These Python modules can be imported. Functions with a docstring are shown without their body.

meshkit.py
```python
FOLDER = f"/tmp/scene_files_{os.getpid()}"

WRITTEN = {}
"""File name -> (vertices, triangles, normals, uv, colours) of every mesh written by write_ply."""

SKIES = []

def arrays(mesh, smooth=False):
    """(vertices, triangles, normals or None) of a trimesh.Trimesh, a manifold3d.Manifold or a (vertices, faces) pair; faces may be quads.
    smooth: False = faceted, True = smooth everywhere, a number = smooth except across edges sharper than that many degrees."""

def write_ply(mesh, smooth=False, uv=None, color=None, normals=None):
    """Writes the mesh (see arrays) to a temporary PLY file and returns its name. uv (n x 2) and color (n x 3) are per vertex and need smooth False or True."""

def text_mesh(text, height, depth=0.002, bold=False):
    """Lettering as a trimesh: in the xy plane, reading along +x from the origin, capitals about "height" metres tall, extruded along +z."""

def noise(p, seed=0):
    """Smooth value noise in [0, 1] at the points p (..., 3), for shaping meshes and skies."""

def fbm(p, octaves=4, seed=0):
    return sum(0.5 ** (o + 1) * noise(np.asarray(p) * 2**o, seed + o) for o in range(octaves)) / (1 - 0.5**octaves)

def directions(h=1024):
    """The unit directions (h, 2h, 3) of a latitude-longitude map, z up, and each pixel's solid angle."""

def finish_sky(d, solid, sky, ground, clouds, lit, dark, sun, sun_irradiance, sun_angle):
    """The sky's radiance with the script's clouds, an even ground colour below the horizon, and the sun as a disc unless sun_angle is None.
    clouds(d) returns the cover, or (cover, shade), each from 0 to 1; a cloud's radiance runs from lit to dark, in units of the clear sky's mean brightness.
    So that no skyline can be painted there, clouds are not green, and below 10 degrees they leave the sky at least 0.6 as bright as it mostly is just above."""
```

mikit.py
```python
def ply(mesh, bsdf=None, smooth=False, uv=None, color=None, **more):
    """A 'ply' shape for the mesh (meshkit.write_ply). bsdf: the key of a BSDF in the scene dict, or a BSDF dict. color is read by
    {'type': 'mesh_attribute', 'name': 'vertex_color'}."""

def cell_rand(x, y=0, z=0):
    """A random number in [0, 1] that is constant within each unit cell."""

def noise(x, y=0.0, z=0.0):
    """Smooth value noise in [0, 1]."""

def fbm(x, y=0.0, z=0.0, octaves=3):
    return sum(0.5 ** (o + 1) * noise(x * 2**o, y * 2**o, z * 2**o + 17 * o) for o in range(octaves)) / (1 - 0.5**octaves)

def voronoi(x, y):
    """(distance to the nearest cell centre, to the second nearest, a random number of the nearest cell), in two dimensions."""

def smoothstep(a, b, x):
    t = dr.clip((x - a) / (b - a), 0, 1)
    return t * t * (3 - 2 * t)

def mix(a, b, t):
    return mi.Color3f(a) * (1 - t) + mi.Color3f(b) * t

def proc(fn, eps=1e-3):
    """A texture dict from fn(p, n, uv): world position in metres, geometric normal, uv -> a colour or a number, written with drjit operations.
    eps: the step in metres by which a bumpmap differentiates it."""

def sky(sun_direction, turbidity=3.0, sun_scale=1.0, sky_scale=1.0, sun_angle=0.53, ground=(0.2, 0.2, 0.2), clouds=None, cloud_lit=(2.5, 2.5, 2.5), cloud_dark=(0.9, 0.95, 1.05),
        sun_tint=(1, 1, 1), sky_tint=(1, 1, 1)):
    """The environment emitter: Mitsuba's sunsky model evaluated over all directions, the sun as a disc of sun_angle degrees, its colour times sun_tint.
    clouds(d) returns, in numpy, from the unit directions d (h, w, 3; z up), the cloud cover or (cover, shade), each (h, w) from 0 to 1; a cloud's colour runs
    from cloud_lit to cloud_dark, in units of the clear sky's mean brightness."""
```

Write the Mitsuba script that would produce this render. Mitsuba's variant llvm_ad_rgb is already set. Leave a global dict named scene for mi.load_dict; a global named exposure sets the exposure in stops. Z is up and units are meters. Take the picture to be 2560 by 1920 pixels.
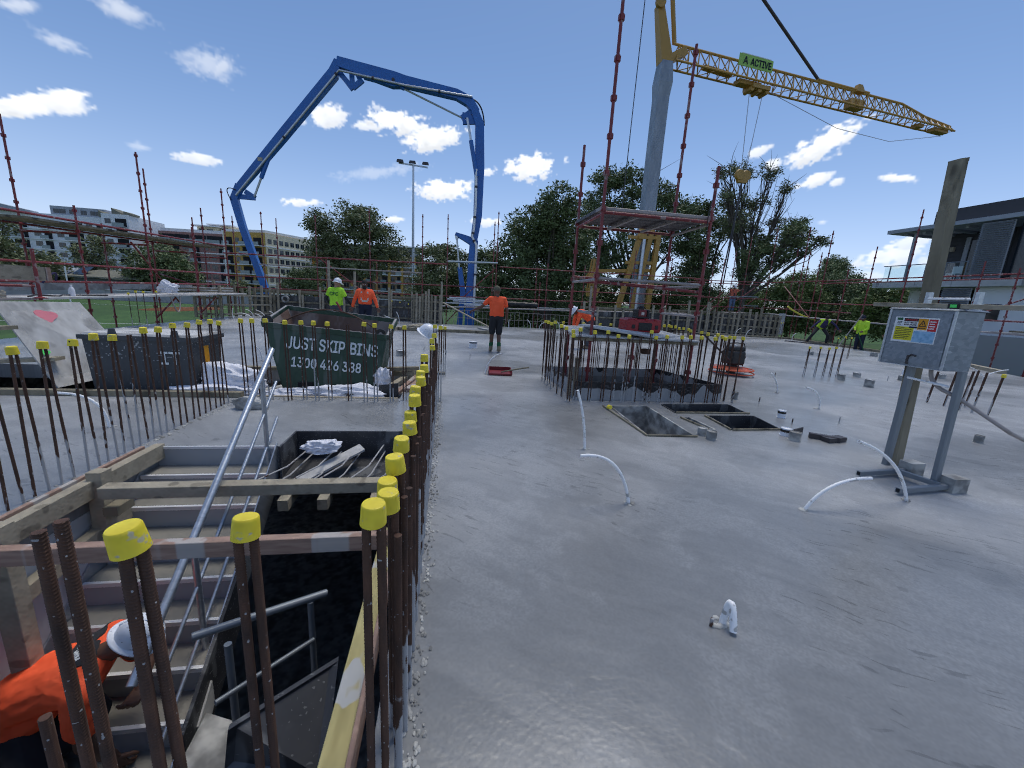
"""Wet concrete deck of a building under construction: stair void, starter bars, lift shaft, scaffold, pump boom, crane."""
import math, random
import numpy as np, trimesh, manifold3d as m3
import drjit as dr, mitsuba as mi, mikit, meshkit
from shapely.geometry import Polygon, box as sbox

T = mi.ScalarTransform4f
scene, labels = {}, {}
rng = np.random.default_rng(7)
random.seed(7)

# ---------------------------------------------------------------- camera, sky, exposure
CAM = np.array([0.0, 0.0, 1.45])
scene['camera'] = {'type': 'perspective', 'fov': 104.0, 'fov_axis': 'x', 'near_clip': 0.05, 'far_clip': 3000.0,
                   'to_world': T().look_at(origin=CAM.tolist(), target=(CAM + np.array([0.164, 0.964, -0.2095])).tolist(), up=[-0.0205, 0.216, 0.976])}

CLOUDS = [(-38.9, 13.5, 3.0, 1.0, 19, 1), (-36.4, 14.6, 1.6, 1.15, 18, 1), (-31.9, 22.7, 2.4, .8, 0, .5), (-36.4, 19, 2.1, .7, -10, .45),
          (-38.4, 20.4, 1.7, .5, 24, .5), (-25.6, 20.8, 3, 1.4, 2, .42), (-24.4, 21, 1.6, .55, 43, .5), (-27, 12.4, 2, .6, 4, .8),
          (-31.9, 12.3, 1, .52, 2, .4), (-14.6, 18.75, 2.2, 1.15, 20, .9), (-6.9, 19.6, 3.8, 1.2, 0, 1), (-2.3, 18.6, 3.8, 1.3, 15, 1),
          (-10, 18.8, 1.8, .5, 9, .8), (-9, 20.7, .66, .31, 10, .6), (-17.8, 9.6, 1.95, .46, 8, .9), (-.7, 13, 4, 1.25, 3, 1),
          (-7, 9, 1.4, .34, 6, .8), (10.4, 16.3, 3.8, 1.45, 7, 1), (4.7, 15.5, 1, .45, 4, .8), (-8.7, 14.2, 7.3, .9, 15, .33),
          (43.5, 17.4, 3.3, 1.3, 22, 1), (37.4, 17.35, 1.1, .56, 22, .8), (39, 16, .85, .6, -6, .8), (43.4, 14.1, 1.55, .62, 18, .9),
          (45.2, 13.7, .65, .36, 25, .8), (50.1, 13.5, 1.5, .36, -8, .9), (44.7, 9.9, .8, .32, -3, .6), (51, 6.3, 2.6, 1.1, 12, .75),
          (52.5, 7.7, 1.9, .75, 18, .7), (49.9, 4.3, 2.4, .7, 0, .55), (4.9, 9.7, 1.9, .7, 4, .8), (54.3, 5.5, 2.4, 1.2, 0, .6)]


def clouds(d):
    cover, shade = np.zeros(d.shape[:2]), np.zeros(d.shape[:2])
    for i, (az, el, a, b, rot, k) in enumerate(CLOUDS):
        z, e, r = math.radians(az), math.radians(el), math.radians(rot)
        c = np.array([math.sin(z) * math.cos(e), math.cos(z) * math.cos(e), math.sin(e)])
        east = np.array([math.cos(z), -math.sin(z), 0])
        up = np.cross(east, c)
        near = np.argwhere(d @ c > math.cos(math.radians(2.2 * a)))
        if not len(near):
            continue
        q = d[near[:, 0], near[:, 1]]
        x, y = np.degrees(q @ east), np.degrees(q @ up)
        u, v = x * math.cos(r) + y * math.sin(r), -x * math.sin(r) + y * math.cos(r)
        p = np.stack([u * 1.1, v * 1.9, np.full_like(u, i * 7.3)], -1)
        n = meshkit.fbm(p, 5, 3) - .5
        n2 = meshkit.fbm(p * 2.7 + 9, 4, 5) - .5
        rr = np.sqrt((u / a) ** 2 + (v / b) ** 2)
        f = np.clip((1.08 - rr + 1.5 * n + .7 * n2) / (.42 if k > .6 else 1.0), 0, 1)
        f = f * f * (3 - 2 * f) * k
        at = (near[:, 0], near[:, 1])
        cover[at] = np.maximum(cover[at], f)
        shade[at] = np.maximum(shade[at], np.clip(.45 - v / b * .5 + n * 1.2, 0, 1) * f * .8)
    # the same small scattered cumulus over the rest of the dome, outside the directions listed above
    az = np.degrees(np.arctan2(d[..., 0], d[..., 1]))
    el = np.degrees(np.arcsin(np.clip(d[..., 2], -1, 1)))
    far = np.clip(np.maximum((np.abs(az - 8) - 62) / 12, (el - 36) / 8), 0, 1)
    n = meshkit.fbm(np.stack([d[..., 0] / (.15 + d[..., 2]) * 2.6, d[..., 1] / (.15 + d[..., 2]) * 2.6, d[..., 2] * 0], -1), 5, 11)
    f = np.clip((n - .60) / .07, 0, 1) * far * .9 * np.clip((el - 3) / 6, 0, 1)
    # thin haze lying along the whole horizon
    haze = .62 * np.exp(-np.clip(el, 0, 90) / 6.5)
    return np.maximum(np.maximum(cover, f), haze * (1 - cover)), np.where(cover > .05, shade, .25)


scene['sky'] = mikit.sky((0.27, 0.40, 1.45), turbidity=3.0, sun_scale=0.42, sky_scale=1.0, sun_angle=24.0, clouds=clouds,
                         cloud_lit=(3.4, 3.45, 3.5), cloud_dark=(2.0, 2.1, 2.25), sky_tint=(.95, 1.0, 1.09), sun_tint=(.86, .96, 1.10), ground=(.12, .13, .13))
exposure = 1.87

# ---------------------------------------------------------------- materials
noise, fbm, mix, sstep, voronoi, cell = mikit.noise, mikit.fbm, mikit.mix, mikit.smoothstep, mikit.voronoi, mikit.cell_rand


def rgb(*c):
    return {'type': 'rgb', 'value': list(c)}


def mat(key, color, rough=.6, metal=0., spec=.5, bump=None, two=True, rfn=None, **more):
    b = {'type': 'principled', 'base_color': mikit.proc(color) if callable(color) else rgb(*color),
         'roughness': mikit.proc(rfn) if rfn else rough, 'metallic': metal, 'specular': spec, **more}
    if bump:
        b = {'type': 'bumpmap', 'arbitrary': mikit.proc(bump[0], bump[2] if len(bump) > 2 else 2e-3), 'scale': bump[1], 'bsdf': b}
    scene[key] = {'type': 'twosided', 'bsdf': b} if two else b


def flat(key, *c):
    scene[key] = {'type': 'twosided', 'bsdf': {'type': 'diffuse', 'reflectance': rgb(*c)}}


# wet trowelled concrete: fine streaks dragged by the blades, damp and dry areas, sandy grain
def slab_fields(p):
    wx = p.x + .16 * noise(p.x * 2.3, p.y * 2.3, 3) + .03 * noise(p.x * 11, p.y * 11, 4)
    wy = p.y + .16 * noise(p.x * 2.3, p.y * 2.3, 8) + .03 * noise(p.x * 11, p.y * 11, 9)
    u, v = wx * .80 - wy * .60, wx * .60 + wy * .80
    damp = fbm(wx * .45, wy * .60, 1., 4)
    streak = fbm(u * 3.2, v * 17, 2., 4)
    fine = noise(p.x * 105, p.y * 105, 6.)
    return wx, wy, damp, streak, fine


def slab_col(p, n, uv):
    wx, wy, damp, streak, fine = slab_fields(p)
    u_, v_ = wx * .80 - wy * .60, wx * .60 + wy * .80
    base = mix((.180, .186, .190), (.262, .270, .277), sstep(.34, .66, damp))
    base = base * (.90 + .20 * streak)
    pat = sstep(.46, .62, fbm(wx * 3.4, wy * 3.4, 12., 5))
    base = base * (1 + pat * (.07 + .10 * fine))
    arc = fbm(voronoi(wx * .7, wy * .7)[0] * 30 + 2 * noise(wx * 2.5, wy * 2.5, 2.), 3., wx * .8, 2)
    base = base * (.95 + .10 * arc)
    dark = sstep(.55, .72, fbm(wx * .9 + 40, wy * 1.2, 5., 5))
    base = base * (1 - .20 * dark)
    scuff = sstep(.80, .90, noise(u_ * 9, v_ * 60, 31.)) * sstep(.5, .7, noise(wx * 1.5, wy * 1.5, 33.))
    base = base * (1 - .28 * scuff)
    return base * (.94 + .12 * fine)


def slab_rough(p, n, uv):
    wx, wy, damp, streak, fine = slab_fields(p)
    return dr.clip(.25 + .28 * sstep(.3, .7, damp) + .08 * (streak - .5), .22, .62)


def slab_bump(p, n, uv):
    wx = p.x + .16 * noise(p.x * 2.3, p.y * 2.3, 3)
    wy = p.y + .16 * noise(p.x * 2.3, p.y * 2.3, 8)
    u, v = wx * .80 - wy * .60, wx * .60 + wy * .80
    return .14 * fbm(u * 3.2, v * 17, 2., 3) + .20 * noise(u * 14, v * 34, 7.) + .16 * noise(p.x * 75, p.y * 85, 1.)


mat('m_slab', slab_col, rfn=slab_rough, spec=.5, bump=(slab_bump, .0040, 4e-3), two=False)


def rough_col(p, n, uv):
    f = fbm(p.x * 9, p.y * 9, p.z * 9, 4)
    return mix((.16, .16, .155), (.42, .42, .40), sstep(.3, .72, f))


mat('m_rough_concrete', rough_col, .85, bump=(lambda p, n, uv: fbm(p.x * 30, p.y * 30, p.z * 30, 3), .012))


def wall_col(p, n, uv):
    f = fbm(p.x * 2, p.y * 2, p.z * 2.5, 4)
    run = sstep(.62, .75, fbm(p.x * 7, p.y * 7, p.z * .8, 3))
    return mix((.36, .365, .37), (.52, .53, .54), f) * (1 - .45 * run)


mat('m_wall_concrete', wall_col, .8)


def ply_col(p, n, uv):   # black film-faced formply, splashed with cement
    s = fbm(p.x * 5 + 3, p.y * 5, p.z * 4, 4)
    d = sstep(.80, .90, noise(p.x * 85, p.y * 85, p.z * 85))
    runs = sstep(.56, .63, fbm(p.x * 6, p.y * 6, p.z * 2.2, 3))
    return mix(mix((.018, .019, .022), (.06, .062, .068), s), (.30, .31, .31), dr.clip(.55 * runs * s + .3 * d, 0, 1))


mat('m_formply', ply_col, .45)


def splash_col(p, n, uv):   # formply with big cement splashes rising from the slab
    h = .06 + .30 * fbm(p.x * 4.2 + 7, p.y * 4.2, 2., 2)
    wet = sstep(0, .015, h - p.z - .03)
    return mix(mix((.014, .015, .018), (.07, .07, .075), sstep(.62, .8, noise(p.x * 40, p.y * 40, p.z * 40))), (.36, .37, .38), wet * .9)


mat('m_splashed_ply', splash_col, .5)


def timber_col(p, n, uv):
    g = fbm(p.x * 9 + p.y * 4, p.y * 9 - p.x * 4, p.z * 9, 3)
    f = noise((p.x + p.y) * 60, (p.x - p.y) * 9, p.z * 60)
    kn = sstep(.7, .82, noise(p.x * 13, p.y * 13, p.z * 13 + 5))
    return mix((.19, .165, .125), (.42, .375, .28), g * .75 + .25 * f) * (1 - .4 * kn)


mat('m_timber', timber_col, .8, bump=(lambda p, n, uv: noise((p.x + p.y) * 70, (p.x - p.y) * 8, p.z * 70), .002))


def yellow_timber_col(p, n, uv):
    g = fbm(p.x * 30, p.y * 5, p.z * 30, 3)
    sp = sstep(.60, .66, fbm(p.x * 9 + 2, p.y * 7, p.z * 9, 3))
    return mix(mix((.30, .25, .10), (.50, .44, .20), g), (.42, .43, .44), .85 * sp)


mat('m_yellow_timber', yellow_timber_col, .8)


def lvl_col(p, n, uv):
    g = fbm(p.x * 8, p.y * 30, p.z * 60, 3)
    s = sstep(.58, .7, fbm(p.x * 9 + 2, p.y * 9, 4., 3))
    return mix(mix((.20, .12, .09), (.40, .27, .21), g), (.42, .41, .39), .75 * s)


mat('m_lvl', lvl_col, .8)


def old_timber_col(p, n, uv):
    g = fbm(p.x * 14, p.y * 14, p.z * 2.2, 4)
    d = sstep(.60, .75, fbm(p.x * 6, p.y * 6, p.z * 3, 3))
    return mix((.105, .09, .06), (.29, .26, .19), g) * (1 - .6 * d)


mat('m_old_timber', old_timber_col, .85, bump=(lambda p, n, uv: fbm(p.x * 26, p.y * 26, p.z * 3, 3), .006))


def paleply_col(p, n, uv):
    g = fbm(p.x * 11, p.y * 11, p.z * 5, 4)
    s = sstep(.52, .68, fbm(p.x * 3, p.y * 3, p.z * 3 + 4, 4))
    return mix((.30, .295, .28), (.56, .56, .55), g) * (1 - .35 * s)


mat('m_pale_ply', paleply_col, .75)


def galv_col(p, n, uv):
    a, b, w = voronoi(p.x * 40 + p.z * 9, p.y * 40 + p.z * 40)
    g = fbm(p.x * 6, p.y * 6, p.z * 6, 3)
    return mix((.36, .40, .45), (.62, .66, .71), .45 * w + .55 * g)


mat('m_post_steel', (.20, .225, .25), .5, metal=.4)
mat('m_galvanised', galv_col, .36, metal=.75)


def boxgalv_col(p, n, uv):
    g = fbm(p.x * 7, p.y * 7, p.z * 7, 4)
    a, b, w = voronoi(p.y * 45 + p.x * 20, p.z * 45)
    sc = sstep(.80, .9, noise(p.y * 9, p.z * 90, p.x * 9))
    return mix((.13, .155, .185), (.30, .34, .385), .6 * g + .4 * w) + mi.Color3f(.14) * sc


mat('m_galv_box', boxgalv_col, .48, metal=.35)
mat('m_steel_tread', (.34, .365, .40), .5, metal=.2)


def tread_col(p, n, uv):
    return mix((.15, .145, .13), (.27, .26, .23), fbm(p.x * 5, p.y * 5, p.z * 5, 4))


mat('m_tread', tread_col, .75)
mat('m_nosing', (.72, .73, .74), .4, metal=.3)


def scaff_col(p, n, uv):
    g = fbm(p.x * 9, p.y * 9, p.z * 4, 3)
    w = sstep(.60, .70, fbm(p.x * 16 + 5, p.y * 16, p.z * 7, 3))
    return mix(mix((.13, .016, .020), (.24, .035, .038), g), (.34, .30, .29), .65 * w)


mat('m_scaffold_red', scaff_col, .45)


def pipe_col(p, n, uv):
    g = fbm(p.x * 7, p.y * 7, p.z * 5, 3)
    return mix((.20, .17, .16), (.40, .37, .36), g)


mat('m_weathered_tube', pipe_col, .5, metal=.2)


def rebar_col(p, n, uv):
    g = fbm(p.x * 40, p.y * 40, p.z * 14, 3)
    c = mix((.022, .013, .010), (.105, .048, .028), g)
    h = .08 + .42 * sstep(-.135, -.12, p.x) * sstep(.2, -.0, dr.abs(p.x)) + .85 * noise(p.x * 26, p.y * 26, 4.) * noise(p.x * 3, p.y * 3, 9.)
    ce = sstep(.0, .06, h - p.z - .35 * noise(p.x * 60, p.y * 60, p.z * 24)) + .8 * sstep(.88, .93, noise(p.x * 130, p.y * 130, p.z * 90))
    return mix(c, (.40, .405, .41), dr.clip(ce, 0, 1) * .85)


mat('m_rebar', rebar_col, .75)


def cap_col(p, n, uv):
    g = fbm(p.x * 30, p.y * 30, p.z * 30, 3)
    d = sstep(.66, .76, fbm(p.x * 55 + 3, p.y * 55, p.z * 55, 3)) + .6 * sstep(.6, .8, n.z) * sstep(.5, .62, fbm(p.x * 45, p.y * 45, 6., 2))
    return mix(mix((.60, .47, .020), (.80, .67, .045), g), (.42, .40, .34), dr.clip(d, 0, 1) * .8)


mat('m_cap', cap_col, .5)


def bin_col(p, n, uv):
    g = fbm(p.x * 3, p.y * 3, p.z * 3, 4)
    run = sstep(.57, .68, fbm(p.x * 9, p.y * 3, p.z * 1.2, 3))
    return mix(mix((.010, .030, .018), (.022, .062, .035), g), (.13, .145, .135), run * .45)


mat('m_bin_green', bin_col, .5)


def rusty_col(p, n, uv):
    g = fbm(p.x * 4, p.y * 4, p.z * 3, 4)
    s = sstep(.5, .64, fbm(p.x * 5 + 9, p.y * 5, p.z * 2, 4))
    return mix(mix((.06, .038, .03), (.18, .11, .085), g), (.30, .27, .25), .6 * s)


mat('m_bin_inside', rusty_col, .8)


def greybin_col(p, n, uv):
    g = fbm(p.x * 3, p.y * 3, p.z * 3, 4)
    s = sstep(.80, .90, noise(p.x * 42, p.y * 42, p.z * 42))
    return mix(mix((.025, .030, .036), (.06, .068, .078), g), (.36, .37, .38), .7 * s)


mat('m_bin_grey', greybin_col, .5)


def conduit_col(p, n, uv):
    s = sstep(.70, .78, noise(p.x * 48, p.y * 48, p.z * 30))
    return mix((.76, .77, .78), (.26, .25, .23), s * .75)


mat('m_conduit', conduit_col, .35)


def tube_cloth(lo, hi):
    return lambda p, n, uv: mix(lo, hi, fbm(p.x * 16, p.y * 16, p.z * 9, 3))


mat('m_orange_tee', tube_cloth((.84, .085, .022), (.96, .135, .045)), .8, bump=(lambda p, n, uv: fbm(p.x * 16 + p.z * 9, p.y * 16, p.z * 16 - p.x * 10, 3), .010))
mat('m_lime', tube_cloth((.30, .62, .02), (.44, .80, .05)), .8)
mat('m_hivis_yellow', (.46, .72, .04), .75)
mat('m_dark_cloth', tube_cloth((.010, .011, .014), (.03, .032, .038)), .9)
mat('m_navy', (.012, .016, .035), .9)
mat('m_purple', (.030, .026, .085), .9)
mat('m_jeans', tube_cloth((.05, .085, .16), (.16, .22, .34)), .9)
mat('m_grey_trouser', (.06, .07, .085), .9)
mat('m_skin_brown', (.115, .058, .038), .55)
mat('m_skin_tan', (.30, .17, .115), .55)
mat('m_hair', (.015, .012, .010), .8)
mat('m_boot', (.20, .16, .11), .85)
mat('m_black', (.012, .012, .013), .5)
mat('m_green_sock', (.02, .10, .045), .9)
mat('m_reflect', (.50, .47, .43), .5)
mat('m_coral', (.46, .115, .07), .85)
mat('m_hat_sand', (.38, .34, .27), .9)
mat('m_hat_olive', (.10, .095, .065), .9)


def helmet_col(p, n, uv):
    s = sstep(.80, .90, noise(p.x * 80, p.y * 80, p.z * 80))
    return mix((.66, .69, .74), (.22, .22, .22), s * .8)


mat('m_helmet', helmet_col, .35)
mat('m_white', (.70, .71, .72), .5)
mat('m_white_cloth', (.66, .67, .72), .9)
mat('m_print_white', (.62, .66, .67), .6)
mat('m_red_case', (.30, .016, .022), .4)
mat('m_dark_red', (.16, .012, .018), .45)
mat('m_trowel_orange', (.52, .09, .035), .5)
mat('m_crane_yellow', (.40, .225, .045), .5)
mat('m_crane_grey', lambda p, n, uv: mix((.16, .19, .23), (.34, .38, .43), fbm(p.x * 3, p.y * 3, p.z * .8, 3)), .5, metal=.3)
mat('m_dark_steel', (.06, .055, .06), .5, metal=.4)
mat('m_boom_blue', lambda p, n, uv: mix((.008, .085, .33), (.016, .14, .46), fbm(p.x * 1.2, p.y * 1.2, p.z * 1.2, 3)), .35)
mat('m_sign_green', (.30, .50, .10), .6)
mat('m_sign_yellow', (.58, .52, .02), .6)
mat('m_sign_orange', (.62, .27, .01), .6)
mat('m_sign_red', (.45, .02, .03), .6)
mat('m_sign_blue', lambda p, n, uv: mix((.10, .26, .46), (.34, .56, .74), fbm(p.y * 60, p.z * 60, p.x, 3)), .5)
mat('m_yellow_rope', (.66, .60, .10), .6)
mat('m_pink_paint', (.72, .22, .26), .7)
mat('m_lime_paint', (.10, .75, .15), .7)
mat('m_pallet_blue', (.06, .30, .42), .6)


def grass_col(p, n, uv):
    f = fbm(p.x * .25, p.y * .25, 0., 4)
    s = .86 + .14 * dr.select(noise((p.x + p.y * .4) * .22, 0., 0.) > .5, 1., 0.)
    return mix((.022, .055, .016), (.050, .105, .026), f) * s


mat('m_grass', grass_col, .95)
flat('m_infield', .17, .085, .05)
mat('m_bark', lambda p, n, uv: mix((.045, .036, .030), (.14, .12, .10), fbm(p.x * 3, p.y * 3, p.z * 1.0, 3)), .9)
for key, a in dict(m_leaf_dark=(.115, .148, .066), m_leaf_gum=(.15, .17, .085), m_leaf_fresh=(.13, .17, .06)).items():
    scene[key] = {'type': 'twosided', 'bsdf': {'type': 'principled', 'roughness': .6, 'specular': .3, 'base_color': mikit.proc(
        (lambda a: lambda p, n, uv: mi.Color3f(*a) * (.55 + 1.0 * noise(p.x * 1.1, p.y * 1.1, p.z * 1.1)))(a))}}
flat('m_white_render', .70, .73, .76)
flat('m_grey_render', .36, .39, .44)
flat('m_brick_pink', .33, .19, .17)
flat('m_brick_dark', .085, .088, .10)
flat('m_ochre', .50, .33, .10)
flat('m_cream', .70, .62, .46)
flat('m_umber', .24, .17, .11)
flat('m_band_white', .78, .79, .80)
flat('m_louvre', .20, .23, .27)
flat('m_roof_grey', .36, .40, .44)
flat('m_roof_olive', .20, .20, .165)
mat('m_window', (.018, .024, .032), .08, spec=.6)
mat('m_glass_rail', (.16, .23, .25), .15, spec=.6)
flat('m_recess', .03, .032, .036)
flat('m_fence_grey', .34, .345, .36)
flat('m_soil', .075, .065, .055)

scene['m_clear_glass'] = {'type': 'thindielectric', 'int_ior': 1.5, 'specular_transmittance': rgb(.78, .90, .88)}

# ---------------------------------------------------------------- mesh helpers
V = lambda *a: np.array(a, float)


def unit(v):
    v = np.asarray(v, float)
    return v / max(np.linalg.norm(v), 1e-12)


def lerp(a, b, t):
    return np.asarray(a, float) * (1 - t) + np.asarray(b, float) * t


class M:
    """Collects vertices and triangles of one mesh."""
    def __init__(s):
        s.v, s.f, s.n = [], [], 0

    def put(s, v, f):
        v, f = np.asarray(v, float), np.asarray(f, int)
        if f.shape[1] == 4:
            f = np.vstack([f[:, [0, 1, 2]], f[:, [0, 2, 3]]])
        s.v.append(v); s.f.append(f + s.n); s.n += len(v)
        return s

    def tm(s, t):
        return s.put(np.array(t.vertices), np.array(t.faces))

    def hexa(s, p):   # 8 corners: bottom 4 (ccw), top 4
        return s.put(p, [[3, 2, 1, 0], [4, 5, 6, 7], [0, 1, 5, 4], [1, 2, 6, 5], [2, 3, 7, 6], [3, 0, 4, 7]])

    def box(s, x0, x1, y0, y1, z0, z1):
        return s.hexa([(x0, y0, z0), (x1, y0, z0), (x1, y1, z0), (x0, y1, z0), (x0, y0, z1), (x1, y0, z1), (x1, y1, z1), (x0, y1, z1)])

    def beam(s, a, b, w, h, up=(0, 0, 1), ch=0.0):   # rectangular bar from a to b, w across, h along up
        a, b = np.asarray(a, float), np.asarray(b, float)
        d = unit(b - a)
        x = np.cross(d, up)
        x = unit(x) if np.linalg.norm(x) > 1e-6 else unit(np.cross(d, (0, 1, 0)))
        z = np.cross(x, d)
        if ch:
            c = ch
            ring = [(-w / 2 + c, -h / 2), (w / 2 - c, -h / 2), (w / 2, -h / 2 + c), (w / 2, h / 2 - c), (w / 2 - c, h / 2), (-w / 2 + c, h / 2), (-w / 2, h / 2 - c), (-w / 2, -h / 2 + c)]
        else:
            ring = [(-w / 2, -h / 2), (w / 2, -h / 2), (w / 2, h / 2), (-w / 2, h / 2)]
        n = len(ring)
        p = [e + x * u + z * v for e in (a, b) for u, v in ring]
        f = [[i, i + n, (i + 1) % n + n] for i in range(n)] + [[i, (i + 1) % n + n, (i + 1) % n] for i in range(n)]
        f += [[0, i, i + 1] for i in range(1, n - 1)] + [[n, n + i + 1, n + i] for i in range(1, n - 1)]
        return s.put(p, f)

    def tube(s, pts, r, n=8, cap=True):
        p = np.asarray(pts, float)
        r = np.broadcast_to(np.asarray(r, float), (len(p),))
        t = np.gradient(p, axis=0)
        t /= np.linalg.norm(t, axis=1, keepdims=True) + 1e-12
        a = np.cross(t[0], (0, 0, 1.) if abs(t[0][2]) < .9 else (1., 0, 0))
        rings = []
        for i in range(len(p)):
            a = unit(a - t[i] * (a @ t[i]))
            b = np.cross(t[i], a)
            g = np.arange(n) * 2 * np.pi / n
            rings.append(p[i] + r[i] * (np.cos(g)[:, None] * a + np.sin(g)[:, None] * b))
        v = np.vstack(rings)
        i, j = np.meshgrid(np.arange(len(p) - 1), np.arange(n), indexing='ij')
        q = np.stack([i * n + j, i * n + (j + 1) % n, (i + 1) * n + (j + 1) % n, (i + 1) * n + j], -1).reshape(-1, 4)
        f = [q[:, [0, 1, 2]], q[:, [0, 2, 3]]]
        if cap:
            m = len(v)
            v = np.vstack([v, p[:1], p[-1:]])
            j = np.arange(n)
            f.append(np.stack([j * 0 + m, (j + 1) % n, j], 1))
            f.append(np.stack([j * 0 + m + 1, (len(p) - 1) * n + j, (len(p) - 1) * n + (j + 1) % n], 1))
        return s.put(v, np.vstack(f))

    def lathe(s, prof, c=(0, 0, 0), n=20):   # (r, z) profile about z
        pr = np.asarray(prof, float)
        g = np.arange(n) * 2 * np.pi / n
        v = np.stack([pr[:, None, 0] * np.cos(g), pr[:, None, 0] * np.sin(g), pr[:, None, 1] + 0 * g], -1).reshape(-1, 3) + c
        i, j = np.meshgrid(np.arange(len(pr) - 1), np.arange(n), indexing='ij')
        return s.put(v, np.stack([i * n + j, i * n + (j + 1) % n, (i + 1) * n + (j + 1) % n, (i + 1) * n + j], -1).reshape(-1, 4))

    def mesh(s):
        return np.vstack(s.v), np.vstack(s.f)


def xf(mesh, rz=0., loc=(0, 0, 0), sc=1.0, rx=0., ry=0.):
    v, f = (mesh.mesh() if isinstance(mesh, M) else (np.array(mesh.vertices), np.array(mesh.faces)) if hasattr(mesh, 'vertices') else mesh)
    R = trimesh.transformations.euler_matrix(rx, ry, rz, 'sxyz')[:3, :3]
    return (v * sc) @ R.T + np.asarray(loc, float), f


def bez(a, b, c, n=9):
    t = np.linspace(0, 1, n)[:, None]
    return (1 - t) ** 2 * V(*a) + 2 * t * (1 - t) * V(*b) + t ** 2 * V(*c)


def text(s, h, depth=.003, bold=True, center=False):
    m = meshkit.text_mesh(s, h, depth, bold)
    v = np.array(m.vertices)
    if center:
        v[:, 0] -= v[:, 0].max() / 2
    return v, np.array(m.faces)


def on_plane(mesh, o, ex, ey):   # mesh in xy -> plane at o with axes ex, ey
    v, f = mesh
    ex, ey = unit(ex), unit(ey)
    return V(*o) + v[:, :1] * ex + v[:, 1:2] * ey + v[:, 2:] * np.cross(ex, ey), f


# ---------------------------------------------------------------- scene entries
used = {}


def numbered(name):
    k = used.get(name, -1) + 1
    used[name] = k
    return name if k == 0 else f'{name}_{k:03d}'


def thing(name, label, cat, group=None):
    key = numbered(name)
    labels[key] = {'label': label, 'category': cat}
    if group:
        labels[key]['group'] = group
    return key


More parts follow.
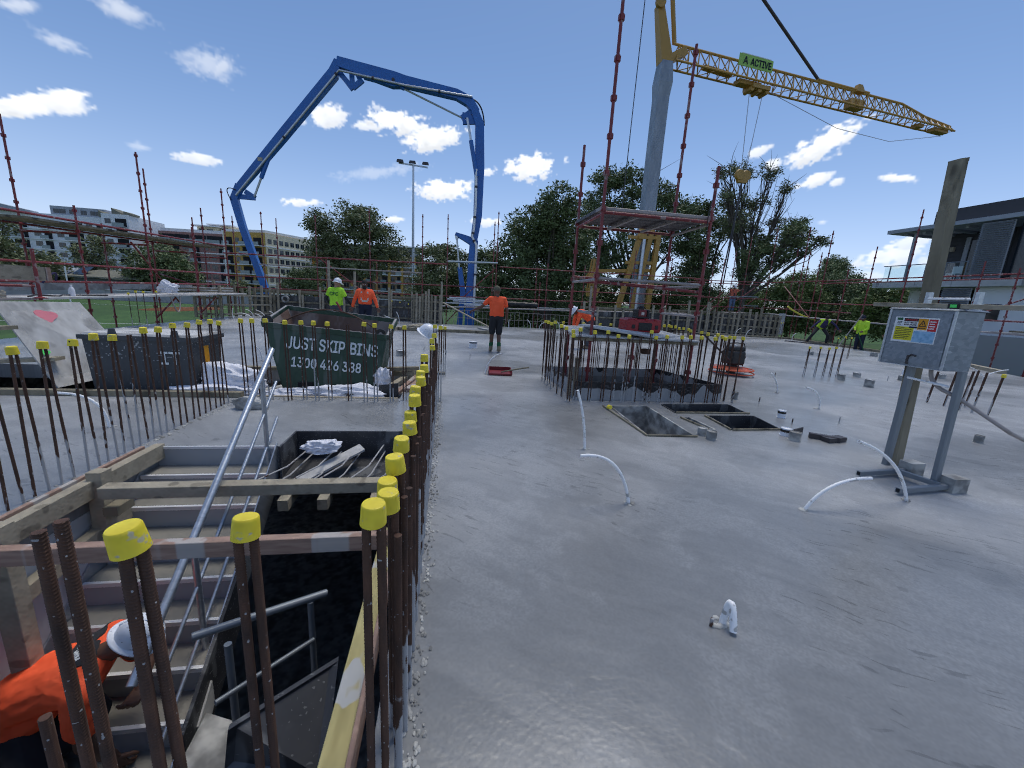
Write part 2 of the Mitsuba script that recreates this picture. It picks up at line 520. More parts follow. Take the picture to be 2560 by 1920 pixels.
def obj(name, mesh, m, parent=None, smooth=False, label=None, kind=None, to=None):
    key = numbered(f'{parent}__{name}' if parent else name)
    if isinstance(mesh, dict):
        e = dict(mesh)
        e['bsdf'] = {'type': 'ref', 'id': m}
    else:
        e = mikit.ply(mesh.mesh() if isinstance(mesh, M) else mesh, m, smooth=smooth)
    if to is not None:
        e['to_world'] = to
    scene[key] = e
    if label or kind:
        labels[key] = {k: v for k, v in (('label', label), ('kind', kind)) if v}
    return key


def solo(name, mesh, m, label, cat, group=None, smooth=False, to=None):
    key = obj(name, mesh, m, None, smooth, to=to)
    labels[key] = {'label': label, 'category': cat, **({'group': group} if group else {})}
    return key


def struct(name, mesh, m, parent=None, smooth=False):
    key = obj(name, mesh, m, parent, smooth)
    if parent is None:
        labels[key] = {'kind': 'structure'}
    return key


def at(x, y, z=0., rz=0., sc=(1, 1, 1)):
    return T().translate([float(x), float(y), float(z)]).rotate([0, 0, 1], float(rz)).scale([float(a) for a in sc])


ORD = ['nearest', 'second', 'third', 'fourth', 'fifth', 'sixth', 'seventh', 'eighth', 'ninth', 'tenth', 'eleventh', 'twelfth', 'thirteenth',
       'fourteenth', 'fifteenth', 'sixteenth', 'seventeenth', 'eighteenth', 'nineteenth', 'twentieth', 'twenty-first', 'twenty-second', 'twenty-third', 'twenty-fourth', 'twenty-fifth', 'twenty-sixth', 'twenty-seventh', 'twenty-eighth']


def nth(i, first='first'):
    return first if i == 0 else ORD[i] if i < len(ORD) else f'number {i + 1}'

# ================================================================ the deck, the ground and the holes
GZ = -3.6
g = M()
gx = np.concatenate([np.linspace(-900, -160, 14), np.linspace(-150, 150, 40), np.linspace(160, 900, 14)])
gy = np.concatenate([np.linspace(-300, -20, 8), np.linspace(-10, 160, 30), np.linspace(175, 1500, 20)])
X_, Y_ = np.meshgrid(gx, gy, indexing='ij')
Z_ = GZ + .0 * X_
i, j = np.meshgrid(np.arange(len(gx) - 1), np.arange(len(gy) - 1), indexing='ij')
ny = len(gy)
g.put(np.stack([X_, Y_, Z_], -1).reshape(-1, 3), np.stack([i * ny + j, (i + 1) * ny + j, (i + 1) * ny + j + 1, i * ny + j + 1], -1).reshape(-1, 4))
struct('ground', g, 'm_grass')
# bare clay infield patch of the playing field
a = np.linspace(0, 2 * np.pi, 40, endpoint=False)
r = 1 + .06 * np.sin(5 * a)
struct('infield', M().put(np.vstack([np.stack([-45.6 + 4.2 * r * np.cos(a), 80.5 + 9 * r * np.sin(a), 0 * a + GZ + .012], 1), [[-45.6, 80.5, GZ + .012]]]),
                          [[k, (k + 1) % 40, 40] for k in range(40)]), 'm_infield')
mk = M()
for x0, y0, x1, y1 in [(-62, 44, -26, 52), (-70, 80, -30, 90)]:
    mk.beam((x0, y0, GZ + .008), (x1, y1, GZ + .008), .16, .008)
struct('field_marking', mk, 'm_white')

deck = Polygon([(-9.35, -3), (-9.35, 21.45), (-1.0, 21.45), (-1.0, 20.35), (6.9, 20.35), (6.9, 21.0), (13.0, 22.3), (16.6, 23.4), (20.0, 21.7), (19.55, 16.8),
                (18.3, 11.2), (16.9, 9.2), (17.2, -3)])
HOLES = dict(stair_void=(-2.52, -.21, .62, 3.77), landing=(-1.5, -.21, 3.76, 4.19), bin_bay=(-8.6, -.62, 5.56, 7.4), lift=(1.98, 4.34, 5.68, 7.62))
for x0, x1, y0, y1 in HOLES.values():
    deck = deck.difference(sbox(x0, y0, x1, y1))
PEN = [[(2.35, 5.27), (2.93, 5.3), (2.86, 4.01), (2.28, 4.04)], [(3.22, 5.41), (4.39, 5.47), (4.33, 4.98), (3.19, 4.98)],
       [(3.58, 4.83), (4.33, 4.85), (4.23, 4.27), (3.52, 4.24)], [(3.16, 4.74), (3.26, 4.75), (3.29, 4.23), (3.21, 4.26)]]
for p in PEN:
    deck = deck.difference(Polygon(p))
dm = trimesh.creation.extrude_polygon(deck, .22, engine='earcut')
dm.apply_translation((0, 0, -.22))
struct('slab', dm, 'm_slab')
# skin of rough mortar crumbs along the starter bar line beside the stair void
cr = M()
for k in range(620):
    y = rng.uniform(.7, 5.7)
    t = trimesh.creation.icosphere(subdivisions=1, radius=1)
    v = np.array(t.vertices) * (1 + .25 * rng.standard_normal((len(t.vertices), 1)) * .5) * rng.uniform(.002, .0085) * [1, 1.6, .8]
    cr.put(v + [-.088 + .022 * rng.standard_normal(), y, .003], t.faces)
for k in range(260):
    if k < 130:
        x, y = -2.6 + .03 * rng.standard_normal(), rng.uniform(2.5, 5.3)
    else:
        x, y = rng.uniform(-2.5, -.3), 5.47 + .03 * rng.standard_normal()
    t = trimesh.creation.icosphere(subdivisions=1, radius=1)
    cr.put(np.array(t.vertices) * rng.uniform(.003, .011) * [1.5, 1.5, .8] + [x, y, .002], t.faces)
k = obj('mortar_crumbs', cr, 'm_rough_concrete')
labels[k] = {'label': 'pale crumbs of mortar left along the starter bar lines on the deck', 'category': 'rubble', 'kind': 'stuff'}

# storey below: its floor and the outer walls that carry the deck
struct('lower_floor', M().box(-9.3, 19, -2.9, 21, -3.58, -3.38), 'm_rough_concrete')
w = M()
ring = [(-9.15, -2.8), (-9.15, 21.2), (-1.2, 21.2), (-1.2, 20.1), (6.8, 20.1), (13, 22.0), (16.6, 23.1), (19.7, 21.5), (19.2, 16.6), (17.9, 11.1), (16.6, 9.0), (16.9, -2.8), (-9.15, -2.8)]
for p, q in zip(ring, ring[1:]):
    w.beam((*p, -1.92), (*q, -1.92), .2, 3.36)
struct('basement_wall', w, 'm_rough_concrete')

# ---- stair void walls
vw = M().box(-2.75, -2.522, .4, 3.77, -3.38, -.225)
struct('stair_wall', vw, 'm_wall_concrete')
vp = M()
vp.box(-.205, -.185, .62, 4.2, -3.3, -.225)
vp.box(-2.52, -.2, .5, .6, -3.38, -.225)
struct('void_lining', vp, 'm_formply')
struct('bin_bay_floor', M().box(-4.75, -.5, 5.45, 7.5, -.40, -.23), 'm_rough_concrete')

# lift pit lining below the deck and the pits under the service holes
lp = M()
for x0, x1, y0, y1 in [(1.9, 1.975, 5.6, 7.7), (4.345, 4.42, 5.6, 7.7), (1.975, 4.345, 5.6, 5.675), (1.975, 4.345, 7.625, 7.7)]:
    lp.box(x0, x1, y0, y1, -3.38, -.225)
struct('lift_pit_wall', lp, 'm_formply')
for n_, (p, dep) in enumerate(zip(PEN, (.42, .9, .9, .16))):
    t = thing('service_hole_form', ['splashed formply box lining the long service hole nearest the white conduit', 'formply box lining the wide hole right below the lift shaft bars',
                                    'formply box lining the square hole beside the two pipe stubs', 'slim timber form around the narrow slot between the service holes'][n_], 'formwork')
    c = np.mean(p, 0)
    q = [lerp(c, V(*a), 1 - .006 / np.linalg.norm(V(*a) - c)) for a in p]
    for k in range(4):
        a, b = q[k], q[(k + 1) % 4]
        m = M().beam((*lerp(a, b, .008), .012 - dep / 2), (*lerp(a, b, .992), .012 - dep / 2), .018, dep)
        obj('side_panel', m, 'm_rough_concrete' if n_ in (0, 3) else 'm_formply', t)
    obj('bottom', M().put([(*a, -dep) for a in q], [[3, 2, 1, 0]]), 'm_rough_concrete', t)
t = labels
# ================================================================ stairs
st = thing('stair_flight', 'steel pan stair flight going down into the void beside the galvanised handrail', 'stairs')
RISE, GO, Y0 = .172, .219, 3.77
XL, XR = -2.50, -1.53
for k in range(1, 15):
    y, z = Y0 - GO * k, -RISE * k
    obj('tread', M().box(XL, XR, y, y + GO - .004, z - .03, z - .004), 'm_tread', st)
    obj('riser', M().box(XL, XR, y + GO - .004, y + GO, z - .004, z + RISE - .008), 'm_steel_tread', st)
    obj('nosing', M().box(XL, XR, y - .012, y + .014, z - .03, z + .001), 'm_nosing', st)
obj('nosing', M().box(XL, XR, Y0 - .014, Y0 + .004, -.02, .003), 'm_nosing', st)
for x in (XL - .012, XR + .006):
    m = M()
    a, b = V(x, 3.78, .03), V(x, .55, .03 - 3.23 * RISE / GO)
    for e, u in ((a, b),):
        p = [(x - .005, *a[1:]), (x + .005, *a[1:]), (x + .005, *b[1:]), (x - .005, *b[1:])]
        m.hexa([(q[0], q[1], q[2] - .34) for q in p] + p)
    obj('stringer', m, 'm_galvanised', st)
obj('side_board', M().hexa([(q, y, z) for q, y, z in [(-1.518, 3.0, -.98), (-1.495, 3.0, -.98), (-1.495, 2.15, -1.62), (-1.518, 2.15, -1.62),
                                                      (-1.518, 3.0, -.60), (-1.495, 3.0, -.60), (-1.495, 2.15, -1.20), (-1.518, 2.15, -1.20)]]), 'm_formply', st)
obj('end_plate', M().hexa([(q, y, z) for q, y, z in [(-1.494, 2.44, -1.31), (-1.482, 2.44, -1.31), (-1.482, 2.26, -1.47), (-1.494, 2.26, -1.47),
                                                     (-1.494, 2.44, -1.13), (-1.482, 2.44, -1.13), (-1.482, 2.26, -1.28), (-1.494, 2.26, -1.28)]]), 'm_pale_ply', st)
struct('stair_landing', M().box(-2.5, -.9, .9, 2.0, -2.75, -2.6), 'm_rough_concrete')

h = thing('stair_handrail', 'galvanised tubular handrail running down the stair with two thin lower rails', 'handrail')
obj('top_rail', M().tube([(-1.6, 4.01, .86), (-1.6, 2.0, -.66)], .0245, 16), 'm_galvanised', h, 40)
for a, b in [((-1.6, 4.05, .545), (-1.6, 3.77, .33)), ((-1.6, 3.75, .31), (-1.6, 2.64, -.51)), ((-1.6, 2.60, -.54), (-1.6, 2.19, -.84)),
             ((-1.6, 4.02, .20), (-1.6, 3.78, .015)), ((-1.6, 3.75, -.005), (-1.6, 2.63, -.845)), ((-1.6, 2.60, -.865), (-1.6, 2.10, -1.23))]:
    obj('lower_rail', M().tube([a, b], .0125, 10), 'm_galvanised', h, 40)
for y, z in ((3.76, .64), (2.61, -.22)):
    obj('post', M().tube([(-1.6, y, z), (-1.6, y, z - .86)], .020, 12), 'm_galvanised', h, 40)

h = thing('landing_handrail', 'short dark tubular handrail standing lower down inside the void', 'handrail')
obj('top_rail', M().tube([(-1.30, 2.02, -.40), (-.72, 2.36, -.45)], .022, 14, cap=False), 'm_post_steel', h, 40)
obj('lower_rail', M().tube([(-1.13, 1.86, -.66), (-.78, 2.26, -.70)], .014, 10), 'm_post_steel', h, 40)
for x, y, z in ((-1.12, 2.0, -.44), (-.80, 2.30, -.46)):
    obj('post', M().tube([(x, y, z), (x, y, z - 1.3)], .019, 12), 'm_post_steel', h, 40)

# ---- timbers across the void
def timber(name, label, a, b, w, hh, m='m_timber', cat='timber', up=(0, 0, 1), group=None):
    return solo(name, M().beam(a, b, w, hh, up, ch=.003), m, label, cat, group)

timber('cross_timber', 'pale timber spreader across the stair void nearest the landing', (-2.36, 3.0, -.035), (-.23, 3.02, -.035), .10, .085)
timber('cross_timber', 'reddish laminated timber spreader across the stair void nearest the camera', (-2.5, 2.20, .01), (-.28, 2.19, .02), .055, .095, 'm_lvl')
timber('edge_timber', 'pale timber edge beam along the left side of the stair void', (-2.48, 3.78, -.04), (-2.48, 1.75, -.04), .075, .13)
timber('edge_strip', 'thin reddish ply strip lying on the left edge of the stair void', (-2.56, 3.7, .006), (-2.56, 2.45, .006), .03, .05, 'm_lvl')
timber('lower_timber', 'second timber lower down on the left wall of the stair void', (-2.46, 3.3, -.36), (-2.46, 1.8, -.50), .07, .10)
timber('short_post', 'short upright timber block nailed to the left edge of the stair void', (-2.44, 3.09, .08), (-2.44, 3.07, -.34), .095, .10, up=(0, 1, 0))
timber('timber_block', 'small dark offcut block fixed below the short upright timber', (-2.34, 3.0, -.20), (-2.34, 3.16, -.20), .09, .07, 'm_old_timber')
timber('timber_prop', 'weathered timber prop standing against the concrete wall left of the stair', (-2.31, 2.28, .14), (-2.31, 2.28, -1.3), .10, .085, 'm_timber', up=(0, 1, 0))
timber('void_edge_timber', 'yellowish cement-splashed timber along the right edge of the void', (-.325, 2.35, -.05), (-.325, .75, -.05), .085, .10, 'm_yellow_timber')
timber('ply_edge', 'plywood edge strip beside the starter bars on the void side', (-.268, 2.3, -.01), (-.268, .75, -.01), .018, .10, 'm_lvl')
timber('timber_offcut', 'weathered timber lying at the very bottom edge of the void', (-1.2, 1.02, -.33), (-.42, 1.12, -.30), .09, .05, 'm_old_timber')
timber('kicker_block', 'small timber block wedged at the right end of the pale spreader', (-.275, 2.75, -.08), (-.275, 2.66, -.08), .06, .10, 'm_old_timber')
solo('formply_sheet', M().hexa([(-.86, 1.42, -.50), (-.45, 1.32, -.50), (-.455, 1.345, -.50), (-.865, 1.445, -.50),
                                (-.83, 1.42, -.30), (-.47, 1.66, -.26), (-.475, 1.685, -.26), (-.835, 1.445, -.30)]), 'm_formply',
     'dark cement-stained formply sheet leaning in the void at the bottom of the picture', 'plywood sheet')
solo('mortar_ledge', M().hexa([(-1.46, 1.85, -1.6), (-.9, 1.8, -1.6), (-.9, 2.2, -1.6), (-1.46, 2.3, -1.6), (-1.44, 1.86, -1.24), (-.95, 1.8, -1.3), (-.95, 2.15, -1.3), (-1.44, 2.28, -1.2)]),
     'm_rough_concrete', 'lump of rough concrete at the foot of the stair stringer', 'concrete lump')

# ---- landing formwork box with hairpin bars
lf = thing('landing_formwork', 'open black formply box at the head of the void holding rusty hairpin bars', 'formwork')
obj('back_panel', M().box(-1.5, -.22, 4.165, 4.185, -.30, .004), 'm_formply', lf)
obj('side_panel', M().hexa([(-1.50, 3.74, -.42), (-1.482, 3.74, -.42), (-1.482, 4.16, -.30), (-1.50, 4.16, -.30), (-1.50, 3.74, .002), (-1.482, 3.74, .002), (-1.482, 4.16, .004), (-1.50, 4.16, .004)]), 'm_formply', lf)
obj('floor_panel', M().hexa([(-1.48, 3.50, -.345), (-.24, 3.50, -.345), (-.24, 4.16, -.295), (-1.48, 4.16, -.295), (-1.48, 3.50, -.325), (-.24, 3.50, -.325), (-.24, 4.16, -.275), (-1.48, 4.16, -.275)]), 'm_formply', lf)
for x in (-1.36, -1.04, -.60):
    obj('joist', M().beam((x, 3.40, -.405), (x, 4.15, -.36), .085, .10), 'm_timber', lf)
for k, x in enumerate((-1.36, -1.10, -.90, -.66, -.42)):
    hp = solo('hairpin_bar', M().tube([(x - .10, 3.16, -.06), (x - .02, 3.6, -.13), (x + .03, 4.15, -.14)], .007, 7).tube([(x - .075, 3.15, -.16), (x + .0, 3.6, -.21), (x + .045, 4.15, -.21)], .007, 7),
              'm_rebar', f'rusty hairpin bar over the landing formwork, {nth(k)} from the left', 'rebar', 'hairpin bars over the landing', smooth=40)
solo('broken_plank', M().hexa([(-1.33, 3.62, -.265), (-1.22, 3.53, -.265), (-.78, 3.93, -.12), (-.86, 4.08, -.12), (-1.33, 3.62, -.245), (-1.22, 3.53, -.245), (-.78, 3.93, -.10), (-.86, 4.08, -.10)]),
     'm_pale_ply', 'broken grey plank lying slantwise across the hairpin bars', 'plank')
def crumple(c, s, seed, k=.5, sub=4):
    """cloth or sheet plastic thrown down in a heap: faceted folds with soft creases"""
    g = np.random.default_rng(seed)
    t = trimesh.creation.icosphere(subdivisions=sub, radius=1)
    v = np.array(t.vertices)
    pn = g.standard_normal((26, 3)); pn /= np.linalg.norm(pn, axis=1, keepdims=True)
    d = g.uniform(.62, 1.05, 26)
    rad = np.min(d / np.maximum(v @ pn.T, .12), axis=1)
    w = v + .35 * np.stack([meshkit.fbm(v * 1.6 + seed + q * 9, 2) - .5 for q in range(3)], -1)
    ridge = 1 - np.abs(meshkit.noise(w * 2.6 + seed, 2) - .5) * 4
    rad = np.clip(rad, .5, 1.3) * (1 + .42 * k * np.clip(ridge, -.6, 1) + .25 * k * (1 - np.abs(meshkit.noise(w * 5.5 + seed, 5) - .5) * 4) * .5)
    v = v * rad[:, None] * np.asarray(s, float)
    v[:, 2] = np.where(v[:, 2] < -s[2] * .6, -s[2] * .6, v[:, 2])
    return v + c, t.faces


solo('white_rag', crumple((-1.17, 3.86, -.045), (.15, .09, .07), 3, .7), 'm_white_cloth', 'crumpled white rag on the bars above the landing formwork', 'rag', smooth=True)

# ================================================================ starter bars with yellow caps
def ribbed(r=.0088, L=1.0, step=.0026, n=14, pitch=.0105):
    z = np.arange(0, L + step, step)
    g = np.arange(n) * 2 * np.pi / n
    zz, gg = np.meshgrid(z, g, indexing='ij')
    ph = (zz / pitch + np.abs((gg / np.pi) % 2 - 1) * 1.25) % 1
    rr = r + .0021 * np.clip(1.25 - np.abs(ph - .5) * 3.4, 0, 1) * (np.abs(np.sin(gg)) > .12) + .0012 * (np.abs(np.sin(gg)) < .12)
    v = np.stack([rr * np.cos(gg), rr * np.sin(gg), zz], -1).reshape(-1, 3)
    i, j = np.meshgrid(np.arange(len(z) - 1), np.arange(n), indexing='ij')
    f = np.stack([i * n + j, i * n + (j + 1) % n, (i + 1) * n + (j + 1) % n, (i + 1) * n + j], -1).reshape(-1, 4)
    v = np.vstack([v, [[0, 0, z[-1]]]])
    k = np.arange(n)
    f = np.vstack([f[:, [0, 1, 2]], f[:, [0, 2, 3]], np.stack([(len(z) - 1) * n + k, (len(z) - 1) * n + (k + 1) % n, k * 0 + len(v) - 1], 1)])
    return v, f


RIB = mikit.ply(ribbed(), 'm_rebar', smooth=True)
RIB_LONG = ribbed(L=2.2, step=.00145, n=12, pitch=.0072)
RIB_LONG = mikit.ply((RIB_LONG[0] / [1, 1, 2.2], RIB_LONG[1]), 'm_rebar', smooth=50)
RIB_MID = mikit.ply(ribbed(step=.0049, n=8), 'm_rebar', smooth=True)
PLAIN = mikit.ply(M().tube([(0, 0, 0), (0, 0, .5), (0, 0, 1)], .0085, 8).mesh(), 'm_rebar', smooth=40)
CAPS = [mikit.ply(xf(M().lathe([(0.0, .050), (.021, .050), (.0245, .0488), (.0262, .046), (.0268, .042), (.0292, .0), (.0275, .0), (.025, .038), (0, .038)], n=24), rx=a, ry=b), 'm_cap', smooth=35)
        for a, b in ((0, 0), (.06, .05), (-.07, .04), (.03, -.12), (.10, .02))]


def bar_to(a, b):   # unit bar along z -> from a to b
    a, b = np.asarray(a, float), np.asarray(b, float)
    d = b - a
    L = np.linalg.norm(d)
    z = d / L
    x = unit(np.cross((0, 1, 0), z))
    y = np.cross(z, x)
    m = np.eye(4)
    m[:3, 0], m[:3, 1], m[:3, 2], m[:3, 3] = x, y, d, a
    return T(m.tolist())


def starter(label, group, legs, top=None, capz=None, proto=None, name='starter_bar', tilt=None):
    """legs: list of (foot, head); top: where the cap sits or None"""
    t = thing(name, label, 'rebar', group)
    for a, b in legs:
        d = math.hypot(a[0], a[1])
        obj('bar', proto or (RIB if d < 1.6 else RIB_MID if d < 3.2 else PLAIN), 'm_rebar', t, to=bar_to(a, b))
    if top is not None:
        obj('cap', CAPS[rng.integers(0, 5) if tilt is None else tilt], 'm_cap', t, to=at(top[0], top[1], top[2], rng.uniform(0, 360)))
    return t


ROW_R = [(.85, .99), (.97, .955), (1.07, .94), (1.13, .985), (1.41, .94), (1.59, .94), (1.81, .92), (1.84, .99), (2.04, .985), (2.29, .985), (2.47, .985), (2.63, .995), (2.92, 1.02),
         (4.16, .935), (4.45, .97), (4.75, 1.0)]
for k, (y, z) in enumerate(ROW_R):
    x = -.15 + (.012 if k % 2 else -.004)
    tt = z - .05
    s_ = .017
    starter(f'yellow capped rusty starter bar pair beside the stair void, {nth(k, "nearest")} in the right-hand row', 'capped bars along the right edge of the stair void',
            [((x - s_, y, -.05), (x - s_ * .9, y, tt + .035)), ((x + s_, y + .02, -.05), (x + s_ * .9, y + .004, tt + .035))], (x, y, tt), tilt=(4 if k == 2 else None))
for k, y in enumerate(np.arange(.95, 5.2, .16)):
    z = .84 + .03 * math.sin(k * 2.3)
    starter(f'uncapped single starter bar along the deck edge right of the void, {nth(k, "nearest")}', 'bare bars along the right edge of the stair void',
            [((-.112, y, -.05), (-.112, y, z))])
for lab, x, legs, top in [
    ('tall yellow capped bar pair left of centre at the near end of the void', 0, [((-.552, .722, -1.2), (-.552, .722, 1.00)), ((-.525, .77, -1.2), (-.537, .74, 1.00))], (-.545, .728, .975)),
    ('yellow capped starter bar pair in the middle of the near end of the stair void', 0, [((-.452, .885, -1.2), (-.452, .885, .92)), ((-.420, .905, -1.2), (-.424, .895, .92))], (-.438, .89, .89)),
    ]:
    starter(lab, 'starter bars across the near end of the stair void', legs, top, proto=RIB_LONG)
for lab, p in [('bare rusty starter bar at the near left, second from the left edge of the picture', (-.700, .755)), ('bare rusty starter bar at the near left, just right of its bare neighbour', (-.663, .755)),
               ('short bare starter bar in the bottom left corner of the picture', (-.80, .80))]:
    zt = 1.0 if p[0] > -.75 else .55
    starter(lab, 'starter bars across the near end of the stair void', [((p[0], p[1], -1.2), (p[0] - .004, p[1], zt + (.02 if p[0] > -.68 else 0)))], proto=RIB_LONG)

ROW_L = [(2.74, 1.0), (2.91, .99), (3.10, 1.0), (3.32, .99), (3.50, 1.015), (3.67, .99), (3.85, 0), (4.02, 1.02), (4.20, 1.01), (4.41, 1.03), (4.63, 1.02), (4.84, 1.035), (5.05, 1.03), (5.22, 1.0)]
for k, (y, z) in enumerate(ROW_L):
    b, x = (z or .98) - .05, -2.645
    bare = ' (no cap)' if not z else ''
    starter(('uncapped rusty starter bar pair' if not z else 'yellow capped rusty starter bar pair') + f' left of the stair void, {nth(k, "nearest")} in the left-hand row', 'bars along the left edge of the stair void',
            [((x, y - .048, -.05), (x, y - .016, b + .04)), ((x + .005, y + .048, -.05), (x, y + .016, b + .04))], (x, y, b) if z else None)
for k, (x, y, z) in enumerate([(-2.5, 5.42, 1.02), (-2.36, 5.39, 1.03), (-2.21, 5.4, 1.04), (-1.98, 5.38, 1.03), (-1.81, 5.43, 1.03), (-1.65, 5.39, 1.035), (-1.49, 5.4, 1.03), (-1.25, 5.41, 0), (-1.04, 5.36, 1.05),
                               (-.91, 5.36, 1.04), (-.71, 5.38, 1.03), (-.55, 5.47, 1.02)]):
    b = (z or 1.02) - .05
    starter(('uncapped starter bar pair' if not z else 'yellow capped starter bar pair') + f' standing before the green skip bin, {nth(k)} from the left', 'bars in front of the green skip bin',
            [((x - .016, y, -.05), (x - .014, y, b + .04)), ((x + .022, y + .02, -.05), (x + .014, y, b + .04))], (x, y, b) if z else None)
for k, (x, y, z) in enumerate([(-.08, 5.42, 1.04), (-.03, 7.15, .9), (-.16, 5.7, 1.03), (-.17, 6.0, 0)]):
    b = (z or 1.0) - .05
    starter(['thick capped starter bar bundle at the far end of the right-hand row', 'thin capped starter bar standing alone on the deck beyond the right-hand row',
             'capped starter bar pair beside the blue and white hard hat', 'tall bare starter bar pair carrying the hard hat'][k], 'bars at the far end of the stair void', [((x - .016, y, -.05), (x - .014, y, b + .04)), ((x + .02, y + .01, -.05), (x + .014, y, b + .04))], (x, y, b) if z else None)

# capped bars round the lift shaft
def shaft_row(pts, what, group, legs=2, dx=.018, dy=0):
    for k, (x, y, z) in enumerate(pts):
        b = (z or 1.0) - .05
        L = [((x - dx, y - dy, -.05), (x - .012, y, b + .04)), ((x + dx * 1.4, y + dy * 1.4, -.05), (x + .012, y, b + .04))][:legs]
        starter(('bare rusty bar pair ' if not z else 'capped bar pair ') + what + f', {nth(k)} from the ' + ('far end' if 'side' in what else 'left'), group, L, (x, y, b) if z else None)


shaft_row([(1.80, 5.55, 1.0), (1.90, 5.56, 1.09), (2.12, 5.55, 1.06), (2.32, 5.55, 1.07), (2.48, 5.55, 1.02), (2.65, 5.55, 1.02), (2.83, 5.54, 0), (3.0, 5.56, 1.1), (3.07, 5.54, 1.02), (3.25, 5.55, 1.04), (3.50, 5.55, 1.04),
           (3.64, 5.55, 1.05), (3.82, 5.55, 1.05), (4.06, 5.56, 1.04), (4.22, 5.55, 1.05)], 'along the front of the lift shaft', 'bars along the front of the lift shaft')
shaft_row([(1.76, 7.08, 1.1), (1.75, 6.84, 1.1), (1.76, 6.67, 1.09), (1.75, 6.4, 1.13), (1.76, 6.05, 1.1), (1.78, 5.85, 1.08), (1.84, 5.7, 1.05)], 'on the left side of the lift shaft', 'bars along the left side of the lift shaft', dy=.02, dx=.004)
shaft_row([(4.50, 6.9, 1.06), (4.52, 6.6, 1.06), (4.5, 6.38, 1.05), (4.53, 6.16, 1.06), (4.5, 6.0, 1.04), (4.52, 5.85, 1.05), (4.47, 5.68, 1.06), (4.56, 5.6, 1.06)], 'on the right side of the lift shaft', 'bars along the right side of the lift shaft', dy=.02, dx=.006)
shaft_row([(2.3, 7.8, 1.06), (2.72, 7.8, 1.05), (3.09, 7.86, 1.05), (3.32, 7.86, 1.06), (3.54, 7.86, 1.06), (3.95, 7.86, 1.06), (4.39, 7.9, 1.06), (4.53, 7.9, 1.08), (4.62, 7.88, 1.09), (4.69, 7.9, 1.07), (4.79, 7.9, 1.07), (4.88, 7.9, 1.04), (4.98, 7.9, 1.04),
           (5.1, 7.9, 1.03)], 'along the back of the lift shaft', 'bars along the back of the lift shaft')
for k in range(26):   # the plain second curtain of bars
    side = k % 4
    x, y = [(2.0 + .092 * k, 5.60), (4.45, 5.7 + .08 * k), (2.1 + .1 * k, 7.74), (1.83, 5.75 + .07 * k)][side]
    starter(f'thin uncapped inner bar on the {["front", "right", "back", "left"][side]} of the lift shaft, {nth(k // 4)} of its side', 'bare bars round the lift shaft', [((x, y, -.05), (x, y, .93 + .06 * math.sin(k)))])
# two packers on the front left corner
timber('yellow_packer', 'yellow timber stop end standing in the front left corner bars of the lift shaft', (1.93, 5.95, 0), (1.93, 5.95, .66), .05, .09, up=(0, 1, 0))
timber('grey_packer', 'grey timber stop end beside the yellow one at the lift shaft corner', (1.965, 5.78, 0), (1.965, 5.78, .62), .045, .08, 'm_old_timber', up=(0, 1, 0))

lf = thing('lift_shaft_formwork', 'cement-splashed black formply upstand boxing the lift shaft opening', 'formwork')
for x0, x1, y0, y1, za, zb in [(1.95, 4.37, 5.645, 5.668, .28, .285), (1.95, 4.37, 7.632, 7.655, .17, .17)]:
    obj('panel', M().hexa([(x0, y0, -.2), (x1, y0, -.2), (x1, y1, -.2), (x0, y1, -.2), (x0, y0, za), (x1, y0, zb), (x1, y1, zb), (x0, y1, za)]), 'm_splashed_ply', lf)
for x0, x1 in ((1.95, 1.973), (4.347, 4.37)):
    obj('panel', M().hexa([(x0, 5.668, -.2), (x1, 5.668, -.2), (x1, 7.632, -.2), (x0, 7.632, -.2), (x0, 5.668, .28), (x1, 5.668, .28), (x1, 7.632, .17), (x0, 7.632, .17)]), 'm_splashed_ply', lf)
obj('waler', M().beam((1.98, 5.70, .235), (4.33, 5.70, .24), .045, .05), 'm_timber', lf)

# ---- other starter bar clusters on the right
for k, (x, y, h_) in enumerate([(8.49, 8.24, .72), (8.77, 8.22, .73), (9.0, 8.21, .72), (9.21, 8.23, .74), (9.4, 8.22, 0)]):
    z = h_ or .70
    starter(f'column starter bars in the middle of the right-hand deck, {nth(k)} from the left' + ('' if h_ else ', bare'), 'column bars in the middle of the deck', [((x - .015, y, -.05), (x + .02, y, z - .01)), ((x + .03, y, -.05), (x + .035, y, z - .01))], (x + .03, y, z - .05) if h_ else None)
for k, (x, y, z) in enumerate([(8.73, 5.83, .58), (8.75, 5.58, .62), (8.67, 5.31, .68), (9.09, 5.5, .67), (8.69, 5.15, .69), (8.66, 4.93, .68)]):
    starter(['bare leaning starter bars behind the switch box legs, leftmost', 'bare starter bar pair just left of the switch box leg', 'bare starter bar pair right of the switch box leg', 'bare starter bars farther back beside the switch box',
             'bare starter bar pair next to the single yellow capped one', 'single yellow capped starter bar pair near the right edge of the picture'][k], 'column bars behind the switch box', [((x - .02, y, -.05), (x + .06, y, z)), ((x + .04, y + .02, -.05), (x + .09, y, z))], (x + .075, y, z - .03) if k == 5 else None)
for k, (x, y, z) in enumerate([(16.8, 14.4, .60), (17.1, 14.9, .58), (17.4, 15.2, .62), (16.6, 14.8, .55), (14.17, 12.36, .49), (14.12, 12.1, .75)]):
    starter(f'far column starter bars in front of the crouching worker, {nth(k)} of the far group', 'far column bars', [((x - .02, y, -.05), (x, y, z)), ((x + .03, y, -.05), (x + .02, y, z))], (x + .01, y, z - .04) if k != 4 else None)

# ================================================================ scaffold tower standing in the lift shaft
def tube_part(t, name, a, b, m='m_scaffold_red', r=.0242, n=12):
    return obj(name, M().tube([a, b], r, n), m, t, 40)


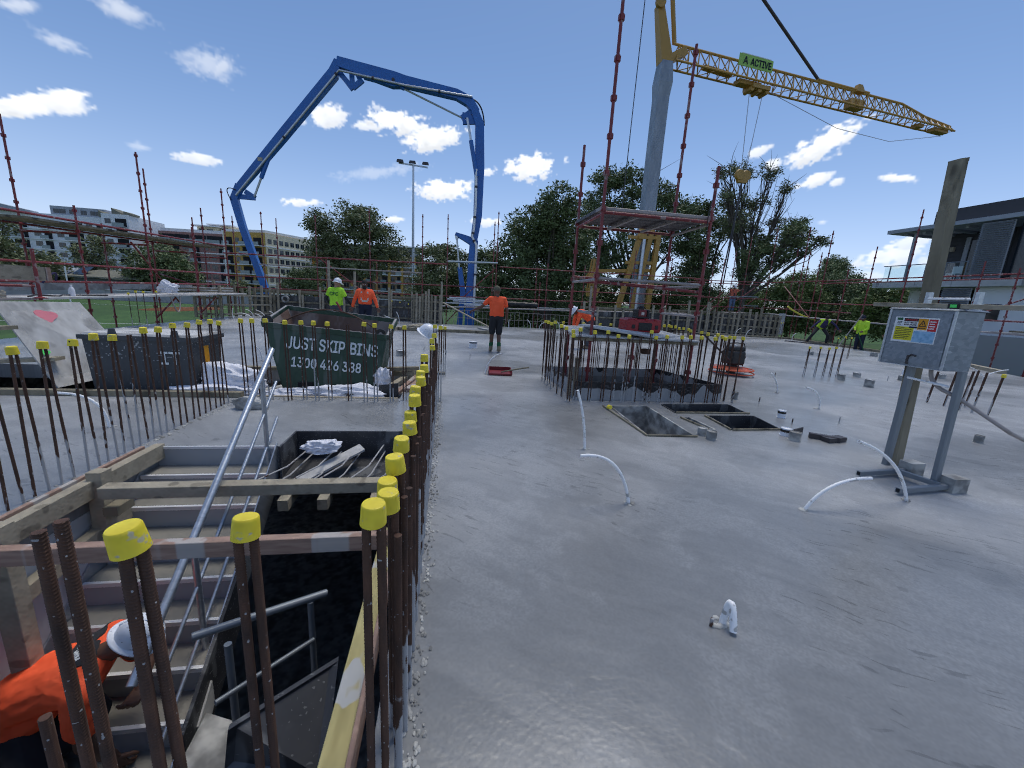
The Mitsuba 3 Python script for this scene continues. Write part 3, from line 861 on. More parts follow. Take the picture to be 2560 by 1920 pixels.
COLLAR = M()
for q in range(4):
    c_, s_ = math.cos(q * math.pi / 2), math.sin(q * math.pi / 2)
    COLLAR.hexa([(c_ * a - s_ * b, s_ * a + c_ * b, z) for z in (-.035, .035) for a, b in ((.02, -.022), (.052 - abs(z) * .3, -.022), (.052 - abs(z) * .3, .022), (.02, .022))])
COLLAR = mikit.ply(COLLAR.mesh(), 'm_scaffold_red')


def standard(t, x, y, z0, z1, first=None, m='m_scaffold_red', lean=(0, 0), n=12, r=.0242):
    tx, ty = lean
    key = obj('standard', M().tube([(x, y, z0), (x + tx, y + ty, z1)], r, n), m, t, 40)
    z = z0 + .2 if first is None else first
    while z < z1 - .05:
        if z > z0:
            f = (z - z0) / (z1 - z0)
            scene[numbered(f'{key}__collar')] = {**COLLAR, 'bsdf': {'type': 'ref', 'id': m}, 'to_world': at(x + tx * f, y + ty * f, z)}
        z += .495
    return key


tw = thing('scaffold_tower', 'dark red scaffold tower with a plank deck standing in the lift shaft', 'scaffold')
FL, FR, RL, RR = (2.30, 6.2), (4.11, 6.2), (2.33, 7.5), (4.20, 7.5)
for (x, y), z1 in ((FL, 7.4), (FR, 3.62), (RL, 4.15), (RR, 5.95)):
    standard(tw, x, y, -3.3, z1, .87 - .495 * 8)
for z, mats in ((.87, 1), (1.34, 0), (1.83, 1), (2.80, 1)):
    if z != 1.34:
        tube_part(tw, 'ledger', (*FL, z), (*FR, z), 'm_weathered_tube' if z == 1.83 else 'm_scaffold_red')
        tube_part(tw, 'ledger', (*RL, z), (*RR, z))
        tube_part(tw, 'transom', (*FL, z - .02), (*RL, z - .02), 'm_weathered_tube' if z < 2 else 'm_scaffold_red')
    tube_part(tw, 'transom', (*FR, z - .02), (*RR, z - .02), 'm_weathered_tube')
tube_part(tw, 'ledger', (2.33, 6.26, 1.78), (4.14, 6.3, 1.72))
tube_part(tw, 'ledger', (2.30, 7.44, 1.9), (4.23, 7.44, 1.9))
tube_part(tw, 'short_tube', (2.24, 6.75, 1.30), (2.34, 6.15, 1.27), 'm_weathered_tube')
for k in range(5):
    x0 = 6.24 + k * .245
    obj('deck_plank', M().beam((2.28, x0 + .11, 2.865), (4.22, x0 + .11, 2.875 + .004 * (k % 2)), .228, .05, ch=.006), 'm_dark_steel' if k else 'm_weathered_tube', tw)
for z in (2.79,):
    for x in (2.9, 3.55):
        obj('deck_hook', M().beam((x, 6.25, z), (x, 7.45, z), .05, .03), 'm_weathered_tube', tw)
obj('coupler', M().lathe([(.0, -.05), (.07, -.04), (.075, .04), (.0, .05)], (3.30, 6.25, .70), 10), 'm_rebar', tw)
standard(tw, 3.05, 6.22, -3.3, .86, .1)
obj('cable', M().tube(bez((4.09, 6.17, 3.2), (3.98, 6.15, 2.95), (4.06, 6.17, 2.55)), .006, 6), 'm_black', tw, 40)

# boards on the tower, with the laser case
pl = thing('loose_ply_board', 'lower pale plywood board lying on the scaffold tower ledgers', 'plywood board')
obj('sheet', M().hexa([(1.98, 6.05, .915), (4.12, 6.02, .905), (4.2, 7.35, .965), (2.15, 7.45, .985), (1.98, 6.05, .937), (4.12, 6.02, .927), (4.2, 7.35, .987), (2.15, 7.45, 1.007)]), 'm_pale_ply', pl)
obj('bearer', M().beam((2.0, 6.12, .882), (4.12, 6.10, .876), .07, .05), 'm_old_timber', pl)
solo('tilted_ply_board', M().hexa([(2.10, 6.28, 1.075), (3.2, 5.93, .95), (4.05, 6.5, .94), (2.6, 7.4, 1.03), (2.10, 6.28, 1.095), (3.2, 5.93, .97), (4.05, 6.5, .96), (2.6, 7.4, 1.05)]), 'm_pale_ply',
     'upper pale plywood board lying askew under the red tool case', 'plywood board')
def rbox(x0, x1, y0, y1, z0, z1, r=.02, n=12):
    s = [m3.Manifold.sphere(r, n).translate([x, y, z]) for x in (x0 + r, x1 - r) for y in (y0 + r, y1 - r) for z in (z0 + r, z1 - r)]
    m = m3.Manifold.batch_hull(s).to_mesh()
    return np.array(m.vert_properties[:, :3], float), np.array(m.tri_verts)


cs = thing('tool_case', 'red hard plastic tool case lying on the plywood boards', 'tool case')
obj('shell', rbox(3.0, 3.62, 6.40, 6.78, 1.0, 1.225, .035), 'm_red_case', cs, 40)
obj('front_panel', rbox(3.2, 3.44, 6.385, 6.42, 1.035, 1.165, .012), 'm_black', cs, 40)
for x in (3.11, 3.53):
    obj('latch', rbox(x - .03, x + .03, 6.39, 6.42, 1.06, 1.13, .01), 'm_black', cs, 40)
for x in (3.14, 3.34, 3.5):
    obj('rib', rbox(x - .02, x + .02, 6.392, 6.8, 1.19, 1.235, .008), 'm_red_case', cs, 40)
ls = thing('laser_level', 'black and red rotary laser level standing on the tool case', 'laser level')
obj('body', rbox(3.22, 3.38, 6.5, 6.64, 1.232, 1.38, .02), 'm_dark_red', ls, 40)
obj('base', rbox(3.18, 3.42, 6.48, 6.66, 1.228, 1.265, .012), 'm_black', ls, 40)
for x in (3.185, 3.385):
    obj('guard', rbox(x, x + .035, 6.49, 6.65, 1.24, 1.38, .012), 'm_black', ls, 40)
obj('head', M().lathe([(0, 1.375), (.045, 1.375), (.045, 1.41), (.03, 1.43), (0, 1.43)], (3.3, 6.57, 0), 16), 'm_black', ls, 30)
obj('handle', M().tube(bez((3.22, 6.57, 1.40), (3.3, 6.57, 1.47), (3.38, 6.57, 1.40)), .008, 8), 'm_black', ls, 40)
obj('badge', M().box(3.275, 3.325, 6.494, 6.499, 1.29, 1.34), 'm_reflect', ls)
obj('lens', M().lathe([(0, 0), (.02, 0), (.02, .004), (0, .004)], (3.3, 6.57, 1.4305), 12), 'm_window', ls)

# power trowel parked behind the shaft
pt = thing('power_trowel', 'orange walk-behind power trowel with a black engine parked behind the lift shaft bars', 'power trowel')
c = V(6.55, 8.25, 0)
ring = M()
for zz, rr in ((.06, .47), (.14, .455)):
    a = np.linspace(0, 2 * np.pi, 33)
    ring.tube(np.stack([c[0] + rr * np.cos(a), c[1] + rr * np.sin(a), 0 * a + zz], 1), .013, 6, cap=False)
obj('guard_ring', ring, 'm_trowel_orange', pt, 40)
m = M()
for k in range(8):
    a = k * math.pi / 4
    m.beam((c[0] + .1 * math.cos(a), c[1] + .1 * math.sin(a), .15), (c[0] + .46 * math.cos(a), c[1] + .46 * math.sin(a), .13), .05, .012)
m.lathe([(0, .2), (.2, .19), (.33, .14), (.40, .13)], c, 24)
obj('guard_top', m, 'm_trowel_orange', pt)
for k in range(4):
    a = k * math.pi / 2 + .3
    obj('blade', M().beam((c[0] + .1 * math.cos(a), c[1] + .1 * math.sin(a), .02), (c[0] + .44 * math.cos(a), c[1] + .44 * math.sin(a), .02), .15, .006), 'm_galvanised', pt)
obj('gearbox', M().lathe([(0, .02), (.1, .04), (.12, .2), (.08, .26), (0, .27)], c, 16), 'm_dark_steel', pt, 30)
obj('engine', rbox(c[0] - .17, c[0] + .17, c[1] - .2, c[1] + .2, .24, .56, .05), 'm_black', pt, 40)
obj('fuel_tank', rbox(c[0] - .15, c[0] + .15, c[1] - .16, c[1] + .18, .545, .66, .04), 'm_black', pt, 40)
obj('tank_lid', M().lathe([(0, .66), (.04, .66), (.04, .685), (0, .69)], c, 14), 'm_white', pt)
obj('exhaust', M().tube([c + (.18, -.05, .42), c + (.24, -.05, .42)], .05, 12), 'm_rebar', pt, 40)
for s_ in (-.23, .23):
    obj('lifting_frame', M().tube([c + (s_, -.05, .2), c + (s_, -.05, .6), c + (s_ * .8, -.05, .72), c + (0, -.05, .74)], .012, 8), 'm_black', pt, 40)
obj('handle', M().tube([c + (-.1, -.1, .3), c + (-.55, -.35, .52), c + (-1.25, -.6, .93)], .02, 10), 'm_dark_steel', pt, 40)
obj('grip', M().tube([c + (-1.2, -.85, .93), c + (-1.3, -.35, .93)], .016, 10), 'm_black', pt, 40)

# ================================================================ skip bins and the clutter round them
gb = thing('skip_bin', 'dark green open skip bin with stencilled white lettering and a rusty inside', 'skip bin')
FTL, FTR, BTR, BTL = V(-2.66, 6.42, .905), V(-.875, 6.25, .795), V(-.86, 7.16, .985), V(-2.60, 7.2, 1.12)
FBL, FBR, BBR, BBL = V(-2.36, 6.20, -.06), V(-1.04, 6.10, -.06), V(-1.03, 7.0, -.06), V(-2.28, 7.05, -.06)
def plate(a, b, c_, d, th, mm, name):
    n = unit(np.cross(b - a, d - a)) * th
    obj(name, M().hexa([a, b, c_, d, a + n, b + n, c_ + n, d + n]), mm, gb)
plate(FBL, FBR, FTR, FTL, -.006, 'm_bin_green', 'front_side')
plate(BBR, BBL, BTL, BTR, -.006, 'm_bin_green', 'back_side')
plate(BBL, FBL, FTL, BTL, -.006, 'm_bin_green', 'end_side')
plate(FBR, BBR, BTR, FTR, -.006, 'm_bin_green', 'end_side')
i_ = .045
ins = [lerp(p, np.mean([FTL, FTR, BTR, BTL, FBL, FBR, BBR, BBL], 0), i_) for p in (FBL, FBR, BBR, BBL, FTL, FTR, BTR, BTL)]
obj('lining', M().put([p + V(0, 0, .02 if k < 4 else -.004) for k, p in enumerate(ins)], [[0, 4, 5, 1], [1, 5, 6, 2], [2, 6, 7, 3], [3, 7, 4, 0], [0, 1, 2, 3]]), 'm_bin_inside', gb)
for a, b in ((FTL, FTR), (FTR, BTR), (BTR, BTL), (BTL, FTL)):
    obj('rim', M().beam(a + V(0, 0, -.03), b + V(0, 0, -.03), .055, .075), 'm_bin_green', gb)
m = M()
for a, b in ((FTL, FTR), (FTR, BTR), (BTR, BTL), (BTL, FTL)):
    m.beam(a + V(0, 0, .009), b + V(0, 0, .009), .03, .006)
obj('rim_wear', m, 'm_weathered_tube', gb)
for x in (.10, .80):
    p0 = lerp(FBL, FBR, .17 + x * .75) + V(0, -.012, .085)
    obj('fork_pocket', M().box(p0[0] - .10, p0[0] + .10, p0[1] - .012, p0[1] + .03, p0[2] - .04, p0[2] + .045), 'm_recess', gb)
for p in (FTL + V(.05, .03, .03), FTR + V(-.10, .02, .02)):
    lug = M().lathe([(0, -.014), (.03, -.014), (.075, -.014), (.075, .014), (.03, .014), (0, .014)], n=20)
    v, f = xf(lug, rx=math.pi / 2, loc=p)
    obj('lifting_lug', (v, f), 'm_black', gb, 30)
    v, f = xf(M().lathe([(0, -.024), (.026, -.024), (.026, .024), (0, .024)], n=16), rx=math.pi / 2, loc=p)
    obj('lug_pin', (v, f), 'm_weathered_tube', gb, 30)
ex = unit(FTR - FTL); nrm = unit(np.cross(FBR - FBL, FTL - FBL))
nrm = nrm if nrm[1] < 0 else -nrm
ey = unit(np.cross(nrm, ex)); ey = ey if ey[2] > 0 else -ey
def bin_text(s, frac, down, h, width):
    v, f = text(s, h, .003)
    v[:, 0] *= width / v[:, 0].max()
    base = lerp(FTL, FTR, frac) - ey * down
    # drop onto the plate's plane
    base = base + nrm * ((FBL - base) @ nrm + .0065)
    vv = base + v[:, :1] * ex + v[:, 1:2] * ey + v[:, 2:] * nrm
    obj('lettering', (vv, f), 'm_print_white', gb)
bin_text('JUST', .195, .335, .17, .43)
bin_text('SKIP', .455, .335, .17, .38)
bin_text('BINS', .70, .335, .17, .42)
bin_text('1300 426 388', .245, .60, .14, 1.02)
obj('tie_rod', M().tube(bez((-2.5, 6.5, .86), (-1.72, 6.6, 1.42), (-.98, 6.35, .80), 16), .011, 8), 'm_rebar', gb, 40)

kb = thing('site_tool_box', 'dark grey steel bin with a pale lid standing behind the left-hand bars', 'bin')
KX0, KX1, KY0, KY1 = -4.50, -3.26, 5.78, 6.46
obj('body', M().hexa([(KX0 + .05, KY0 + .03, -.2), (KX1 - .04, KY0 + .03, -.2), (KX1 - .04, KY1 - .03, -.2), (KX0 + .05, KY1 - .03, -.2), (KX0, KY0, .70), (KX1, KY0, .70), (KX1, KY1, .70), (KX0, KY1, .70)]), 'm_bin_grey', kb)
obj('rim', M().box(KX0 - .03, KX1 + .03, KY0 - .03, KY1 + .03, .66, .715), 'm_bin_grey', kb)
obj('lid', M().hexa([(KX0, KY0, .716), (KX1, KY0, .716), (KX1, KY1, .716), (KX0, KY1, .716), (KX0 + .02, KY0 + .02, .742), (KX1 - .02, KY0 + .02, .742), (KX1 - .02, KY1 - .02, .745), (KX0 + .02, KY1 - .02, .745)]), 'm_pale_ply', kb)
v, f = text('IT', .16, .003)
obj('sticker', on_plane((v, f), (-3.66, KY0 + .008, .36), (1, 0, 0), (0, -.03, 1)), 'm_print_white', kb)
obj('sticker', M().box(-3.30, -3.265, KY0 + .25, KY0 + .36, .34, .58), 'm_sign_orange', kb, label='orange sticker on the end of the bin')
for x in (-4.2, -3.5):
    obj('lifting_ear', M().hexa([(x, KY0 - .02, .715), (x + .10, KY0 - .02, .715), (x + .10, KY0, .715), (x, KY0, .715), (x + .02, KY0 - .02, .80), (x + .08, KY0 - .02, .80), (x + .08, KY0, .80), (x + .02, KY0, .80)]), 'm_bin_grey', kb)

sh = thing('leaning_sheet', 'big grey plywood sheet with a pink paint mark leaning at the left edge', 'plywood sheet')
A_, B_, C_, D_ = V(-4.92, 5.87, .0), V(-4.80, 7.15, .0), V(-5.47, 7.10, 1.03), V(-5.42, 5.84, 1.07)
n_ = unit(np.cross(B_ - A_, D_ - A_)) * -.018
obj('sheet', M().hexa([A_ + n_, B_ + n_, C_ + n_, D_ + n_, A_, B_, C_, D_]), 'm_pale_ply', sh)
nu = unit(np.cross(B_ - A_, D_ - A_)); nu = nu if nu[2] > 0 else -nu
a = np.linspace(0, 2 * np.pi, 18, endpoint=False)
def splat(cc, ra, rb, mm):
    u, w_ = unit(B_ - A_), unit(D_ - A_)
    rr = 1 + .2 * np.sin(a * 3 + 1)
    p = cc + nu * .014 + (ra * rr * np.cos(a))[:, None] * u + (rb * rr * np.sin(a))[:, None] * w_
    q = np.vstack([p, p - nu * .003])
    obj('paint_mark', M().put(np.vstack([p, [cc + nu * .014]]), [[k, (k + 1) % 18, 18] for k in range(18)]), mm, sh)
splat(lerp(lerp(A_, D_, .82), lerp(B_, C_, .82), .42), .13, .09, 'm_pink_paint')
splat(lerp(lerp(A_, D_, .40), lerp(B_, C_, .40), .12), .05, .04, 'm_lime_paint')
timber('deck_board', 'grey board end sticking into the picture at the left above the leaning sheet', (-6.6, 5.75, .70), (-5.1, 5.62, .78), .20, .045, 'm_old_timber', 'board')
timber('deck_board', 'pale board lying under the leaning sheet at the left edge', (-6.4, 5.9, .26), (-4.95, 6.0, .36), .16, .045, 'm_timber', 'board')
timber('kerb_timber', 'long grey timber kerb along the near side of the bin bay', (-5.7, 5.50, .035), (-2.6, 5.53, .035), .09, .07, 'm_old_timber')
timber('kerb_timber', 'pale timber along the near kerb of the bin bay behind the capped bars', (-2.55, 5.60, -.03), (-.65, 5.56, -.03), .05, .08)
timber('kerb_timber', 'timber along the far kerb of the bin bay left of the green bin', (-5.0, 7.46, .02), (-2.9, 7.46, .02), .12, .06, 'm_old_timber')
timber('kerb_timber', 'timber along the far kerb of the bin bay right of the green bin', (-.85, 7.44, .01), (-.02, 7.40, .01), .12, .06, 'm_old_timber')
for k, (a_, b_, w_, h_, mm, lab) in enumerate([((-.86, 6.0, .02), (-.62, 6.9, .06), .10, .07, 'm_timber', 'reddish offcut leaning between the green bin and the bar row'), ((-.95, 6.9, .10), (-.50, 6.75, .12), .09, .09, 'm_timber', 'timber block stacked right of the green bin, lower one'),
                                              ((-.98, 6.7, .20), (-.45, 6.8, .21), .09, .06, 'm_old_timber', 'timber block stacked right of the green bin, upper one'), ((-.72, 5.9, -.02), (-.45, 6.8, .10), .07, .05, 'm_lvl', 'red timber lath beside the green bin'),
                                              ((-2.5, 5.8, -.1), (-1.1, 5.72, -.1), .06, .05, 'm_old_timber', 'thin batten lying under the front of the green bin'), ((-3.1, 5.75, -.06), (-2.5, 6.6, -.02), .09, .06, 'm_old_timber', 'dark batten between the two bins'),
                                              ((-.56, 5.95, .03), (-.36, 6.9, .03), .10, .05, 'm_lvl', 'pale red plank beside the bar row right of the bin')]):
    timber('timber_offcut', lab, a_, b_, w_, h_, mm)
solo('ply_offcut', M().hexa([(-.95, 5.75, -.1), (-.66, 5.78, -.1), (-.66, 5.80, -.1), (-.95, 5.77, -.1), (-.93, 5.75, .14), (-.67, 5.78, .17), (-.67, 5.80, .17), (-.93, 5.77, .14)]), 'm_formply', 'dark formply offcut propped right of the green bin', 'plywood offcut')
for c_, s_, sd, lab in [((-2.95, 5.95, .10), (.42, .22, .20), 1, 'large white plastic bag heaped left of the green bin'), ((-3.0, 5.75, .02), (.5, .16, .10), 4, 'flattened white sheeting before the white bag heap'),
                        ((-1.35, 5.80, -.02), (.50, .14, .15), 9, 'white cement bag lettered ZONE under the front of the green bin'), ((-2.0, 5.85, -.03), (.45, .14, .10), 14, 'dusty white plastic lying under the middle of the green bin'),
                        ((-.92, 6.1, .15), (.12, .16, .2), 21, 'white plastic hanging at the right end of the green bin')]:
    k = solo('plastic_bag', crumple(c_, s_, sd), 'm_white_cloth', lab, 'plastic bag', smooth=True)
    if 'ZONE' in lab:
        v, f = text('ZONE', .07, .003)
        obj('lettering', on_plane((v, f), (-1.38, 5.655, -.035), (1, .02, 0), (0, .1, 1)), 'm_black', k)
solo('concrete_footing', crumple((-2.28, 5.02, .05), (.20, .14, .10), 31, .25), 'm_rough_concrete', 'pale lumpy concrete pad at the foot of the handrail beyond the stair', 'concrete lump', smooth=True)

hh = thing('hard_hat', 'pale blue and white hard hat hanging on the far starter bars', 'hard hat')
dome = M().lathe([(0, .125), (.05, .118), (.09, .09), (.115, .04), (.122, 0), (.145, -.008), (.145, -.014), (.118, -.008)], n=24)
obj('dome', xf(dome, rx=.2, ry=.5, loc=(-.27, 5.95, .88), sc=1.15), 'm_helmet', hh, 40)
obj('peak', M().hexa([(-.15, 5.86, .93), (-.05, 5.92, 1.0), (-.06, 6.0, 1.0), (-.16, 6.02, .93), (-.15, 5.86, .945), (-.05, 5.92, 1.01), (-.06, 6.0, 1.01), (-.16, 6.02, .945)]), 'm_helmet', hh)

# ================================================================ conduits and pipe stubs in the deck
CON = [((1.40, 3.64), (1.37, 3.64, .36), (1.27, 3.64, .61), 'tall white conduit bent up from the deck left of the service holes'), ((1.37, 2.56), (1.28, 2.56, .42), (.96, 2.56, .38), 'cement-flecked white conduit arching left in the middle of the deck'),
       ((1.315, 1.425), (1.345, 1.44, .23), (1.325, 1.365, .012), 'short white conduit looped over in the near foreground of the deck'), ((2.71, 2.38), (2.85, 2.38, .26), (3.25, 2.38, .25), 'white conduit arching right towards the switch box stand'),
       ((3.76, 2.46), (3.62, 2.46, .38), (3.15, 2.46, .52), 'long white conduit arching left in front of the switch box stand'), ((5.87, 5.29), (5.86, 5.29, .30), (5.56, 5.29, .34), 'grey conduit bent left between the service holes and the switch box'),
       ((6.10, 6.38), (6.07, 6.38, .22), (5.90, 6.38, .37), 'thin conduit with a dark tip behind the bent grey one'), ((-3.23, 4.29), (-3.22, 4.29, .34), (-3.61, 4.29, .34), 'white conduit arching behind the left-hand bar row'),
       ((.75, 7.52), (.78, 7.52, .33), (1.04, 7.52, .41), 'white conduit beside the red dust pan'), ((14.6, 8.6), (14.2, 8.6, .33), (13.7, 8.6, .36), 'white conduit bent left at the right edge of the deck'), ((14.7, 8.7), (14.9, 8.7, .2), (15.5, 8.7, .26), 'white conduit bent right at the right edge of the deck'),
       ((-1.14, 7.7), (-1.14, 7.7, .2), (-1.11, 7.7, .40), 'straight white conduit right of the green bin'), ((-3.5, 8.29), (-3.5, 8.29, .26), (-3.62, 8.29, .28), 'white conduit left of the green bin'),
       ((-8.5, 17.9), (-8.55, 17.9, .3), (-8.5, 17.9, .41), 'upright far conduit, leftmost by the far corner'), ((-7.9, 18.2), (-8.1, 18.2, .3), (-8.5, 18.2, .22), 'arching far conduit second from the far left corner'), ((-8.3, 19.2), (-8.35, 19.2, .3), (-8.62, 19.2, .34), 'far conduit before the timber studs, third from left'),
       ((-7.85, 19.3), (-7.95, 19.3, .25), (-8.25, 19.3, .33), 'far conduit behind the skip bin corner, upper of two'), ((-7.95, 19.1), (-8.0, 19.1, .15), (-8.2, 19.1, .17), 'far conduit behind the skip bin corner, lower of two'), ((-7.5, 19.4), (-7.55, 19.4, .25), (-7.75, 19.4, .3), 'far conduit left of the green shirted worker'),
       ((-2.2, 19.6), (-2.2, 19.6, .3), (-2.33, 19.6, .53), 'far conduit leaning left by the timber stud group'), ((-2.5, 19.9), (-2.5, 19.9, .2), (-2.92, 19.9, .3), 'far conduit lying over beside the leaning one'), ((4.2, 20.0), (4.2, 20.0, .3), (3.98, 20.0, .44), 'far conduit bent left before the bar balustrade'),
       ((3.06, 20.0), (3.05, 20, .2), (3.07, 20.0, .39), 'far upright conduit next to the walking man'), ((4.66, 20.1), (4.7, 20.1, .3), (4.92, 20.1, .31), 'far conduit bent right before the bar balustrade'), ((5.68, 19.84), (5.68, 19.84, .3), (5.49, 19.84, .42), 'far conduit left of the lift shaft tower'),
       ((15.3, 20.8), (15.3, 20.8, .15), (15.15, 20.8, .3), 'small far conduit behind the shaft bars on the right'), ((16.3, 20.7), (16.3, 20.7, .4), (16.6, 20.7, .49), 'far conduit bent right, left of a pair at the timber studs'), ((16.9, 20.6), (16.9, 20.6, .35), (17.2, 20.6, .47), 'far conduit bent right, right of a pair at the timber studs'),
       ((19.3, 19.9), (19.25, 19.9, .33), (19.5, 19.9, .4), 'far conduit by the low wall left of the crouching worker')]
for b, c_, t_, lab in CON:
    y = math.hypot(b[0], b[1])
    r = .0165 if 'looped' in lab else .0125 if y < 9 else .014
    q = thing('conduit', lab, 'conduit', 'white conduits bent up out of the deck')
    pts = np.vstack([[V(*b, -.05)], bez((*b, .0), c_, t_, 12)])
    obj('pipe', M().tube(pts, r, 12 if y < 5 else 8, cap=True), 'm_conduit', q, 50)
    if y < 9:
        cc = M()
        for _ in range(9):
            t2 = trimesh.creation.icosphere(subdivisions=1, radius=1)
            cc.put(np.array(t2.vertices) * rng.uniform(.006, .016) * [1.4, 1.2, .7] + [b[0] + .022 * rng.standard_normal(), b[1] + .02 * rng.standard_normal(), .002], t2.faces)
        obj('mortar_collar', cc, 'm_rough_concrete', q)

def stub(x, y, r, h, lab, band=False, cat='pipe stub'):
    q = thing('pipe_stub', lab, cat, 'capped pipe stubs in the deck')
    obj('pipe', M().lathe([(r * 1.15, -.02), (r * 1.15, .006), (r, .008), (r, h), (r * .9, h), (r * .9, h - .015), (0, h - .015)], (x, y, 0), 20), 'm_rough_concrete' if not band else 'm_helmet', q, 35)
    if band:
        obj('tape', M().lathe([(r + .002, h - .045), (r + .002, h - .014)], (x, y, 0), 20), 'm_black', q, 35)
    a = np.linspace(0, 2 * np.pi, 14, endpoint=False)
    obj('lid', M().lathe([(0, h - .006), (r * .88, h - .008), (r * .92, h - .02)], (x, y, 0), 20), 'm_white' if band or r > .06 else 'm_rough_concrete', q, 35)
for x, y, r, h, b, lab in [(9.16, 7.88, .075, .14, 0, 'pipe stub right beside the middle column bars'), (10.13, 8.34, .08, .11, 0, 'pipe stub farther right of the middle column bars'), (9.04, 7.14, .085, .16, 0, 'cement-coated pipe stub in front of the middle column bars'),
                           (11.06, 8.0, .085, .12, 0, 'pipe stub under the water bottle left of the switch box'), (12.93, 8.48, .10, .12, 0, 'pipe stub behind the switch box posts'), (4.74, 4.81, .05, .105, 1, 'white capped pipe stub with black tape right of the square hole'),
                           (4.11, 4.06, .058, .09, 1, 'white taped pipe stub, rear of the pair by the bracket'), (4.07, 3.89, .06, .10, 0, 'grey pipe stub with a white lid, front of the pair by the bracket'), (6.64, 3.79, .045, .09, 0, 'small pipe stub at the right beyond the switch box'),
                           (3.0, 4.08, .052, .085, 0, 'rear pipe stub of the pair at the tip of the long hole'), (3.015, 3.93, .055, .095, 0, 'front pipe stub of the pair at the tip of the long hole'), (.76, 11.46, .11, .18, 1, 'dark pipe stub left of the walking man'),
                           (-1.04, 9.52, .10, .13, 0, 'pipe stub between the skip bin and the hard hat'), (13.47, 12.97, .1, .12, 0, 'far pipe stub before the column bars'), (16.6, 13.2, .12, .15, 0, 'far pipe stub near the right kerb'), (4.81, 5.87, .05, .12, 0, 'pipe stub beside the right-hand lift shaft bars')]:
    stub(x, y, r, h, lab, b)
for k, (x, y, h) in enumerate([(4.64, 4.52, .07), (5.42, 4.55, .09), (10.5, 7.9, .12), (9.6, 4.65, .1), (7.5, 8.0, .11), (5.05, 5.6, .1), (.55, 9.3, .12), (-.55, 10.2, .14), (.0, 9.9, .11), (1.25, 1.42, .04), (7.1, 9.2, .12)]):
    solo('nail_pin', M().tube([(x, y, -.02), (x + .004, y, h)], .008, 6), 'm_rebar', f'small rusty pin standing up out of the wet deck, {nth(k)} of those scattered', 'steel pin', 'steel pins in the deck')
br = thing('steel_bracket', 'dark steel offcuts lying right of the taped pipe stubs', 'steel offcut')
obj('plate', M().beam((4.20, 4.04, .03), (4.38, 4.10, .04), .015, .10), 'm_dark_steel', br)
obj('channel', M().beam((4.36, 3.98, .03), (4.60, 3.80, .03), .07, .06), 'm_dark_steel', br)
obj('plate', M().beam((4.42, 3.82, .03), (4.70, 3.86, .03), .10, .05), 'm_dark_steel', br)
solo('dropped_bar_end', xf(M().lathe([(0, .052), (.026, .052), (.031, .046), (.034, 0), (.03, 0), (0, .03)], n=18), rx=1.3, ry=.5, loc=(2.26, 5.12, .035)), 'm_cap', 'single yellow plastic bar cap lying on the deck at the corner of the long hole', 'bar cap', smooth=35)
for k, (p, q) in enumerate([((2.24, 5.27, .012), (2.27, 4.02, .012)), ((2.29, 4.02, .012), (2.88, 3.99, .012)), ((3.2, 4.965, .012), (4.36, 4.965, .012)), ((3.55, 4.83, .012), (3.50, 4.24, .012)), ((3.52, 4.225, .012), (4.25, 4.245, .012)), ((3.13, 4.74, .012), (3.20, 4.24, .012))]):
    timber('hole_edging', ['thin timber edging on the left of the long service hole', 'thin timber edging on the front of the long service hole', 'thin timber edging on the front of the wide hole', 'thin timber edging on the left of the square hole',
                           'thin timber edging on the front of the square hole', 'thin timber edging along the narrow slot'][k], p, q, .018, .022, 'm_old_timber')
dp = thing('dust_pan', 'red long-handled scoop lying on the wet deck in front of the walking man', 'scoop')
obj('pan', M().hexa([(.80, 7.40, .01), (1.24, 7.36, .01), (1.28, 7.85, .015), (.86, 7.9, .015), (.80, 7.40, .016), (1.24, 7.36, .016), (1.28, 7.85, .022), (.86, 7.9, .022)]), 'm_dark_red', dp)
for p, q in (((.80, 7.40), (.86, 7.9)), ((.86, 7.9), (1.28, 7.85)), ((1.28, 7.85), (1.24, 7.36)), ((.80, 7.40), (1.24, 7.36))):
    obj('side', M().beam((*p, .055 if p[1] > 7.5 or q[1] > 7.5 else .03), (*q, .055 if p[1] > 7.5 or q[1] > 7.5 else .03), .012, .07 if p[1] > 7.5 or q[1] > 7.5 else .03), 'm_dark_red', dp)
obj('handle', M().tube([(1.05, 7.5, .05), (1.42, 7.35, .16), (1.55, 7.3, .19)], .014, 8), 'm_old_timber', dp, 40)
wb = thing('water_bottle', 'clear drink bottle with a dark lid standing left of the switch box post', 'bottle')
obj('body', M().lathe([(0, .14), (.035, .14), (.035, .24), (.025, .28), (.014, .30), (0, .30)], (11.06, 8.0, 0), 14), 'm_white_cloth', wb, 40)
obj('lid', M().lathe([(.016, .30), (.016, .33), (0, .33)], (11.06, 8.0, 0), 12), 'm_black', wb)

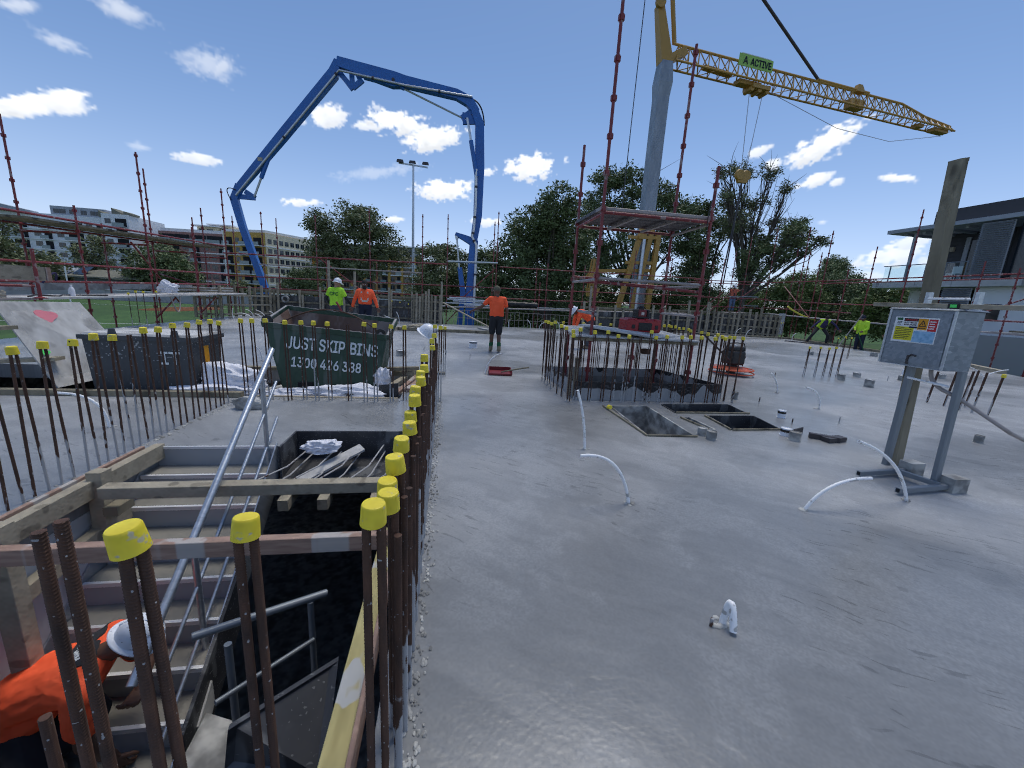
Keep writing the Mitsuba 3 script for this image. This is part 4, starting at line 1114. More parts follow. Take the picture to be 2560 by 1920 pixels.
# ================================================================ switch box on its stand
sb = thing('switch_box', 'galvanised electrical switch box with a safety notice on a two-legged stand', 'electrical box')
bx = m3.Manifold.batch_hull([m3.Manifold.sphere(.008, 8).translate([x, y, z]) for x in (4.208, 4.486) for y in (2.768, 3.272) for z in (1.048, 1.545)]).to_mesh()
obj('cabinet', (np.array(bx.vert_properties[:, :3]), np.array(bx.tri_verts)), 'm_galv_box', sb, 40)
obj('roof_flashing', M().hexa([(4.185, 2.745, 1.553), (4.51, 2.745, 1.553), (4.51, 3.295, 1.553), (4.185, 3.295, 1.553), (4.20, 2.76, 1.566), (4.495, 2.76, 1.566), (4.495, 3.28, 1.566), (4.20, 3.28, 1.566)]), 'm_galv_box', sb)
obj('door', M().box(4.190, 4.199, 2.785, 3.255, 1.075, 1.525), 'm_galv_box', sb)
for y in (2.766, 3.274):
    obj('corner_flange', M().box(4.192, 4.20, y - .010, y + .010, 1.045, 1.548), 'm_galvanised', sb)
obj('door_edge', M().box(4.195, 4.2, 2.765, 3.275, 1.04, 1.046), 'm_galvanised', sb)
obj('padlock_hasp', M().tube([(4.19, 3.03, 1.13), (4.175, 3.0, 1.15), (4.185, 2.97, 1.14)], .008, 8).tube([(4.185, 3.03, 1.14), (4.19, 3.035, 1.06)], .010, 8), 'm_dark_steel', sb, 40)
NX = 4.1895
no = thing('safety_notice', 'white printed safety notice with yellow, orange, red and blue panels on the switch box', 'notice')
def npanel(name, y0, y1, z0, z1, mm, d=.0022):   # y0 is the left edge as seen (larger y)
    obj(name, M().box(NX - d, NX, y1, y0, z0, z1), mm, no)
npanel('sheet', 3.215, 2.865, 1.255, 1.482, 'm_white', .0012)
npanel('panel', 3.20, 3.145, 1.40, 1.475, 'm_print_white')
npanel('panel', 3.198, 3.15, 1.452, 1.474, 'm_green_sock', .003)
npanel('panel', 3.138, 3.022, 1.445, 1.472, 'm_black')
npanel('panel', 3.02, 2.945, 1.375, 1.472, 'm_sign_orange')
npanel('panel', 2.938, 2.873, 1.365, 1.470, 'm_sign_red')
npanel('panel', 3.20, 3.045, 1.272, 1.395, 'm_sign_yellow')
npanel('panel', 3.085, 3.022, 1.385, 1.40, 'm_navy', .003)
npanel('panel', 3.04, 2.873, 1.262, 1.362, 'm_sign_blue')
def ntext(s, y, z, h, mm, w=None):
    v, f = text(s, h, .0008)
    if w:
        v[:, 0] *= w / v[:, 0].max()
    obj('lettering', on_plane((v, f), (NX - .0024, y, z), (0, -1, 0), (0, 0, 1)), mm, no)
ntext('DANGER', 3.130, 1.452, .013, 'm_sign_red', .10)
ntext('ELECTRICAL', 3.134, 1.427, .012, 'm_navy', .105)
ntext('SHOCK HAZARD', 3.134, 1.408, .012, 'm_navy', .105)
for k, (w_, z) in enumerate([(.07, 1.384), (.13, 1.368), (.13, 1.352), (.12, 1.336), (.13, 1.320), (.12, 1.304), (.11, 1.288)]):
    npanel('print_line', 3.19, 3.19 - w_, z, z + .005, 'm_dark_cloth', .003)
for k in range(4):
    npanel('print_line', 2.93, 2.885 + .006 * (k % 2), 1.445 - .02 * k, 1.453 - .02 * k, 'm_white', .003)
for k in range(3):
    npanel('print_line', 3.19, 3.16 - .004 * k, 1.41 + .013 * k, 1.416 + .013 * k, 'm_dark_cloth', .003)
npanel('print_line', 3.012, 2.952, 1.384, 1.390, 'm_black', .003)
tri = M()
yc, zc, s_ = 2.983, 1.405, .052
P = [(yc + s_ / 2, zc), (yc - s_ / 2, zc), (yc, zc + s_)]
for k in range(3):
    tri.beam((NX - .003, *P[k]), (NX - .003, *P[(k + 1) % 3]), .0015, .006, up=(0, .4, 1) if k else (0, 0, 1))
tri.put([(NX - .0035, yc + .004, zc + .034), (NX - .0035, yc - .008, zc + .02), (NX - .0035, yc, zc + .02), (NX - .0035, yc + .002, zc + .006), (NX - .0035, yc + .008, zc + .022), (NX - .0035, yc, zc + .022)], [[0, 1, 2], [3, 4, 5]])
obj('hazard_triangle', tri, 'm_black', no)
# legs and feet
obj('leg', M().beam((4.30, 3.06, .05), (4.30, 3.06, 1.05), .055, .05, up=(0, 1, 0), ch=.006), 'm_post_steel', sb)
obj('leg', M().beam((4.33, 2.67, .05), (4.33, 2.70, 1.05), .055, .045, up=(0, 1, 0), ch=.006), 'm_post_steel', sb)
for y in (2.92, 2.585):
    f = obj('foot', M().beam((3.80, y - .02, .040), (4.58, y + .03, .045), .04, .045, ch=.004), 'm_post_steel', sb)
    obj('open_end', M().box(3.797, 3.801, y - .033, y - .007, .025, .055), 'm_recess', f)
    obj('foot_packer', M().box(4.36, 4.52, y - .035, y + .075, .0, .13), 'm_rough_concrete', sb)
obj('foot_brace', M().beam((4.22, 2.92, .06), (4.28, 2.60, .06), .04, .04), 'm_post_steel', sb)
obj('cross_tube', M().tube([(4.27, 3.05, .93), (4.29, 2.74, .91)], .011, 10), 'm_conduit', sb, 40)
obj('back_tube', M().tube([(4.45, 3.18, 1.66), (4.45, 2.87, 1.66)], .011, 10), 'm_conduit', sb, 40)
for y in (3.20, 2.83):
    obj('back_bracket', M().beam((4.48, y, 1.5), (4.48, y, 1.72), .05, .03, up=(0, 1, 0)), 'm_galvanised', sb)
obj('feed_cable', M().tube(np.vstack([bez((4.34, 2.93, 1.06), (4.32, 2.93, .90), (4.33, 2.75, .85), 8), bez((4.34, 2.74, .848), (4.43, 2.69, .79), (4.50, 2.40, .61), 6)[1:], [(4.9, 2.35, .45)]]), .016, 12), 'm_weathered_tube', sb, 40)
np_ = thing('timber_pole', 'tall weathered square timber pole rising behind the switch box', 'timber pole')
obj('pole', M().beam((4.575, 3.19, 0), (4.605, 3.345, 2.90), .10, .10, up=(0, 1, 0), ch=.008), 'm_old_timber', np_)
obj('sawn_top', M().hexa([(4.557, 3.296, 2.898), (4.653, 3.296, 2.898), (4.653, 3.392, 2.898), (4.557, 3.392, 2.898), (4.557, 3.296, 2.91), (4.653, 3.296, 2.93), (4.653, 3.392, 2.93), (4.557, 3.392, 2.91)]), 'm_old_timber', np_)
lv = thing('straight_edge', 'long aluminium straight edge with a green level vial lying on the switch box', 'spirit level')
obj('blade', M().beam((4.26, 3.50, 1.592), (4.26, 1.55, 1.585), .03, .038, ch=.003), 'm_timber', lv)
obj('vial_holder', M().box(4.235, 4.243, 2.79, 2.87, 1.568, 1.612), 'm_black', lv)
obj('vial', M().box(4.230, 4.236, 2.805, 2.85, 1.578, 1.604), 'm_lime_paint', lv)

# ================================================================ edge formwork at the far side of the deck
def stud(t, x, y, h, w=.085, d=.09, z0=-.02, m='m_timber', lean=0.):
    obj('stud', M().hexa([(x - w / 2, y - d / 2, z0), (x + w / 2, y - d / 2, z0), (x + w / 2, y + d / 2, z0), (x - w / 2, y + d / 2, z0),
                          (x - w / 2 + lean, y - d / 2, h), (x + w / 2 + lean, y - d / 2, h), (x + w / 2 + lean, y + d / 2, h), (x - w / 2 + lean, y + d / 2, h)]), m, t)


def form_run(name, label, p, q, h, walers=(.12, .55, .95), top=True, back=.03):
    t = thing('edge_formwork', label, 'formwork')
    p, q = V(*p, 0), V(*q, 0)
    n = unit(np.cross(q - p, (0, 0, 1)))
    d = np.linalg.norm(q - p)
    k = max(1, int(round(d / 2.4)))
    for i in range(k):
        a, b = lerp(p, q, i / k), lerp(p, q, (i + 1) / k)
        e = unit(b - a) * .004
        obj('panel', M().beam(a + e + V(0, 0, h * .40) - n * back, b - e + V(0, 0, h * .40) - n * back, .018, h * .80), 'm_formply', t)
        if top:
            obj('top_board', M().beam(a + e + V(0, 0, h * .93) - n * back, b - e + V(0, 0, h * .93) - n * back, .03, h * .13), 'm_old_timber', t)
    for z in walers:
        obj('waler', M().beam(p + V(0, 0, z * h) + n * .03, q + V(0, 0, z * h) + n * .03, .07, .075), 'm_old_timber', t)
    return t, n


t, n = form_run('a', 'dark edge formwork with timber walers behind the green shirted worker', (-9.2, 21.25), (-1.15, 21.25), 1.24)
for x, h in [(-8.0, 1.5), (-7.03, 1.28), (-6.9, 1.05), (-6.1, 1.45), (-5.98, 1.2), (-5.0, 1.1), (-4.2, 1.7), (-3.4, 1.15), (-2.87, 1.62), (-2.76, 1.55), (-1.76, 1.5)]:
    stud(t, x, 21.12, h, lean=.01)
for x, h in [(-5.75, 2.75), (-4.55, 2.3)]:
    obj('tall_post', M().beam((x, 21.4, 0), (x + .02, 21.4, h), .10, .09, up=(0, 1, 0)), 'm_timber', t)
t = thing('stud_cluster', 'crowded timber studs of the corner formwork at the far left of the deck', 'formwork')
for x, h, y in [(-9.3, 1.28, 19.3), (-9.18, 1.36, 19.6), (-9.02, 1.22, 19.9), (-8.85, 1.33, 20.2), (-8.72, 1.25, 20.4), (-8.55, 1.38, 20.7), (-8.42, 1.22, 20.9), (-8.28, 1.32, 20.95), (-8.14, 1.25, 21.0)]:
    stud(t, x, y, h, m='m_timber' if int(x * 100) % 2 else 'm_old_timber', lean=.015)
for z in (.1, .5, .9):
    obj('waler', M().beam((-9.4, 19.1, z), (-8.2, 21.1, z), .06, .07), 'm_timber', t)
t = thing('corner_crib', 'timber crib of short walers at the left end of the scaffold platform', 'formwork')
for z in (.12, .45, .78, 1.08):
    obj('waler', M().beam((-10.2, 18.6, z), (-9.1, 18.4, z), .07, .075), 'm_timber', t)
for x, h in ((-10.1, 1.2), (-9.75, 1.35), (-9.35, 1.5), (-9.15, 1.3)):
    stud(t, x, 18.38, h)
t = thing('stud_cluster', 'crowded pale timber studs at the column form beside the far light pole', 'formwork')
for k, (x, h) in enumerate([(-1.62, 1.35), (-1.48, 1.45), (-1.33, 1.30), (-1.20, 1.42), (-1.04, 1.55), (-.9, 1.65), (-.76, 1.4), (-.58, 1.35), (-.36, 1.38)]):
    stud(t, x, 20.45 - .04 * (k % 2), h, w=.10, m='m_timber' if k % 3 else 'm_old_timber', lean=.01)
for z in (.15, .62, 1.05):
    obj('waler', M().beam((-1.7, 20.5, z), (-.3, 20.5, z), .06, .07), 'm_timber', t)
obj('panel', M().beam((-1.7, 20.56, .6), (-.3, 20.56, .6), .018, 1.2), 'm_formply', t)
obj('tall_post', M().beam((-.28, 20.3, 0), (-.27, 20.3, 2.05), .10, .09, up=(0, 1, 0)), 'm_timber', t)
solo('raking_brace', M().beam((-.2, 20.3, 1.05), (2.0, 18.5, .06), .09, .045), 'm_timber', 'timber brace raking down to the deck left of the walking man', 'timber')

t = thing('rebar_upstand', 'low row of thin bars along the far deck edge behind the walking man', 'rebar')
for k, x in enumerate(np.arange(-.15, 6.6, .235)):
    obj('bar', PLAIN, 'm_weathered_tube', t, to=bar_to((x, 20.2, -.03), (x + .02 * math.sin(k), 20.2, .74 + .03 * math.sin(k * 1.7))))
obj('top_bar', M().tube([(-.2, 20.22, .73), (3.2, 20.22, .74), (6.7, 20.22, .73)], .008, 6), 'm_weathered_tube', t)
obj('lower_bar', M().tube([(-.2, 20.22, .36), (6.7, 20.22, .36)], .008, 6), 'm_weathered_tube', t)
t, n = form_run('e', 'dark edge formwork with posts behind the lift shaft tower', (7.0, 20.8), (13.0, 22.1), 1.26)
for x, y, h in [(7.15, 20.7, 1.5), (7.5, 20.8, 2.3), (8.0, 20.9, 1.25), (9.1, 21.15, 1.4), (9.6, 21.2, 1.15), (10.6, 21.45, 1.05), (11.6, 21.65, 1.5), (12.4, 21.8, 1.35), (12.75, 21.9, 1.5)]:
    stud(t, x, y, h, w=.10)
solo('raking_brace', M().beam((7.6, 20.6, .72), (6.9, 20.1, .05), .10, .04), 'm_timber', 'grey timber brace behind the bending worker', 'timber')
t, n = form_run('f', 'long edge formwork with timber walers under the worker in jeans', (13.1, 22.15), (16.6, 23.25), 1.35)
for x, y, h in [(13.5, 22.2, 1.3), (14.3, 22.45, 1.9), (14.45, 22.5, 1.3), (15.4, 22.8, 1.4), (15.9, 22.95, 1.9), (16.05, 23.0, 1.85)]:
    stud(t, x, y, h, w=.10)
t = thing('stud_cluster', 'crowded timber studs at the far right corner below the worker in jeans', 'formwork')
for k, (x, h) in enumerate([(16.5, 1.45), (16.72, 1.35), (16.95, 1.4), (17.3, 1.38), (17.55, 1.3), (17.78, 1.42), (18.0, 1.35), (18.3, 1.6), (18.62, 1.45), (18.85, 1.75), (19.1, 1.3), (19.35, 1.35), (19.6, 1.28), (19.8, 1.3)]):
    y = 23.1 - (x - 16.6) * .48
    stud(t, x, y, h, w=.11, m='m_timber' if k % 3 else 'm_old_timber', lean=.02)
for z in (.15, .55, .98):
    obj('waler', M().beam((16.5, 23.25, z), (19.9, 21.6, z), .06, .08), 'm_timber', t)
obj('panel', M().beam((16.5, 23.34, .6), (19.9, 21.7, .6), .018, 1.2), 'm_formply', t)
obj('top_board', M().beam((16.5, 23.33, 1.25), (19.9, 21.69, 1.25), .03, .14), 'm_old_timber', t)
obj('sheet_end', M().box(19.85, 19.98, 21.4, 21.75, .2, 1.45), 'm_wall_concrete', t)
timber('kerb_timber', 'long timber kerb at the far right edge of the deck under the timber studs', (13.2, 21.9, .05), (19.9, 20.6, .05), .12, .10, 'm_old_timber')
timber('kerb_timber', 'timber kerb along the right edge of the deck before the crouching worker', (19.75, 20.4, .05), (18.6, 12.6, .05), .14, .10, 'm_old_timber')
timber('kerb_timber', 'timber kerb continuing along the right edge behind the switch box', (18.45, 11.9, .05), (16.9, 9.6, .05), .18, .12, 'm_timber')
timber('edge_pipe', 'dark steel pipe lying inside the right kerb near the crouching worker', (17.6, 18.6, .05), (18.9, 16.9, .05), .06, .05, 'm_dark_steel', 'pipe')
timber('screed_timber', 'long timber screed lying across the deck at the far left of the walking man', (-2.1, 16.05, .06), (1.75, 16.0, .06), .10, .12, 'm_old_timber')
timber('screed_timber', 'short pale timber stub at the left end of the long screed', (-2.05, 15.6, .05), (-1.8, 16.6, .05), .16, .10)
timber('loose_plank', 'pale plank lying on the deck at the foot of the raking brace', (-1.6, 17.6, .05), (-1.15, 18.9, .05), .16, .06)
timber('loose_plank', 'pale plank beside its twin at the foot of the far studs', (-1.35, 17.5, .05), (-.9, 18.8, .05), .14, .06)
timber('loose_plank', 'small plank by the foot of the walking man', (1.45, 18.4, .04), (1.95, 17.3, .04), .16, .05, 'm_pale_ply')
for k, (x, z) in enumerate([(-2.62, 1.02), (-2.25, .98), (-1.85, .92)]):
    starter(f'small capped bar by the far formwork left of the light pole, {nth(k)} of three', 'small capped bars at the far formwork', [((x, 20.3, 0), (x, 20.3, z - .02))], (x, 20.3, z - .05))
for k, (x, z) in enumerate([(-4.4, .62), (-4.1, .6), (-3.85, .58), (-3.55, .6), (-3.25, .57)]):
    starter(f'capped bar seen over the back rim of the skip bin, {nth(k)} from the left', 'capped bars beyond the skip bin', [((x, 11.6, 0), (x, 11.6, z + .05))], (x, 11.6, z + .02))
for k, (x, y, z) in enumerate([(-8.6, 12.7, 1.02), (-8.45, 12.75, 1.08), (-8.3, 12.8, 1.08), (-8.05, 12.9, 1.1), (-9.2, 18.0, .95), (-9.05, 18.0, .95), (-8.9, 18.0, .96)]):
    starter(f'thin capped bar near the left scaffold platform, {nth(k)} from the left', 'capped bars near the left platform', [((x, y, 0), (x, y, z - .02))], (x, y, z - .05))
for k, (x, y, z) in enumerate([(5.3, 15.5, .82), (5.55, 15.6, .86), (5.75, 15.5, .88), (8.1, 15.8, .74), (8.5, 15.6, .72), (18.5, 20.0, .95), (18.62, 20.0, .97)]):
    starter(f'thin capped bar far behind the lift shaft, {nth(k)} from the left', 'capped bars far behind the lift shaft', [((x, y, 0), (x, y, z - .02))], (x, y, z - .05))
solo('concrete_ring', xf(M().lathe([(.11, -.03), (.17, -.03), (.17, .03), (.11, .03), (.11, -.03)], n=20), rx=math.pi / 2, loc=(-7.6, 20.9, .82)), 'm_rough_concrete', 'grey ring shaped form hung on the far formwork left of the green shirted worker', 'form ring', smooth=35)

# ================================================================ scaffolds round the edge
def rail(t, a, b, m='m_scaffold_red', name='ledger', r=.027, n=8):
    return obj(name, M().tube([a, b], r, n), m, t, 40)


t = thing('edge_scaffold', 'red scaffold with a plank platform along the left edge of the deck', 'scaffold')
ZP = lambda y: .76 + .0125 * y          # the platform climbs slightly towards the far corner
stx = -9.3
for y, z1 in ((9.95, 3.0), (12.36, 3.12), (14.8, 5.1), (17.2, 3.35), (19.5, 5.2)):
    standard(t, stx, y, GZ, z1, ZP(y) + .1 - .495 * 9)
for y, z1 in ((12.4, 5.05), (14.9, 3.0), (17.05, 5.15), (19.6, 4.0), (20.3, 4.5)):
    standard(t, -10.55, y, GZ, z1, ZP(y) + .2 - .495 * 9)
for dz in (.30, .73):
    rail(t, (stx, 7.2, ZP(7.2) + dz + .02), (stx, 19.5, ZP(19.5) + dz + .04), 'm_scaffold_red')
rail(t, (stx, 6.0, 2.58), (stx, 19.5, 2.92))
rail(t, (stx - 1.2, 6.0, 2.42), (stx - 1.2, 19.5, 2.78))
for y in (9.95, 12.36, 14.8, 17.2, 19.5):
    rail(t, (stx, y, ZP(y) - .08), (-10.55, y, ZP(y) - .08), name='transom')
    rail(t, (stx, y, 2.44), (-10.55, y, 2.42), name='transom')
for a, b in (((-9.35, 14.2, 2.45), (-10.4, 18.0, .5)), ((-9.4, 19.3, .9), (-10.5, 17.2, 1.6))):
    rail(t, a, b, name='brace')
for a in ((14.8, 1), (17.2, 0)):
    rail(t, (stx, a[0], ZP(a[0]) - .75), (-8.75, a[0] + .1, ZP(a[0]) - .1), name='hop_up_bracket')
for k in range(4):
    x = -8.62 - k * .245
    for i, (y0, y1) in enumerate(((5.2, 9.9), (9.92, 14.78), (14.8, 19.2))):
        obj('deck_plank', M().beam((x, y0, ZP(y0)), (x, y1, ZP(y1)), .232, .045), 'm_pale_ply' if (k + i) % 3 else 'm_weathered_tube', t)
for k in range(5):
    x = stx - .15 - k * .235
    for y0, y1 in ((11.1, 12.3), (12.4, 14.75), (14.85, 17.15), (17.25, 19.45)):
        obj('top_plank', M().beam((x, y0, 2.33 + .026 * y0), (x, y1, 2.33 + .026 * y1), .222, .05), 'm_old_timber', t)
obj('toe_board', M().beam((-10.7, 8, .98), (-10.7, 19.4, 1.18), .02, .20), 'm_pale_ply', t)

q = thing('guard_frame', 'bright red tubular guard frame standing on the platform at the left edge of the picture', 'guard rail')
obj('post', M().tube([(-8.40, 10.0, .86), (-8.40, 10.0, 1.90)], .030, 14), 'm_scaffold_red', q, 40)
obj('base_flange', M().lathe([(0, .90), (.11, .90), (.11, .915), (.04, .935), (0, .95)], (-8.40, 10.0, 0), 14), 'm_scaffold_red', q, 30)
obj('rail', M().tube([(-8.42, 9.95, 1.15), (-9.6, 8.6, 1.14)], .027, 12), 'm_scaffold_red', q, 40)
obj('toe_board', M().beam((-8.42, 10.22, 1.40), (-9.9, 8.5, 1.42), .04, .29), 'm_timber', q)
obj('board_end', M().beam((-8.37, 10.29, 1.40), (-8.41, 10.23, 1.40), .046, .29), 'm_lvl', q)
solo('plastic_bag', crumple((-9.35, 9.45, 1.70), (.26, .2, .2), 44), 'm_white_cloth', 'white bag sitting on the timber board at the left edge of the picture', 'plastic bag', smooth=True)
solo('plastic_bag', crumple((-8.75, 14.6, ZP(14.6) + .22), (.26, .2, .25), 50), 'm_white_cloth', 'white paper sack standing open on the left scaffold platform', 'plastic bag', smooth=True)
solo('work_glove', crumple((-8.8, 9.6, ZP(9.6) + .09), (.13, .10, .10), 61, .5, 3), 'm_hat_sand', 'pale crumpled work glove on the left scaffold platform', 'glove', smooth=True)
sz = thing('sanitiser_bottle', 'clear plastic bottle with a handle standing on the left scaffold platform', 'bottle')
obj('body', M().lathe([(0, 0), (.05, 0), (.055, .015), (.055, .14), (.04, .19), (.018, .215), (.018, .235), (0, .235)], (-8.75, 11.2, ZP(11.2) + .025), 16), 'm_white_cloth', sz, 40)
obj('cap', M().lathe([(.022, .235), (.022, .262), (0, .262)], (-8.75, 11.2, ZP(11.2) + .025), 12), 'm_white', sz)
sl = solo('lifting_strap', M().tube(bez((-9.2, 11.4, ZP(11) + .36), (-8.9, 11.2, ZP(11) + .75), (-9.15, 11.0, ZP(11) + .30), 12), .02, 6), 'm_purple', 'violet lifting strap looped over the lower rail of the left scaffold', 'strap', smooth=40)
solo('lifting_strap', M().tube(bez((-8.55, 14.3, ZP(14.4) + .03), (-8.4, 14.45, -.1), (-8.55, 14.8, ZP(14.8) + .03), 14), .02, 6), 'm_weathered_tube', 'grey strap hanging down in a loop from the left scaffold platform', 'strap', smooth=40)
solo('cable', M().tube([(-8.7, 10.1, ZP(10) + .04), (-8.9, 10.5, ZP(10) + .06), (-8.7, 10.8, ZP(10) + .04), (-8.8, 11.0, ZP(11) + .05), (-8.65, 11.6, ZP(11) + .05), (-8.6, 12.0, ZP(12) + .04)], .018, 6), 'm_black', 'black cable lying along the left scaffold platform', 'cable', smooth=40)
for k in range(4):
    timber('loose_plank', f'grey plank stacked at the far end of the left platform, {nth(k)} up', (-9.9, 16.9 + .1 * k, ZP(17) + .05 + .05 * k), (-9.0, 19.0, ZP(19) + .05 + .05 * k), .2, .045, 'm_pale_ply' if k % 2 else 'm_old_timber')

t = thing('rear_scaffold', 'red scaffold along the far side of the deck in front of the apartment blocks', 'scaffold')
for x, z1, y in [(-10.4, 4.6, 22.6), (-9.1, 4.9, 22.6), (-8.8, 4.8, 23.6), (-6.6, 4.95, 22.6), (-6.45, 3.0, 23.7), (-4.0, 5.5, 22.6), (-3.85, 2.9, 23.7), (-1.34, 5.45, 22.6), (-.04, 5.55, 22.6), (2.5, 5.5, 23.2), (2.62, 5.9, 22.6), (5.1, 3.3, 23.6), (5.5, 3.45, 22.6), (5.25, 2.45, 23.2),
                 (8.0, 3.6, 23.6), (8.35, 5.2, 22.6), (11.0, 4.6, 23.4), (13.6, 4.4, 23.8)]:
    standard(t, x, y, GZ, z1, 1.36 - .495 * 9, n=8)
for x0, x1, z0, z1, r in [(-10.9, -.02, 2.84, 3.03, .035), (-9.3, -1.35, 2.41, 2.49, .03), (-11, 7.1, 1.77, 2.01, .027), (-11, 7.0, 1.22, 1.46, .027), (2.8, 14.9, 3.08, 3.2, .027), (7.0, 15.2, 2.02, 2.2, .027), (7.0, 15.0, 1.46, 1.65, .027)]:
    rail(t, (x0, 22.55, z0), (x1, 22.55, z1), 'm_weathered_tube' if r == .03 else 'm_scaffold_red', r=r)
for x in (-9.1, -6.6, -4.0, -1.34, 2.62, 5.5):
    rail(t, (x, 22.6, .85), (x, 23.7, .85), name='transom')
rail(t, (-6.5, 22.7, 2.9), (-4.3, 22.9, 1.25), name='brace')
rail(t, (.6, 22.7, 1.1), (2.6, 22.9, 3.0), name='brace')
rail(t, (.0, 22.5, .0), (.7, 22.5, .8), name='brace')
for k in range(3):
    obj('deck_plank', M().beam((-.02, 22.4 + .26 * k, 3.13 + .05), (2.65, 22.4 + .26 * k, 3.24 + .03), .24, .06), 'm_galvanised', t)
for k in range(5):
    obj('deck_plank', M().beam((.0, 22.3 + .245 * k, .80), (7.2, 22.3 + .245 * k, .93), .232, .045), 'm_weathered_tube', t)
    obj('deck_plank', M().beam((-10.2, 22.4 + .245 * k, .80), (-.1, 22.4 + .245 * k, .82), .232, .045), 'm_weathered_tube', t)
    obj('deck_plank', M().beam((7.3, 22.7 + .245 * k, .93), (15.5, 23.9 + .245 * k, 1.1), .232, .045), 'm_weathered_tube', t)
for k, (x0, x1, z, y) in enumerate([(.0, 2.5, 1.22, 22.5), (.3, 2.4, 1.14, 22.3), (-.1, 2.2, 1.02, 22.4), (.9, 2.7, .96, 22.2), (.1, 1.4, 1.30, 22.6)]):
    timber('stacked_plank', f'grey metal plank stacked on the platform beyond the walking man, {nth(k)}', (x0, y, z), (x1, y, z + .02), .23, .06, 'm_galvanised', 'plank')
rl = M()
aa = np.linspace(0, 2 * np.pi, 15)[:-1]
for k in range(24):
    x = 2.75 + 2.2 * k / 23
    rr = .15 + .02 * np.sin(aa * 3 + k) + .015 * rng.standard_normal(14)
    rl.v.append(np.stack([0 * aa + x, 22.3 + rr * np.cos(aa), 1.12 + rr * np.sin(aa)], 1))
rl.v.append(np.array([[2.75, 22.3, 1.12], [4.95, 22.3, 1.12]]))
i_, j_ = np.meshgrid(np.arange(23), np.arange(14), indexing='ij')
qd = np.stack([i_ * 14 + j_, i_ * 14 + (j_ + 1) % 14, (i_ + 1) * 14 + (j_ + 1) % 14, (i_ + 1) * 14 + j_], -1).reshape(-1, 4)
jj = np.arange(14)
rl.f = [qd[:, [0, 1, 2]], qd[:, [0, 2, 3]], np.stack([jj, (jj + 1) % 14, jj * 0 + 336], 1), np.stack([(jj + 1) % 14 + 322, jj + 322, jj * 0 + 337], 1)]
solo('black_roll', rl, 'm_black', 'thick roll of black plastic sheet lying on the far platform right of the walking man', 'plastic roll', smooth=50)
timber('white_plank', 'pale plank lying on the far platform right of the black roll', (4.95, 22.3, 1.0), (6.9, 22.3, 1.03), .14, .05, 'm_pale_ply', 'plank')

t = thing('right_scaffold', 'red scaffold running along the right-hand edge of the deck towards the grey building', 'scaffold')
for x, y, z1 in [(19.6, 10.6, 3.3), (19.6, 11.5, 3.45), (19.6, 12.5, 3.75), (19.7, 15.1, 6.05), (19.8, 16.75, 4.75), (20.0, 18.1, 3.8), (20.2, 19.6, 5.9), (20.9, 20.7, 4.95), (20.6, 21.5, 6.4), (21.2, 21.8, 5.1), (19.4, 24.6, 6.2), (19.2, 25.6, 5.4), (17.4, 25.2, 4.5), (16.2, 24.6, 3.6), (18.3, 25.4, 4.8), (21.0, 24.4, 6.9), (22.4, 24.0, 5.6)]:
    standard(t, x, y, GZ, z1, 3.25 - .495 * 13, n=8)
for p, q in [((19.6, 7.5, 3.25), (20.2, 19.5, 3.3)), ((20.3, 7.5, 3.15), (20.9, 20.5, 3.22)), ((20.2, 19.5, 3.3), (21.1, 24.4, 3.4)), ((15.1, 23.6, 3.19), (21.0, 24.4, 3.38)), ((15.2, 24.4, 3.1), (21.0, 25.2, 3.25)),
             ((19.6, 7.5, 2.12), (20.1, 18.4, 2.08)), ((15.2, 23.5, 2.17), (21.0, 24.2, 2.3)), ((20.1, 18.4, 2.08), (20.9, 24.2, 2.25)), ((15.3, 23.4, 1.63), (20.8, 24.1, 1.7)), ((20.0, 17.5, 1.66), (20.8, 24.1, 1.75)), ((19.6, 7.5, 1.62), (19.9, 13, 1.62))]:
    rail(t, p, q)
for p, q in [((18.0, 24.5, 1.4), (20.0, 24.3, 3.0)), ((16.4, 24.4, 1.3), (17.8, 24.4, 2.6)), ((17.2, 24.6, 1.3), (19.0, 24.5, 3.2)), ((20.9, 13.2, 1.8), (22.4, 11.6, 3.1)), ((19.3, 25, 1.2), (20.5, 24.6, 2.4)), ((20.2, 20, 1.3), (20.5, 22.5, 3.1))]:
    rail(t, p, q, name='brace')
for k in range(4):
    obj('deck_plank', M().beam((19.75 + .245 * k, 7.6, 1.12), (20.3 + .245 * k, 18.8, 1.26), .232, .045), 'm_weathered_tube', t)
    obj('deck_plank', M().beam((20.3 + .245 * k, 18.9, 1.26), (20.7 + .245 * k, 24.0, 1.38), .232, .045), 'm_weathered_tube', t)
    obj('deck_plank', M().beam((15.6, 23.9 + .245 * k, 1.2), (20.2, 24.7 + .245 * k, 1.36), .232, .045), 'm_weathered_tube', t)
for k, (x, y0, y1, z) in enumerate([(18.2, 24.2, 24.4, 2.35), (19.2, 24.2, 24.3, 2.4), (19.3, 24.1, 24.3, 1.82)]):
    obj('end_plank', M().beam((x, y0, z), (x + 1.1, y1, z + .02), .2, .05), 'm_galvanised', t)
timber('stacked_plank', 'pale planks lying on the right platform beyond the switch box, lower one', (20.1, 9.6, 1.19), (20.2, 12.0, 1.2), .45, .06, 'm_pale_ply', 'plank')
timber('stacked_plank', 'grey plank lying on the right platform beyond the switch box, upper one', (20.0, 9.9, 1.27), (20.1, 11.5, 1.27), .25, .06, 'm_old_timber', 'plank')
solo('yellow_hose', M().tube(bez((19.07, 20.4, 1.86), (19.8, 20.4, 1.42), (21.06, 20.4, 1.18), 14), .045, 8), 'm_yellow_rope', 'thick yellow hose hanging over the far right formwork', 'hose', smooth=40)

# ================================================================ people
def sph(c, r, n=10):
    return m3.Manifold.sphere(float(r), n).translate([float(x) for x in c])


